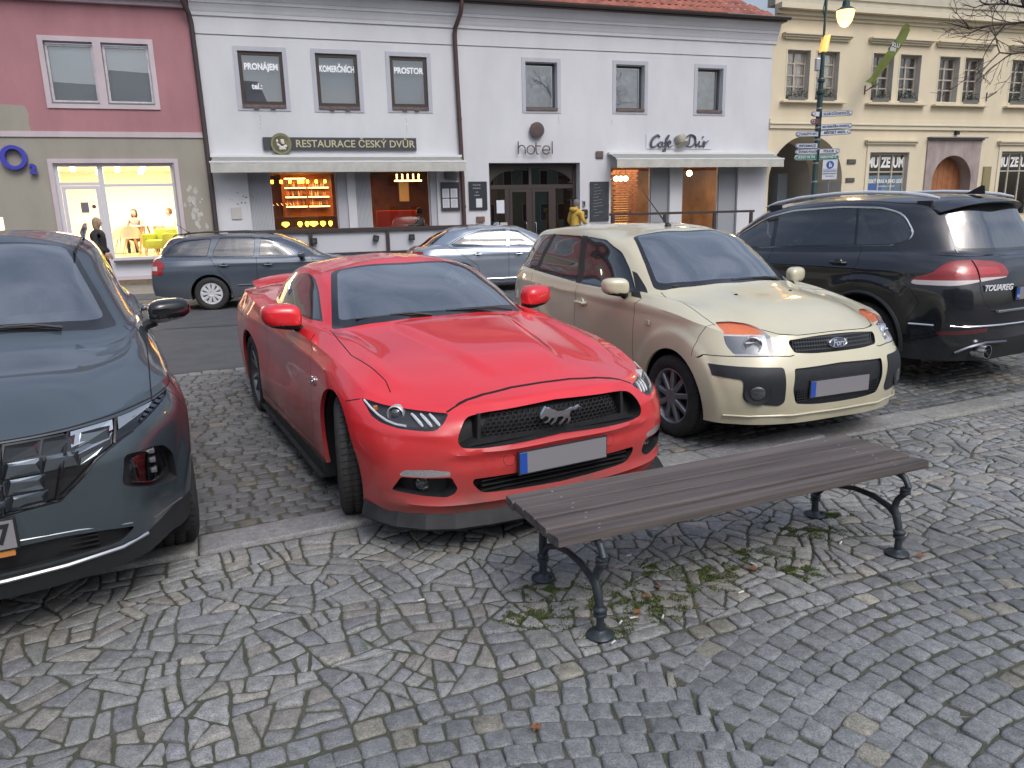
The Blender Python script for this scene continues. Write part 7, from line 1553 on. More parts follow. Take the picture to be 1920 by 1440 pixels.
FU = [
 [(.77,0,.22),(.755,.38,.22),(.66,.64,.22),(.52,.78,.22),(.38,.825,.22),(0,.83,.23),(-.42,.825,.23),(-1.2,.825,.22),(-2.1,.825,.22),(-2.485,.83,.23),(-2.85,.82,.25),(-3.1,.74,.28),(-3.18,.4,.30),(-3.19,0,.30)],
 [(.80,0,.38),(.785,.38,.38),(.69,.66,.38),(.55,.80,.38),(.40,.845,.39),(0,.855,.40),(-.42,.845,.40),(-1.2,.845,.40),(-2.1,.845,.40),(-2.485,.855,.40),(-2.85,.84,.42),(-3.13,.76,.44),(-3.21,.4,.44),(-3.22,0,.44)],
 [(.81,0,.56),(.795,.38,.56),(.70,.66,.56),(.555,.80,.565),(.40,.845,.57),(0,.862,.60),(-.42,.85,.60),(-1.2,.85,.60),(-2.1,.85,.60),(-2.485,.86,.61),(-2.85,.845,.60),(-3.13,.765,.62),(-3.22,.4,.62),(-3.23,0,.62)],
 [(.775,0,.665),(.76,.38,.665),(.66,.64,.665),(.51,.785,.67),(.37,.832,.69),(0,.852,.76),(-.42,.847,.78),(-1.2,.848,.78),(-2.1,.848,.79),(-2.485,.855,.80),(-2.85,.84,.80),(-3.12,.76,.80),(-3.20,.4,.80),(-3.21,0,.80)],
 [(.70,0,.81),(.68,.38,.805),(.575,.60,.80),(.40,.745,.83),(.28,.795,.855),(0,.82,.90),(-.42,.83,.93),(-1.2,.838,.93),(-2.1,.838,.95),(-2.485,.84,.97),(-2.85,.82,.98),(-3.10,.74,.97),(-3.18,.4,.95),(-3.19,0,.95)],
 [(.35,0,.925),(.33,.36,.92),(.26,.55,.905),(.14,.66,.92),(.06,.70,.94),(-.12,.745,.965),(-.46,.79,.99),(-1.2,.812,.995),(-2.1,.812,1.02),(-2.485,.81,1.04),(-2.85,.79,1.05),(-3.08,.70,1.04),(-3.16,.4,1.03),(-3.17,0,1.03)],
 [(-.28,0,1.055),(-.30,.36,1.05),(-.38,.56,1.03),(-.46,.66,1.02),(-.52,.70,1.015),(-.60,.74,1.01),(-.72,.77,1.01),(-1.2,.79,1.02),(-2.1,.79,1.045),(-2.485,.785,1.06),(-2.85,.765,1.075),(-3.05,.69,1.08),(-3.13,.42,1.08),(-3.14,0,1.08)],
 [(-.66,0,1.27),(-.68,.36,1.262),(-.73,.53,1.24),(-.78,.60,1.235),(-.82,.635,1.23),(-.88,.66,1.23),(-.98,.685,1.235),(-1.35,.71,1.25),(-2.1,.71,1.27),(-2.45,.70,1.275),(-2.78,.68,1.28),(-2.97,.61,1.28),(-3.06,.40,1.28),(-3.07,0,1.29)],
 [(-1.02,0,1.452),(-1.03,.36,1.443),(-1.06,.48,1.425),(-1.10,.53,1.415),(-1.14,.56,1.41),(-1.20,.58,1.41),(-1.3,.595,1.42),(-1.5,.61,1.44),(-2.1,.61,1.455),(-2.4,.60,1.45),(-2.65,.58,1.44),(-2.85,.53,1.43),(-2.95,.38,1.44),(-2.96,0,1.45)],
 [(-1.08,0,1.472),(-1.09,.28,1.466),(-1.13,.36,1.457),(-1.17,.39,1.452),(-1.21,.41,1.45),(-1.27,.42,1.452),(-1.36,.43,1.46),(-1.55,.44,1.478),(-2.1,.44,1.492),(-2.38,.43,1.487),(-2.6,.41,1.478),(-2.76,.37,1.468),(-2.85,.28,1.47),(-2.87,0,1.478)],
 [(-1.12,0,1.482),(-1.14,0,1.484),(-1.18,0,1.486),(-1.22,0,1.488),(-1.26,0,1.49),(-1.32,0,1.492),(-1.4,0,1.495),(-1.6,0,1.50),(-2.1,0,1.505),(-2.35,0,1.50),(-2.55,0,1.496),(-2.7,0,1.492),(-2.78,0,1.49),(-2.8,0,1.488)],
]
def _fx(p):
    x, y, z = p
    if z > .75: z += .02 * min(1, (z - .75) / .1)
    if z > 1.4 and x < -1.15: z += .018 * min(1, (-1.15 - x) / .4)
    if x > .5: x -= .02
    if x < -2.8: x -= .04
    return (x, y, z)
FU = [[_fx(p) for p in r] for r in FU]
# ================================================================ pale yellow compact car
def yellow_hatch(loc, rz):
    t = thing('parked_car', 'pale cream yellow tall hatchback with orange-topped headlights and black bumper corners', 'car', loc, rz)
    YEL = mat('cream_paint', (.64, .60, .43), .32, metal=.05, coat=1, dirt=((.17, .14, .10), .5, .45), noise=.05, nscale=2.2, two=(.01, .01, .01))
    GAP = mat('panel_gap', (.01, .004, .004), .8); TRM = mat('grey_trim', (.020, .023, .028), .5, noise=.2, nscale=20)
    def disp(D):
        D = D.copy(); x, y, z = D[..., 0], D[..., 1], D[..., 2]
        for cx in (.035, -2.485):
            r = np.hypot(x - cx, z - .30); D[..., 1] += .014 * smooth(.53, .49, r) * (y > .7) * (z < .9)
        # waist line
        D[..., 1] += .007 * smooth(.86, .90, z + .03 * x) * smooth(1.0, .95, z) * (y > .7)
        # bonnet crown edge
        D[..., 2] += .010 * smooth(.52, .44, np.abs(y)) * smooth(-.30, -.1, x) * smooth(.62, .35, x) * (z > .8)
        return D
    bm = half_body(FU, [7, 7, 7, 6, 8, 9, 10, 10, 7, 7, 7, 6, 6], [7, 8, 7, 8, 10, 9, 8, 9, 6, 5], vcreases=(4,), disp=disp)
    X0 = surf_x(bm); fr = lambda c, f: c.x > .2; sid = lambda c, f: c.y > .45
    for cx, r in ((.03, .375), (-2.485, .375)):
        rim_in(bm, cut(bm, circ(cx, .295, r, 44), 's', lambda c, f: c.y > .5 and c.z < .9), (0, -.02, 0))
    hl = rnd([(.70, .885), (.59, .888), (.515, .876), (.482, .852), (.485, .79), (.505, .694), (.715, .690), (.740, .75), (.728, .82)], [.02, .03, .03, .03, .01, .012, .01, .03, .02], 3)
    nb = take(bm, cut(bm, hl, 'f', fr)); cov = nb.copy(); up = set(cut(nb, [(.3, .815), (.9, .815), (.9, 1), (.3, 1)], 'f')); mid = set(cut(nb, [(.3, .806), (.9, .806), (.9, .815), (.3, .815)], 'f'))
    for f in nb.faces: f.material_index = 1 if f in up else (2 if f in mid else 0)
    recess(nb, (-.045, 0, 0), scale=.95, wmat=2)
    hh = part(nb, 'headlight', [mat('reflector_grey', (.20, .21, .22), .22, metal=.5), mat('amber_lens', (.85, .26, .10), .3, coat=.6, bump=.5, bscale=120), mat('lamp_silver', (.62, .63, .64), .3, metal=.3)], t, pair=True)
    cc = part(cov, 'headlight_cover', [glass('clear_cover', (.86, .88, .9), .8, base=.03)], t, pair=True)
    for k, s in enumerate((1, -1)):
        cc[k].parent = hh[k]; m = MB(); m.T = Matrix.Translation((X0(.600, .752) - .010, .600 * s, .752)) @ Matrix.Rotation(R(38) * s, 4, 'Z') @ Matrix.Translation((-.548, 0, 0)); m.lathe([(.062, .50), (.062, .545), (.055, .548), (.03, .50), (.001, .495)], 28, ax=0); m.T = Matrix.Identity(4); m.cur = 1
        m.box(X0(.60, .765) - .03, X0(.60, .765) - .012, .55 * s, .645 * s, .766, .774, .003); m.build('reflector_bowl', [CHR, mat('lamp_silver')], hh[k])
        # pale rim round the lamp
    # grille
    gp = rnd([(-.02, .800), (.20, .798), (.372, .784), (.385, .765), (.365, .705), (.22, .690), (-.02, .686)], [0, .1, .02, .02, .02, .1, 0], 3)
    nb = take(bm, cut(bm, gp, 'f', fr)); recess(nb, (-.05, 0, 0)); g = part(nb, 'grille', [mat('grille_plastic', (.03, .03, .032), .45)], t)
    m = MB()
    X = lambda y, z: .728 - .28 * y * y - .30 * (z - .74)
    for z in (.712, .738, .764, .788):
        for k in range(24):
            a, b = -.37 + k * .0308, -.37 + (k + 1) * .0308
            if max(abs(a), abs(b)) < .36 - (.03 if z > .78 else 0): m.quad((X(a, z), a, z - .0045), (X(b, z), b, z - .0045), (X(b, z) , b, z + .0045), (X(a, z), a, z + .0045)); m.quad((X(a, z), a, z + .0045), (X(b, z), b, z + .0045), (X(b, z) - .03, b, z + .004), (X(a, z) - .03, a, z + .004))
    for k in range(-17, 18):
        y = k * .0205; m.quad((X(y, .70), y - .003, .692), (X(y, .70), y + .003, .692), (X(y, .79), y + .003, .795), (X(y, .79), y - .003, .795))
    m.build('grille_bars', mat('grille_bar_grey', (.07, .075, .085), .4), g)
    m = MB(); m.smooth = True; m.T = Matrix.Translation((.735, 0, .745)) @ Matrix.Rotation(R(-12), 4, 'Y') @ Matrix.Diagonal((1, 1.0, .45, 1))
    m.lathe([(.082, -.01), (.082, .006), (.074, .012), (.070, .008)], 40, ax=0); m.cur = 1; m.lathe([(.070, .008), (.001, .010)], 40, ax=0); m.T = Matrix.Identity(4)
    b = m.build('oval_emblem', [CHR, mat('emblem_blue', (.03, .05, .12), .3, coat=1)], g)
    text('Ford', .062, CHR, b, 'emblem_script', loc=(.748, 0, .745), rot=(R(78), 0, R(90)), depth=.004, bold=.0012, shear=.35, sx=.95)
    # black bumper corner with lamp, middle intake
    tr = rnd([(.835, .628), (.462, .618), (.448, .380), (.485, .356), (.685, .383), (.708, .42), (.712, .540), (.835, .555)], [0, .02, .03, .03, .04, .03, .02, 0], 3)
    nb = take(bm, cut(bm, tr, 'f', fr)); recess(nb, (.006, .002, 0)); tp = part(nb, 'bumper_corner', TRM, t, pair=True)
    for k, s in enumerate((1, -1)):
        m = MB(); m.T = Matrix.Translation((X0(.632, .455) + .004, .632 * s, .455)) @ Matrix.Rotation(R(28) * s, 4, 'Z') @ Matrix.Translation((-.69, 0, 0)); m.cur = 1; m.lathe([(.088, .655), (.088, .69), (.06, .685), (.052, .67)], 28, ax=0); m.cur = 0
        m.lathe([(.052, .66), (.05, .69), (.036, .70), (.001, .702)], 24, ax=0); m.build('fog_lamp', [mat('lens_glass', (.05, .055, .06), .05, coat=1), BLK], tp[k])
    mi = rnd([(-.02, .615), (.388, .605), (.400, .46), (.365, .362), (.20, .343), (-.02, .338)], [0, .015, .03, .03, .1, 0], 3)
    nb = take(bm, cut(bm, mi, 'f', fr)); recess(nb, (-.018, 0, 0)); mp_ = part(nb, 'bumper_insert', TRM, t)
    m = MB()
    for s in (1, -1):
        for z in np.arange(.375, .46, .018): m.box(.745, .77, .27 * s, .365 * s, z, z + .005)
        for y in np.arange(.28, .37, .018): m.box(.745, .771, y * s, (y + .004) * s, .37, .46)
    m.build('insert_mesh', BLK, mp_)
    GL = glass('pale_screen_glass', (.66, .71, .72), 1.0, base=.27, sky_sheen=.05, sky_sheen_col=(.42, .50, .56)); FR = mat('glass_frit', (.012, .012, .013), .15, coat=.6); SG = glass('side_glass', (.30, .33, .33), 1.1, base=.06)
    ws = rnd([(-.285, -.02), (-.30, .38), (-.43, .64), (-.50, .672), (-1.085, .520), (-1.05, .40), (-1.03, -.02)], [0, .1, .05, .04, .04, .08, 0], 4)
    wi = rnd([(-.35, -.02), (-.36, .36), (-.475, .58), (-.53, .625), (-1.060, .495), (-1.02, .37), (-1.00, -.02)], [0, .1, .05, .04, .05, .08, 0], 4)
    window(bm, ws, 't', lambda c, f: -1.3 < c.x < -.2 and c.z > .95, [GL, FR], 'windscreen', t, False, fpoly=wi)
    for sw, nm in (([(-.625, 1.012), (-.84, 1.195), (-1.03, 1.32), (-1.30, 1.415), (-1.63, 1.440), (-1.50, 1.025)], 'front'), ([(-1.60, 1.032), (-1.74, 1.442), (-2.34, 1.450), (-2.52, 1.082)], 'rear'), ([(-2.60, 1.090), (-2.42, 1.450), (-2.72, 1.440), (-2.90, 1.35), (-3.02, 1.135), (-2.98, 1.11)], 'q')):
        sw = rnd(sw, .035, 4); window(bm, sw, 's', sid, [SG, FR], 'side_window', t, True, fpoly=shrink(sw, .014))
    bl = [(-.50, .99), (-.62, 1.0), (-.84, 1.205), (-.80, 1.20)]
    for f in cut(bm, [(-.46, .985), (-.605, .99), (-.80, 1.175), (-.74, 1.16)], 's', sid): f.material_index = 2
    for sw in ([(-1.49, 1.024), (-1.625, 1.442), (-1.745, 1.446), (-1.605, 1.03)], [(-2.51, 1.080), (-2.335, 1.452), (-2.425, 1.452), (-2.61, 1.088)]):
        for f in cut(bm, sw, 's', sid): f.material_index = 2
    # seams
    line(bm, [(.345, .72), (.18, .722), (.05, .716), (-.15, .70), (-.42, .66)], .006, 't', 1, lambda c, f: c.z > .7)
    line(bm, [(.482, .845), (.42, .822), (.30, .812), (-.02, .816)], .005, 'f', 1, fr)
    line(bm, [(.862, .655), (.84, .680), (.72, .686), (.50, .690), (.40, .684), (.37, .690)], .006, 'f', 1, lambda c, f: c.x > .1)
    line(bm, [(.33, .88), (.30, .80), (.285, .66)], .005, 's', 1, lambda c, f: c.y > .72)
    line(bm, [(-.46, .985), (-.515, .94), (-.53, .60), (-.50, .40), (-.44, .28)], .006, 's', 1, sid)
    line(bm, [(-1.53, 1.01), (-1.55, .60), (-1.52, .28)], .006, 's', 1, sid); line(bm, [(-2.56, 1.06), (-2.50, .90), (-2.30, .70), (-2.08, .50), (-2.02, .28)], .006, 's', 1, sid)
    line(bm, [(-.44, .27), (-2.02, .27)], .005, 's', 1, sid)
    part(bm, 'body', [YEL, GAP, BLK], t)
    m = MB(); m.prism([(.55, -.55), (.55, .55), (-3.1, .72), (-3.1, -.72)], .25, .28, ax=2); m.build('underbody', DRK, t)
    m = MB(); m.smooth = True
    pts = [(.55, .79), (.66, .66), (.765, .38), (.78, 0), (.765, -.38), (.66, -.66), (.55, -.79)]; m.tube([(x, y, .285) for x, y in pts], .008, 6); m.build('bumper_lip', YEL, t)
    handle(t, [(-1.40, .852, .868), (-2.40, .856, .918)], YEL)
    m = MB(); m.box(-.33, -.27, .858, .866, .80, .84, .008); m.box(-.33, -.27, -.866, -.858, .80, .84, .008); m.build('side_repeater', mat('clear_repeater', (.6, .55, .42), .3, coat=1), t)
    mirror_pod(t, -.66, .92, 1.055, .20, .165, .15, YEL)
    FR2 = mat('fusion_alloy', (.30, .31, .33), .4, metal=.7, noise=.2, nscale=20)
    for x, y, st in ((0, -.755, 2), (0, .755, 2), (-2.485, -.755, 0), (-2.485, .755, 0)): wheel(t, x, y, .31, .20, .205, 'nine', steer=R(st), rimmat=FR2, side=1 if y > 0 else -1)
    liner(t, .03, .39, .55, .83); liner(t, -2.485, .39, .55, .83)
    m = MB(); m.smooth = True; wiper(m, (-.34, -.12, 1.085), (-.42, -.60, 1.06)); wiper(m, (-.33, .42, 1.08), (-.33, -.10, 1.09)); m.build('wiper', BLK, t)
    m = MB()
    for s in (1, -1): m.lathe([(.014, .0), (.014, .012), (.006, .016), (.001, .017)], 10, c=(-.02, .26 * s, 1.012))
    m.build('washer_jet', BLK, t)
    antenna(t, (-1.28, -.03, 1.515), (-1.62, -.10, 1.85))
    interior(t, -.85, 1.05, .62, [(-1.42, .35, 1.32), (-1.42, -.35, 1.32), (-2.3, .36, 1.25), (-2.3, -.36, 1.25)], .42, 1, -2.9)
    m = MB(); m.box(-1.12, -1.08, -.12, .12, 1.36, 1.42, .01); m.build('rear_view_mirror', BLK, t)
    plate(t, .775, .452)
    m = MB()   # seed pods and scratches on the bonnet
    for (x, y, a) in ((.12, -.16, .6), (.05, .27, .9), (.33, .14, 1.4)):
        z = .975 - .14 * max(0, x) ; m.box(x - .02, x + .02, y - .006, y + .006, z + .0, z + .012)
    return t
yellow_hatch((1.955, 5.615, 0), R(-68.0))
TU = [
 [(.84,0,.24),(.82,.40,.24),(.72,.68,.25),(.57,.785,.26),(.43,.865,.27),(0,.91,.28),(-.45,.90,.27),(-1.3,.90,.26),(-2.3,.90,.26),(-2.68,.91,.28),(-3.1,.89,.32),(-3.4,.80,.36),(-3.55,.45,.38),(-3.56,0,.38)],
 [(.90,0,.40),(.88,.40,.40),(.78,.68,.41),(.60,.80,.43),(.44,.885,.45),(0,.935,.46),(-.45,.92,.45),(-1.3,.92,.44),(-2.3,.92,.44),(-2.68,.935,.46),(-3.1,.92,.48),(-3.46,.82,.5),(-3.6,.45,.52),(-3.61,0,.52)],
 [(.91,0,.58),(.89,.40,.58),(.79,.68,.59),(.61,.81,.61),(.45,.895,.63),(0,.935,.66),(-.45,.92,.65),(-1.3,.91,.65),(-2.3,.92,.66),(-2.68,.935,.68),(-3.1,.92,.7),(-3.46,.83,.7),(-3.6,.45,.7),(-3.61,0,.7)],
 [(.90,0,.76),(.88,.40,.76),(.77,.66,.78),(.60,.80,.80),(.43,.89,.82),(0,.92,.85),(-.45,.915,.86),(-1.3,.91,.87),(-2.3,.915,.88),(-2.68,.93,.9),(-3.1,.91,.9),(-3.42,.82,.9),(-3.56,.45,.9),(-3.57,0,.9)],
 [(.86,0,.875),(.84,.40,.875),(.71,.62,.885),(.50,.76,.91),(.34,.84,.93),(0,.875,.96),(-.45,.89,.99),(-1.3,.895,1.0),(-2.3,.895,1.03),(-2.68,.89,1.06),(-3.05,.86,1.08),(-3.35,.77,1.08),(-3.48,.45,1.06),(-3.49,0,1.06)],
 [(.50,0,.975),(.48,.38,.97),(.38,.56,.965),(.24,.68,.985),(.12,.745,1.0),(-.10,.80,1.025),(-.50,.84,1.06),(-1.3,.86,1.06),(-2.3,.86,1.09),(-2.68,.84,1.12),(-3.0,.80,1.14),(-3.28,.70,1.14),(-3.40,.45,1.12),(-3.41,0,1.12)],
 [(-.40,0,1.10),(-.42,.38,1.095),(-.50,.58,1.08),(-.58,.68,1.08),(-.64,.73,1.08),(-.74,.77,1.09),(-.90,.80,1.10),(-1.3,.82,1.10),(-2.3,.82,1.13),(-2.65,.80,1.15),(-2.95,.76,1.17),(-3.20,.66,1.17),(-3.32,.42,1.15),(-3.33,0,1.15)],
 [(-.82,0,1.35),(-.84,.38,1.34),(-.90,.54,1.325),(-.96,.60,1.32),(-1.01,.64,1.32),(-1.08,.67,1.325),(-1.2,.70,1.33),(-1.5,.72,1.34),(-2.3,.725,1.36),(-2.6,.71,1.36),(-2.85,.68,1.36),(-3.05,.60,1.36),(-3.18,.40,1.36),(-3.19,0,1.36)],
 [(-1.26,0,1.56),(-1.28,.38,1.55),(-1.32,.48,1.535),(-1.37,.53,1.525),(-1.42,.56,1.52),(-1.49,.58,1.52),(-1.6,.60,1.53),(-1.8,.615,1.545),(-2.3,.615,1.555),(-2.55,.60,1.55),(-2.75,.58,1.54),(-2.92,.52,1.53),(-3.03,.38,1.54),(-3.05,0,1.55)],
 [(-1.34,0,1.59),(-1.36,.28,1.585),(-1.40,.36,1.575),(-1.45,.40,1.57),(-1.50,.42,1.57),(-1.57,.43,1.575),(-1.68,.44,1.58),(-1.85,.45,1.595),(-2.3,.45,1.605),(-2.5,.44,1.60),(-2.68,.42,1.59),(-2.82,.38,1.58),(-2.92,.28,1.585),(-2.94,0,1.59)],
 [(-1.40,0,1.605),(-1.43,0,1.606),(-1.46,0,1.608),(-1.50,0,1.61),(-1.55,0,1.613),(-1.62,0,1.615),(-1.73,0,1.62),(-1.9,0,1.625),(-2.3,0,1.63),(-2.48,0,1.625),(-2.62,0,1.62),(-2.73,0,1.615),(-2.82,0,1.61),(-2.85,0,1.605)],
]
# ================================================================ dark SUV at the left
def dark_suv(loc, rz):
    t = thing('parked_car', 'dark blue grey sport utility vehicle with faceted grille at the left edge', 'car', loc, rz)
    PNT = mat('slate_paint', (.062, .084, .098), .30, metal=.4, coat=1, dirt=((.08, .075, .07), .4, .35), noise=.08, nscale=2.2, two=(.01, .01, .01)); GAP = mat('panel_gap', (.01, .004, .004), .8)
    CLAD = mat('cladding_grey', (.022, .024, .027), .55)
    def disp(D):
        D = D.copy(); x, y, z = D[..., 0], D[..., 1], D[..., 2]
        D[..., 2] += .012 * smooth(.66, .50, y + .10 * (x - .2)) * smooth(-.55, .05, x) * smooth(.85, .45, x) * smooth(.84, .90, z)   # bonnet crease
        for cx in (0, -2.68):
            r = np.hypot(x - cx, z - .36); D[..., 1] += .018 * smooth(.55, .50, r) * (y > .75) * (z < 1.0)
        D[..., 1] += .014 * np.exp(-((z - .93 - .02 * x) / .025)**2) * (y > .75)
        return D
    bm = half_body(TU, [9, 9, 9, 8, 8, 9, 9, 8, 6, 6, 6, 5, 5], [7, 8, 9, 9, 10, 9, 7, 8, 6, 5], vcreases=(4,), disp=disp)
    X = surf_x(bm); fr = lambda c, f: c.x > .2; sid = lambda c, f: c.y > .45
    for cx in (0, -2.68): rim_in(bm, cut(bm, circ(cx, .365, .405, 44), 's', lambda c, f: c.y > .5 and c.z < 1), (0, -.03, 0))
    # black gloss band: grille with lamp wings
    gw = rnd([(-.02, .858), (.26, .862), (.47, .862), (.64, .866), (.80, .876), (.862, .892), (.858, .872), (.80, .842), (.70, .802), (.626, .775), (.555, .735), (.50, .680), (.410, .604), (.22, .592), (-.02, .590)], [0, .05, .05, .05, .05, .004, .01, .03, .05, .05, .05, .05, .03, .05, 0], 3)
    nb = take(bm, cut(bm, gw, 'f', fr)); recess(nb, (-.022, 0, 0)); g = part(nb, 'grille', [GLB, PNT], t)
    TIL = mat('dark_chrome_tile', (.24, .27, .30), .18, metal=.9); SIL = mat('lamp_silver'); DRL = mat('lamp_wing_silver', (.50, .54, .57), .18, metal=.7, coat=.6)
    m = MB()
    def tile(y0, y1, z0, z1, sk, mi, h=.022):
        P = [(y0, z0), (y1, z0), (y1 + sk, z1), (y0 + sk, z1)]
        if not all(inpoly(abs(p[0]), p[1], gw) for p in P): return
        yc, zc = (y0 + y1 + sk) / 2, (z0 + z1) / 2; m.cur = mi; b = [m.vert((X(*p) - .018, *p)) for p in P]
        ap = m.vert((X(y1 - .02, z1 - .012) + h - .018, y1 - .02 + sk * .6, z1 - .012)); ap2 = m.vert((X(y0, z1) - .006, y0 + sk * .8 + .006, z1 - .008))
        m.face([b[0], b[1], ap]); m.face([b[1], b[2], ap]); m.face([b[2], b[3], ap2, ap]); m.face([b[3], b[0], ap2]); m.face([b[0], ap, ap2])
    for s in (1, -1):
        for r_ in range(4):
            z0 = .602 + r_ * .063; z1 = z0 + .056
            for c_ in range(5):
                y0 = .012 + c_ * .122 - (.0 if r_ % 2 else .0); tl = (y0 * s, (y0 + .114) * s)
                tile(tl[0], tl[1], z0, z1, .014 * s, 0)
    o = m.build('grille_tile', [TIL, DRL], g, fix=False)
    # lamp wings: silver slats, then small diamonds at the tip
    for s in (1, -1):
        m = MB(); m.cur = 0
        for (P, dz) in (([(.478, .800), (.628, .828), (.630, .862), (.482, .856)], 0), ([(.648, .822), (.775, .858), (.792, .872), (.650, .864)], 0)):
            b = [m.vert((X(*p) - .006, p[0] * s, p[1])) for p in P]; c = [m.vert((X(*p) - .020, p[0] * s, p[1])) for p in P]
            m.face(b)
            for i in range(4): j = (i + 1) % 4; m.face([b[i], b[j], c[j], c[i]])
        m.cur = 1
        for r_ in range(3):
            for c_ in range(5):
                y = .765 + c_ * .021 - r_ * .014; z = .852 + c_ * .0085 - r_ * .0125
                if y > .855: continue
                P = [(y - .008, z - .002), (y + .001, z - .0055), (y + .009, z + .003), (y, z + .006)]
                b = [m.vert((X(*p) - .010, p[0] * s, p[1])) for p in P]; a = m.vert((X(y, z) + .002, y * s, z))
                for i in range(4): m.face([b[i], b[(i + 1) % 4], a])
        for (P) in ([(.485, .765), (.610, .796), (.625, .818), (.490, .788)], [(.50, .728), (.560, .752), (.585, .775), (.505, .752)]):
            m.cur = 2; b = [m.vert((X(*p) - .012, p[0] * s, p[1])) for p in P]; m.face(b)
        m.build('daytime_strip', [DRL, TIL, TIL], g, fix=True)
    # divider ribs
    m = MB()
    for s in (1, -1):
        for P in ([(.475, .862), (.405, .606)], [(.642, .866), (.628, .778)], [(.255, .862), (.232, .596)], [(.0, .86), (.0, .592)]):
            m.tube([(X(P[0][0] + (P[1][0] - P[0][0]) * k / 6, P[0][1] + (P[1][1] - P[0][1]) * k / 6) - .008, (P[0][0] + (P[1][0] - P[0][0]) * k / 6) * s, P[0][1] + (P[1][1] - P[0][1]) * k / 6) for k in range(7)], .006, 6)
        m.tube([(X(y, z) + .001, y * s, z) for y, z in [(.70, .802), (.626, .775), (.555, .735), (.50, .680), (.415, .608), (.22, .593), (.01, .591)]], .0045, 6)
    m.build('grille_rib', GLB, g)
    # headlamp pocket low in the bumper
    fp = rnd([(.655, .725), (.767, .712), (.815, .690), (.848, .630), (.852, .500), (.763, .534), (.632, .605)], .02, 3)
    nb = take(bm, cut(bm, fp, 'f', lambda c, f: c.x > .1)); lens = nb.copy(); recess(nb, (-.055, -.02, 0), scale=.92); hp = part(nb, 'headlight', [mat('headlight_black', (.02, .02, .022), .35), GLB], t, pair=True)
    inner = rnd([(.672, .708), (.765, .698), (.800, .670), (.812, .585), (.760, .560), (.658, .612)], .02, 3)
    li = take(lens, cut(lens, inner, 'f')); lens.free(); recess(li, (-.012, 0, 0)); lc = part(li, 'headlight_cover', glass('smoked_cover', (.35, .37, .38), 1.1, base=.05), t, pair=True)
    for k, s in enumerate((1, -1)):
        lc[k].parent = hp[k]; m = MB()
        for z in (.60, .645, .685): m.box(.655, .70, .69 * s, .77 * s, z, z + .022, .005)
        m.build('reflector', mat('smoked_reflector', (.16, .17, .18), .3, metal=.5), hp[k])
    # lower intake
    li = rnd([(-.02, .470), (.40, .462), (.56, .440), (.66, .415), (.60, .368), (-.02, .360)], [0, .05, .03, .02, .03, 0], 3)
    nb = take(bm, cut(bm, li, 'f', fr)); recess(nb, (-.035, 0, 0)); lo = part(nb, 'lower_intake', BLK, t); m = MB()
    for z in (.385, .405, .425, .445): m.box(.80, .845, -.52, .52, z, z + .007)
    m.build('intake_slat', GLB, lo)
    for f in cut(bm, [(-.02, .2), (1, .2), (1, .395), (.86, .395), (.70, .360), (.60, .352), (-.02, .350)], 'f', fr): f.material_index = 2
    for f in cut(bm, [(.5, .1), (.5, .40), (-4, .40), (-4, .1)], 's', lambda c, f: c.y > .8): f.material_index = 2
    GL = glass('suv_screen_glass', (.66, .71, .70), 1.0, base=.26, sky_sheen=.06, sky_sheen_col=(.42, .52, .52)); FR = mat('glass_frit'); SG = glass('side_glass')
    ws = rnd([(-.42, -.02), (-.435, .38), (-.53, .62), (-.63, .715), (-1.30, .520), (-1.265, .38), (-1.25, -.02)], [0, .1, .06, .05, .04, .08, 0], 4)
    wi = rnd([(-.50, -.02), (-.51, .36), (-.595, .57), (-.67, .655), (-1.27, .490), (-1.235, .36), (-1.22, -.02)], [0, .1, .06, .05, .05, .08, 0], 4)
    window(bm, ws, 't', lambda c, f: -1.4 < c.x < -.35 and c.z > 1, [GL, FR], 'windscreen', t, False, fpoly=wi)
    for sw in ([(-.93, 1.125), (-1.22, 1.32), (-1.52, 1.475), (-1.72, 1.51), (-1.66, 1.13)], [(-1.74, 1.13), (-1.80, 1.515), (-2.35, 1.53), (-2.62, 1.50), (-2.74, 1.20), (-2.70, 1.165)]):
        sw = rnd(sw, .03, 3); window(bm, sw, 's', sid, [SG, FR], 'side_window', t, True, fpoly=shrink(sw, .012))
    line(bm, [(.52, .792), (.30, .805), (.12, .815), (-.20, .828), (-.55, .79), (-.66, .74)], .006, 't', 1, lambda c, f: c.z > .8 and c.x < .6)
    line(bm, [(-.02, .868), (.47, .872), (.80, .886), (.90, .905)], .005, 'f', 1, fr)
    line(bm, [(.38, .900), (.30, .78)], .005, 's', 1, lambda c, f: c.y > .75)
    for ln in ([(-.70, 1.09), (-.62, .95), (-.60, .70), (-.52, .42)], [(-1.70, 1.12), (-1.68, .42)], [(-2.76, 1.15), (-2.66, .95), (-2.30, .70), (-2.2, .42)]): line(bm, ln, .006, 's', 1, sid)
    part(bm, 'body', [PNT, GAP, CLAD], t)
    m = MB(); m.smooth = True
    for s in (1, -1): pass
    pts = [(X(y, z) + .004, y, z) for y, z in [(.70, .352), (.60, .338), (.40, .330), (.20, .327), (.0, .326), (-.20, .327), (-.40, .330), (-.60, .338), (-.70, .352)]]
    m.tube(pts, .009, 6); m.build('silver_lip', mat('skid_silver', (.42, .44, .46), .3, metal=.8), t)
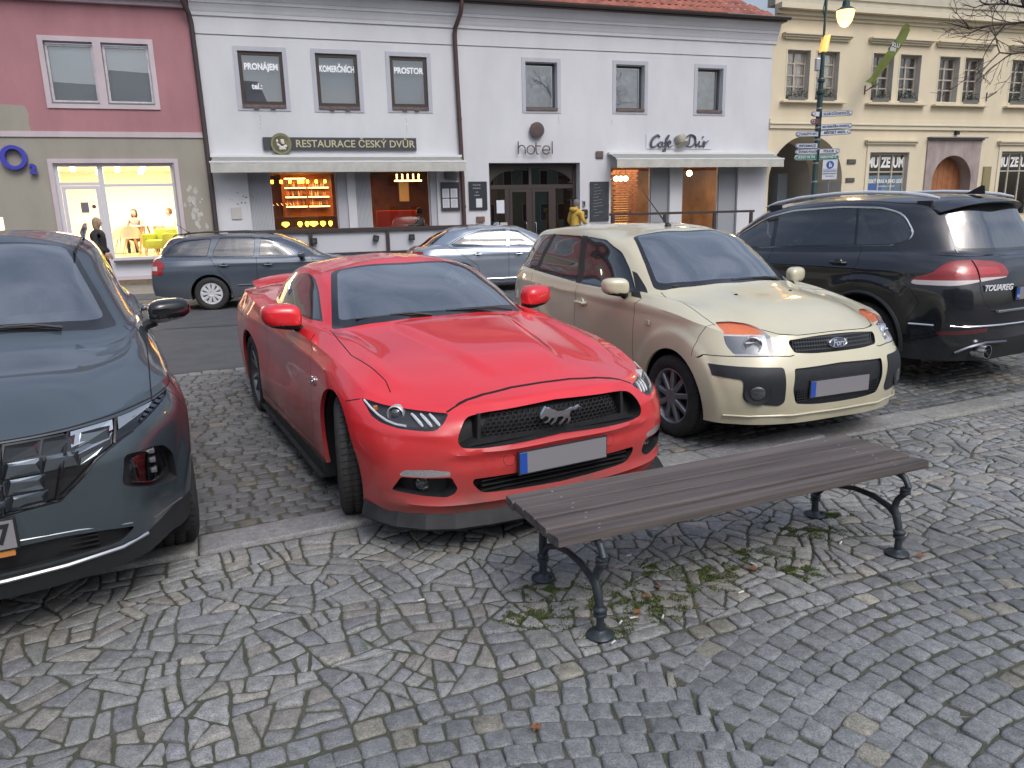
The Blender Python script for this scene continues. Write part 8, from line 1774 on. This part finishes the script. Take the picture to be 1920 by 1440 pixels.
    for s in (1, -1):
        m = MB(); m.smooth = True; m.tube([(X(y, z) + .002, y * s, z) for y, z in [(.27, .487), (.457, .473), (.637, .437), (.74, .402), (.80, .398), (.862, .400)]], .0035, 6); m.build('chin_strip', mat('skid_silver'), t)
        m = MB(); m.smooth = True; m.tube([(-1.22, .60 * s, 1.565), (-1.35, .60 * s, 1.60), (-1.8, .615 * s, 1.645), (-2.4, .615 * s, 1.65), (-2.75, .59 * s, 1.61)], [.008, .018, .018, .018, .008], 8); m.build('roof_rail', GLB, t)
    m = MB(); m.prism([(.60, -.6), (.60, .6), (-3.3, .75), (-3.3, -.75)], .27, .30, ax=2); m.build('underbody', DRK, t)
    mirror_pod(t, -.80, 1.00, 1.125, .24, .15, .20, GLB, lip=mat('skid_silver')); handle(t, [(-1.50, .905, .98), (-2.40, .91, 1.0)], PNT)
    for x, y in ((0, .825), (0, -.825), (-2.68, .82), (-2.68, -.82)): wheel(t, x, y, .365, .235, .238, 'five', rimmat=mat('two_tone_alloy', (.42, .43, .44), .3, metal=.6), side=1 if y > 0 else -1)
    liner(t, 0, .42, .60, .89); liner(t, -2.68, .42, .60, .89)
    m = MB(); m.smooth = True; wiper(m, (-.46, -.10, 1.125), (-.58, -.62, 1.11)); wiper(m, (-.47, .45, 1.12), (-.46, -.06, 1.135)); m.build('wiper', BLK, t)
    interior(t, -1.0, 1.12, .66, [(-1.7, .38, 1.40), (-1.7, -.38, 1.40), (-2.5, .38, 1.3), (-2.5, -.38, 1.3)], .48, 1, -3.0)
    p = plate(t, .912, .525, None, col=(.62, .64, .66)); text('7', .105, BLK, p, 'plate_characters', loc=(.9275, .222, .525), rot=(R(90), 0, R(90)), depth=.002, bold=.0035, sx=.85)
    m = MB(); m.box(.902, .918, -.25, .25, .437, .462); m.build('plate_holder', mat('orange_strip', (.55, .22, .05), .5), p)
    return t
dark_suv((-2.55, 3.25, 0), R(-61.2))
TO = [
 [(.88,0,.27),(.86,.40,.27),(.76,.70,.27),(.60,.85,.28),(.46,.92,.28),(0,.94,.28),(-.48,.93,.28),(-1.4,.93,.28),(-2.4,.93,.28),(-2.893,.95,.30),(-3.38,.93,.27),(-3.66,.80,.27),(-3.78,.45,.26),(-3.79,0,.26)],
 [(.91,0,.48),(.89,.40,.48),(.79,.70,.48),(.63,.87,.48),(.47,.945,.48),(0,.965,.48),(-.48,.955,.48),(-1.4,.955,.48),(-2.4,.955,.48),(-2.893,.972,.50),(-3.40,.955,.48),(-3.74,.82,.47),(-3.87,.45,.47),(-3.89,0,.47)],
 [(.91,0,.70),(.89,.40,.70),(.79,.70,.70),(.63,.87,.70),(.47,.945,.70),(0,.967,.70),(-.48,.955,.70),(-1.4,.955,.70),(-2.4,.957,.70),(-2.893,.972,.72),(-3.40,.955,.72),(-3.74,.84,.72),(-3.87,.45,.72),(-3.89,0,.72)],
 [(.88,0,.84),(.86,.40,.84),(.76,.68,.84),(.60,.85,.85),(.44,.93,.87),(0,.955,.90),(-.48,.955,.92),(-1.4,.955,.93),(-2.4,.957,.94),(-2.893,.965,.95),(-3.38,.945,.95),(-3.71,.83,.94),(-3.835,.45,.94),(-3.855,0,.94)],
 [(.80,0,.97),(.78,.40,.97),(.68,.64,.97),(.52,.78,.98),(.38,.86,1.0),(0,.90,1.04),(-.48,.92,1.07),(-1.4,.93,1.07),(-2.4,.93,1.08),(-2.893,.93,1.09),(-3.36,.90,1.10),(-3.66,.79,1.08),(-3.785,.45,1.08),(-3.805,0,1.08)],
 [(.45,0,1.04),(.43,.38,1.04),(.36,.58,1.035),(.24,.70,1.05),(.14,.76,1.06),(-.10,.82,1.09),(-.52,.87,1.12),(-1.4,.895,1.12),(-2.4,.895,1.13),(-2.893,.885,1.15),(-3.32,.85,1.16),(-3.60,.75,1.15),(-3.74,.45,1.14),(-3.76,0,1.14)],
 [(-.42,0,1.12),(-.44,.38,1.12),(-.52,.60,1.11),(-.60,.70,1.11),(-.66,.75,1.11),(-.76,.81,1.13),(-.92,.84,1.15),(-1.4,.865,1.15),(-2.4,.865,1.165),(-2.85,.85,1.18),(-3.26,.81,1.19),(-3.53,.70,1.185),(-3.68,.44,1.17),(-3.70,0,1.17)],
 [(-.82,0,1.39),(-.84,.38,1.385),(-.90,.56,1.37),(-.96,.64,1.37),(-1.01,.68,1.37),(-1.08,.72,1.375),(-1.2,.745,1.38),(-1.55,.77,1.395),(-2.4,.775,1.41),(-2.8,.765,1.415),(-3.12,.735,1.415),(-3.36,.65,1.41),(-3.53,.42,1.41),(-3.56,0,1.41)],
 [(-1.25,0,1.615),(-1.27,.38,1.61),(-1.32,.52,1.59),(-1.37,.58,1.58),(-1.42,.61,1.58),(-1.49,.64,1.58),(-1.6,.66,1.59),(-1.85,.68,1.61),(-2.4,.685,1.625),(-2.72,.675,1.62),(-2.98,.655,1.60),(-3.20,.585,1.60),(-3.38,.40,1.615),(-3.41,0,1.625)],
 [(-1.33,0,1.65),(-1.35,.28,1.645),(-1.40,.38,1.64),(-1.45,.43,1.635),(-1.50,.46,1.635),(-1.57,.48,1.64),(-1.68,.50,1.65),(-1.9,.52,1.665),(-2.4,.52,1.675),(-2.68,.51,1.67),(-2.9,.50,1.66),(-3.08,.45,1.655),(-3.24,.30,1.66),(-3.27,0,1.67)],
 [(-1.38,0,1.665),(-1.41,0,1.667),(-1.45,0,1.67),(-1.50,0,1.675),(-1.55,0,1.68),(-1.62,0,1.685),(-1.73,0,1.69),(-1.95,0,1.70),(-2.4,0,1.705),(-2.65,0,1.70),(-2.85,0,1.695),(-3.0,0,1.69),(-3.12,0,1.685),(-3.16,0,1.68)],
]
TO = [[(x, y, z * 1.035) for x, y, z in r] for r in TO]
# ================================================================ black SUV at the right
def black_suv(loc, rz):
    t = thing('parked_car', 'black sport utility vehicle seen from behind with silver roof rails and red tail lights', 'car', loc, rz)
    PNT = mat('black_paint', (.012, .013, .018), .22, metal=.1, coat=1, dirt=((.05, .048, .045), .5, .5), two=(.008, .008, .008)); GAP = mat('panel_gap_dark', (.002, .002, .002), .9); CLAD = mat('cladding_grey', (.022, .024, .027), .55)
    def disp(D):
        D = D.copy(); x, y, z = D[..., 0], D[..., 1], D[..., 2]
        for cx in (0, -2.893):
            r = np.hypot(x - cx, z - .42); D[..., 1] += .016 * smooth(.62, .54, r) * (y > .78) * (z < 1.05)
        D[..., 1] += .010 * np.exp(-((z - 1.07) / .04)**2) * (y > .8) * smooth(0, -.6, x)
        return D
    bm = half_body(TO, [5, 5, 5, 6, 7, 8, 8, 9, 8, 8, 9, 8, 8], [7, 8, 9, 8, 9, 8, 9, 10, 8, 5], vcreases=(6,), disp=disp)
    sid = lambda c, f: c.y > .5; re = lambda c, f: c.x < -3.15
    for cx in (0, -2.893): rim_in(bm, cut(bm, circ(cx, .40, .44, 44), 's', lambda c, f: c.y > .5 and c.z < 1.05), (0, -.03, 0))
    SG = glass('dark_privacy_glass', (.10, .12, .12), 1.2, base=.06); SF = glass('suv_side_glass', (.30, .34, .34), 1.1, base=.07); FR = mat('glass_frit')
    wo = [(-.80, 1.195), (-1.08, 1.375), (-1.42, 1.545), (-1.80, 1.622), (-2.4, 1.648), (-2.85, 1.630), (-3.07, 1.57), (-3.215, 1.40), (-3.185, 1.315), (-3.05, 1.283), (-2.72, 1.272), (-1.6, 1.232)]
    wo = rnd(wo, [.01, .1, .1, .1, .1, .08, .08, .06, .04, .04, .1, .1], 3)
    allw = take(bm, cut(bm, wo, 's', sid), keep=False); inner = shrink(wo, .016)
    gl = take(allw, cut(allw, inner, 's')); part(allw, 'window_frame', FR, t, pair=True)
    q = [(-.5, 1), (-1.66, 1.0), (-1.50, 1.8), (-.5, 1.8)]; a = take(gl, cut(gl, q, 's')); q2 = [(-1.60, 1.0), (-2.74, 1.0), (-2.49, 1.8), (-1.40, 1.8)]
    b = take(gl, cut(gl, [(-1.72, 1.0), (-2.73, 1.0), (-2.53, 1.8), (-1.56, 1.8)], 's')); c = take(gl, cut(gl, [(-2.76, 1.0), (-3.6, 1.0), (-3.6, 1.8), (-2.56, 1.8)], 's'))
    part(a, 'side_window', SF, t, pair=True); part(b, 'side_window', SG, t, pair=True); part(c, 'side_window', SG, t, pair=True); g2 = take(gl, cut(gl, [(-2.2, 1), (-3.4, 1), (-3.4, 1.8), (-2.2, 1.8)], 's')); part(gl, 'door_pillar', GLB, t, pair=True); part(g2, 'rear_door_pillar', GLB, t, pair=True)
    from mathutils.bvhtree import BVHTree
    full = half_body(TO, 6, 6, disp=disp); bv = BVHTree.FromBMesh(full); full.free()
    def Y(x, z): h = bv.ray_cast(Vector((x, 3, z)), Vector((0, -1, 0)))[0]; return h.y if h else .9
    def XR(y, z): h = bv.ray_cast(Vector((-6, abs(y) + 1e-3, z)), Vector((1, 0, 0)))[0]; return h.x if h else -3.8
    for s in (1, -1):
        m = MB(); m.smooth = True; pts = [(x, (Y(x, z) + .003) * s, z) for x, z in wo]; m.tube(pts + pts[:1], .010, 6, cap=False); m.build('chrome_surround', CHR, t)
        # roof rail with open feet
        R_ = [(-1.28, 1.665), (-1.42, 1.705), (-1.75, 1.755), (-2.2, 1.782), (-2.6, 1.782), (-2.95, 1.762), (-3.2, 1.73), (-3.32, 1.705)]
        m = MB(); m.smooth = True; m.tube([(x, .585 * s, z) for x, z in R_], [.010, .018, .018, .018, .018, .018, .018, .010], 8); m.smooth = False
        for a_, b_ in ((-1.34, -1.50), (-3.12, -3.26)): m.cur = 1; m.prism([(a_, 1.60), (b_, 1.60), (b_, 1.685), (a_, 1.685)], .575 * s, .600 * s)
        m.build('roof_rail', [mat('rail_silver', (.72, .74, .77), .35, metal=.1), BLK], t)
        # arch moulding
        for cx in (0, -2.893):
            m = MB(); m.smooth = True; m.tube([(cx + .452 * math.cos(R(a_)), (Y(cx + .452 * math.cos(R(a_)), .40 + .452 * math.sin(R(a_))) + .004) * s, .40 + .452 * math.sin(R(a_))) for a_ in range(-12, 196, 8)], .020, 6)
            m.build('arch_moulding', CLAD, t)
    # rear window
    rw = rnd([(-.02, 1.60), (.50, 1.585), (.565, 1.55), (.63, 1.275), (.58, 1.262), (-.02, 1.252)], [0, .03, .03, .03, .03, 0], 3)
    window(bm, rw, 'f', re, [glass('rear_dark_glass', (.06, .07, .07), 1.3, base=.10), FR], 'rear_window', t, False, fpoly=shrink(rw, [.015, .015, .015] * (len(rw) // 3 + 1)) if False else None)
    # tail lights in two pieces
    tl = rnd([(.955, .955), (.940, 1.015), (.86, 1.115), (.785, 1.165), (.655, 1.170), (.655, .985), (.86, .955)], [.02, .03, .04, .04, .005, .005, .02], 3)
    tg = rnd([(.640, 1.170), (.46, 1.155), (.345, 1.125), (.300, 1.045), (.345, 1.012), (.640, .985)], [.005, .04, .03, .03, .02, .005], 3)
    RL = mat('tail_red', (.30, .010, .012), .15, coat=1); RD = mat('tail_red_bright', (.48, .03, .03), .2, coat=1); WL = mat('tail_white', (.62, .55, .53), .2, coat=1)
    lo = [set(), set()]
    for k, P in enumerate((tl, tg)):
        nb = take(bm, cut(bm, P, 'f', lambda c, f: c.x < -3.2 and c.y > .1))
        wh = set(cut(nb, [(0, .9), (1.2, .9), (1.2, 1.018), (0, 1.018)] if k else [(0, .9), (.90, .9), (1.2, .93), (1.2, .98), (.86, 1.0), (0, 1.015)], 'f')); rd = set(cut(nb, rnd([(.66, 1.055), (.84, 1.035), (.80, 1.10), (.67, 1.125)] if not k else [(.40, 1.05), (.63, 1.045), (.63, 1.11), (.42, 1.10)], .01, 2), 'f'))
        for f in nb.faces: f.material_index = 1 if f in wh else (2 if f in rd else 0)
        recess(nb, (-.012, .0, 0)); part(nb, 'tail_light', [RL, WL, RD], t, pair=True)
    line(bm, [(.648, 1.26), (.648, 1.17)], .006, 'f', 1, re); line(bm, [(.648, .985), (.64, .90), (.60, .80), (.52, .72), (-.02, .71)], .006, 'f', 1, re)
    for ln in ([(-1.66, 1.24), (-1.68, .90), (-1.64, .42)], [(-2.745, 1.27), (-2.80, 1.12), (-2.72, .95)], [(-.60, 1.13), (-.66, .80), (-.62, .42)], [(-.6, .41), (-2.4, .41)]): line(bm, ln, .006, 's', 1, sid)
    line(bm, [(-3.36, .93), (-3.46, .80), (-3.38, .62)], .005, 's', 1, sid)
    rf = rnd([(.55, .545), (.90, .525), (.90, .555), (.55, .585)], .01, 2); nb = take(bm, cut(bm, rf, 'f', re)); part(nb, 'rear_reflector', mat('tail_dark_red', (.10, .01, .012), .3, coat=1), t, pair=True)
    for f in cut(bm, [(-.02, .1), (1.1, .1), (1.1, .40), (.75, .42), (.60, .47), (-.02, .48)], 'f', re): f.material_index = 2
    for f in cut(bm, [(.2, .1), (.2, .42), (-3.4, .42), (-3.4, .1)], 's', lambda c, f: c.y > .8): f.material_index = 2
    # windscreen
    ws = rnd([(-.44, -.02), (-.455, .38), (-.54, .60), (-.66, .735), (-1.31, .57), (-1.27, .38), (-1.25, -.02)], [0, .1, .05, .04, .04, .08, 0], 3)
    window(bm, ws, 't', lambda c, f: -1.4 < c.x < -.4 and c.z > 1.1, [SF, FR], 'windscreen', t, False)
    part(bm, 'body', [PNT, GAP, CLAD], t)
    # bumper chrome strip, spoiler, tailgate bar, trim, letters
    m = MB(); m.smooth = True; ys = [(-.86, .605)] + [(y, .600) for y in (-.75, -.6, -.4, -.2, 0, .2, .4, .6, .75)] + [(.86, .605)]
    m.tube([(XR(y, z) - .004, y, z) for y, z in ys], .009, 6); m.build('bumper_chrome_strip', CHR, t)
    for s in (1, -1):
        m = MB(); m.smooth = True; m.tube([(x, (Y(x, .605) + .003) * s, .605) for x in (-3.40, -3.45, -3.52, -3.60)], .009, 6); m.build('bumper_chrome_strip', CHR, t)
    m = MB(); m.smooth = True; pr = [(-3.10, 1.735), (-3.30, 1.732), (-3.50, 1.692), (-3.56, 1.665), (-3.52, 1.648), (-3.38, 1.640), (-3.15, 1.64)]; rings = []
    for k in range(17):
        y = -.60 + 1.2 * k / 16; a_ = abs(y) / .60; rings.append([m.vert((x + .20 * a_**3 * (1 if x < -3.2 else .2), y, z - .085 * a_**3)) for x, z in pr])
    for k in range(16):
        for i in range(len(pr)): m.face([rings[k][i], rings[k][(i + 1) % len(pr)], rings[k + 1][(i + 1) % len(pr)], rings[k + 1][i]])
    m.face(rings[0]); m.face(rings[-1][::-1]); m.build('spoiler', PNT, t, sharp=50)
    m = MB(); m.prism([(-3.20, 1.74), (-3.38, 1.735), (-3.37, 1.81), (-3.345, 1.815)], -.006, .006); m.build('roof_antenna', BLK, t)
    m = MB(); m.box(-3.915, -3.875, -.50, .50, .715, .735, .006); m.build('tailgate_strip', CHR, t)
    for s in (1, -1):
        m = MB(); m.smooth = True; m.tube([(XR(y, z) - .01, y * s, z) for y, z in [(.30, .44), (.55, .445), (.70, .41), (.78, .36)]], .016, 6); m.build('skid_trim', mat('trim_graphite', (.10, .11, .13), .25, metal=.7), t)
        m = MB(); m.cur = 0; m.lathe([(.001, -3.80), (.05, -3.80), (.055, -3.90), (.06, -3.90), (.06, -3.78)], 20, ax=0, c=(0, .58 * s, .375)); m.build('exhaust_tip', CHR, t)
    text('TOUAREG', .072, mat('lamp_silver'), t, 'model_lettering', loc=(XR(.455, .93) - .012, .455, .925), rot=(R(90), 0, R(-99)), depth=.008, bold=.0016, shear=.25, sx=1.0)
    plate(t, -3.885, .865, None, face=-1, w_=.48)
    p = text('CZ', .026, WHT, t, 'plate_country_letters', loc=(-3.902, .219, .842), rot=(R(90), 0, R(-90)), depth=.001, bold=.0005)
    handle(t, [(-1.52, .935, 1.10), (-2.58, .945, 1.115)], PNT)
    mirror_pod(t, -.95, 1.02, 1.22, .24, .17, .2, PNT)
    for x, y in ((0, .83), (0, -.83), (-2.893, .83), (-2.893, -.83)): wheel(t, x, y, .38, .265, .24, 'five', side=1 if y > 0 else -1)
    liner(t, 0, .455, .62, .94); liner(t, -2.893, .455, .62, .95)
    m = MB(); m.prism([(.60, -.7), (.60, .7), (-3.6, .8), (-3.6, -.8)], .30, .33, ax=2); m.build('underbody', DRK, t)
    interior(t, -1.0, 1.18, .70, [(-1.7, .40, 1.45), (-1.7, -.40, 1.45), (-2.6, .42, 1.38), (-2.6, -.42, 1.38)], .55, 1, -3.3)
    return t
black_suv((2.90, 10.05, 0), R(117.5))
# ================================================================ two cars across the road, warped from one hull
def warp_rows(rows, kx, kz, wy):
    ax, bx = zip(*sorted(kx)); az, bz = zip(*sorted(kz))
    return [[(float(np.interp(x, ax, bx)), y * wy, float(np.interp(z, az, bz))) for x, y, z in r] for r in rows]
def far_car(name_label, loc, rz, rows, paint, o):
    t = thing('parked_car', name_label, 'car', loc, rz); sid = lambda c, f: c.y > .45; FR = mat('glass_frit'); GAP = mat('panel_gap', (.01, .004, .004), .8)
    def disp(D):
        D = D.copy(); D[..., 1] += .008 * np.exp(-((D[..., 2] - o['waist']) / .03)**2) * (D[..., 1] > .7); return D
    bm = half_body(rows, [4, 4, 4, 5, 6, 7, 7, 7, 6, 6, 6, 5, 4], [5, 6, 6, 6, 7, 6, 6, 7, 5, 4], vcreases=(4,), disp=disp); wb = o['wb']
    for cx in (0, -wb): rim_in(bm, cut(bm, circ(cx, .315, .365, 36), 's', lambda c, f: c.y > .5 and c.z < .9), (0, -.03, 0))
    for P in o['win']:
        P = rnd(P, o.get('wr', .03), 3); window(bm, P, 's', sid, [glass('side_glass'), FR], 'side_window', t, True, fpoly=shrink(P, .012))
    for ln in o['lines']: line(bm, ln, .008, 's', 1, sid)
    window(bm, rnd(o['ws'], [0, .08, .05, .05, .05, 0], 3), 't', lambda c, f: c.x > o['ws'][3][0] - .1 and c.z > .85, [glass('pale_screen_glass'), FR], 'windscreen', t, False)
    window(bm, rnd(o['rw'], [0, .05, .05, .05, .05, 0], 3), 'f' if o['rwf'] else 't', lambda c, f: c.x < o['rwx'] and c.z > .8, [glass('side_glass'), FR], 'rear_window', t, False)
    nb = take(bm, cut(bm, rnd(o['tail'], .02, 2), 's', lambda c, f: c.y > .3)); w_ = set(cut(nb, o['tw'], 's'))
    for f in nb.faces: f.material_index = 1 if f in w_ else 0
    recess(nb, (0, .008, 0)); part(nb, 'tail_light', [mat('tail_red'), mat('tail_white')], t, pair=True)
    nb = take(bm, cut(bm, rnd(o['head'], .02, 2), 's', lambda c, f: c.y > .4)); part(nb, 'headlight', mat('lamp_grey', (.35, .36, .37), .15, metal=.5, coat=1), t, pair=True)
    part(bm, 'body', [paint, GAP], t)
    for s in (1, -1):
        if 'rail' in o:
            m = MB(); m.smooth = True; m.tube([(x, .56 * s, z) for x, z in o['rail']], .014, 6); m.build('roof_rail', BLK, t)
        m = MB(); m.smooth = True; m.tube([(x, (o['hw'] + .004) * s, o['trimz']) for x in (-.5, -1.2, -wb + .5)], .010, 6); m.build('door_moulding', o['trim'], t)
        if 'chrome' in o:
            m = MB(); m.smooth = True; P = rnd(o['chrome'], .05, 3)
            from mathutils.bvhtree import BVHTree
            hb = half_body(rows, 4, 4); bv = BVHTree.FromBMesh(hb); hb.free(); pts = []
            for x, z in P:
                h = bv.ray_cast(Vector((x, 3, z)), Vector((0, -1, 0)))[0]
                if h: pts.append((x, (h.y + .004) * s, z))
            m.tube(pts + pts[:1], .009, 6, cap=False); m.build('chrome_surround', CHR, t)
    handle(t, o['han'], paint, BLK); mirror_pod(t, o['mx'], .93, .985, .19, .13, .15, o['mp'])
    for x in (0, -wb):
        for y in (.755, -.755): wheel(t, x, y, .316, .2, o['rim'], o['style'], rimmat=o['rm'], side=1 if y > 0 else -1)
        liner(t, x, .38, .52, .84)
    m = MB(); m.prism([(.55, -.6), (.55, .6), (-wb - .7, .7), (-wb - .7, -.7)], .22, .25, ax=2); m.build('underbody', DRK, t)
    interior(t, -1.0, .98, .62, [(-1.55, .36, 1.22), (-1.55, -.36, 1.22), (-2.35, .38, 1.15), (-2.35, -.38, 1.15)], .34, 1, -wb - .2)
    return t
KX = [(-3.61, -3.66), (-3.33, -3.56), (-3.05, -3.30), (-2.68, -2.578), (-1.26, -1.22), (-.40, -.42), (0, 0), (.91, .92)]; KZ = [(.24, .20), (.58, .50), (.875, .74), (1.10, .97), (1.36, 1.21), (1.56, 1.37), (1.63, 1.435)]
OC = warp_rows(TU, KX, KZ, .93)
BLU = mat('grey_blue_paint', (.085, .105, .135), .35, metal=.4, coat=1, dirt=((.10, .09, .08), .6, .45), two=(.01, .01, .01))
oct_ = far_car('slate blue estate car with roof rails parked in front of the lit shop', (-3.44, 15.64, 0), R(13.1), OC, BLU, dict(waist=.86, wb=2.578, hw=.862, trimz=.46, trim=BLU, mx=-.83, mp=BLU, rim=.2, style='cover10', rm=mat('cover_silver', (.55, .56, .57), .45), wr=.04,
    win=[[(-.98, .985), (-1.20, 1.16), (-1.42, 1.31), (-1.60, 1.345), (-1.66, .99)], [(-1.74, .99), (-1.70, 1.35), (-2.36, 1.36), (-2.50, 1.08), (-2.50, 1.0)], [(-2.60, 1.01), (-2.50, 1.35), (-3.05, 1.33), (-3.22, 1.25), (-3.42, 1.06), (-3.40, 1.02)]],
    lines=[[(-.66, .95), (-.58, .70), (-.55, .24)], [(-1.70, .98), (-1.72, .24)], [(-2.55, 1.00), (-2.44, .80), (-2.24, .55), (-2.18, .24)], [(-.55, .24), (-2.18, .24)]],
    ws=[(-.44, -.02), (-.455, .36), (-.56, .58), (-1.20, .50), (-1.20, .34), (-1.20, -.02)], rw=[(-.02, 1.33), (.46, 1.32), (.55, 1.02), (-.02, 1.0)], rwf=True, rwx=-3.2,
    tail=[(-3.36, .92), (-3.48, .98), (-3.70, .94), (-3.70, .70), (-3.42, .70)], tw=[(-3.50, .78), (-3.7, .78), (-3.7, .86), (-3.50, .86)], head=[(.45, .68), (.78, .60), (.80, .72), (.50, .78)],
    rail=[(-1.35, 1.40), (-1.45, 1.435), (-2.0, 1.468), (-2.8, 1.465), (-3.15, 1.43), (-3.2, 1.39)], han=[(-1.48, .865, .83), (-2.30, .865, .84)]))
m = MB(); m.smooth = True; m.tube([(-3.60, 0, .36), (-3.72, 0, .34), (-3.77, 0, .36), (-3.77, 0, .43)], .016, 8); m.lathe([(.026, .43), (.028, .45), (.02, .47), (.001, .475)], 12, c=(-3.77, 0, 0)); m.build('tow_hook', BLK, oct_)
antenna(oct_, (-3.0, 0, 1.455), (-3.35, 0, 1.75))
KX = [(-3.61, -3.92), (-3.33, -3.45), (-3.05, -2.80), (-2.68, -2.50), (-2.3, -2.2), (-1.26, -1.30), (-.40, -.45), (0, 0), (.91, .92)]
SU = warp_rows(TU, [(-3.61, -3.95), (-3.41, -3.72), (-3.33, -3.58), (-3.05, -2.95), (-2.68, -2.62), (-1.26, -1.28), (-.40, -.45), (0, 0), (.91, .95)], [(.24, .20), (.58, .50), (.875, .74), (1.10, .98), (1.36, 1.22), (1.56, 1.375), (1.63, 1.45)], .975)
SLV = mat('silver_blue_paint', (.30, .35, .42), .28, metal=.6, coat=1, two=(.01, .01, .01))
sup = far_car('silver blue saloon car with chrome window line parked behind the red coupe', (1.47, 17.75, 0), R(14.5), SU, SLV, dict(waist=.84, wb=2.841, hw=.905, trimz=.30, trim=CHR, mx=-.86, mp=SLV, rim=.235, style='multi', rm=ALU,
    win=[[(-1.00, .985), (-1.22, 1.15), (-1.46, 1.31), (-1.64, 1.345), (-1.70, .99)], [(-1.78, .99), (-1.74, 1.35), (-2.30, 1.345), (-2.62, 1.26), (-3.00, 1.06), (-2.95, 1.01)]],
    lines=[[(-.70, .95), (-.62, .70), (-.58, .24)], [(-1.74, .98), (-1.76, .24)], [(-2.98, 1.02), (-2.75, .80), (-2.45, .60), (-2.38, .24)], [(-.58, .24), (-2.38, .24)]],
    chrome=[(-.92, .975), (-1.22, 1.175), (-1.46, 1.335), (-1.75, 1.372), (-2.30, 1.372), (-2.66, 1.28), (-3.10, 1.04), (-3.02, .985)],
    ws=[(-.47, -.02), (-.485, .38), (-.58, .62), (-1.26, .53), (-1.26, .36), (-1.26, -.02)], rw=[(-2.98, -.02), (-2.98, .42), (-3.52, .56), (-3.56, .40), (-3.57, -.02)], rwf=False, rwx=-2.85,
    tail=[(-3.62, .92), (-3.96, .94), (-3.98, .78), (-3.66, .80)], tw=[(-3.85, .80), (-4, .80), (-4, .84), (-3.85, .84)], head=[(.45, .66), (.84, .60), (.84, .72), (.50, .78)], han=[(-1.52, .915, .82), (-2.45, .915, .84)]))
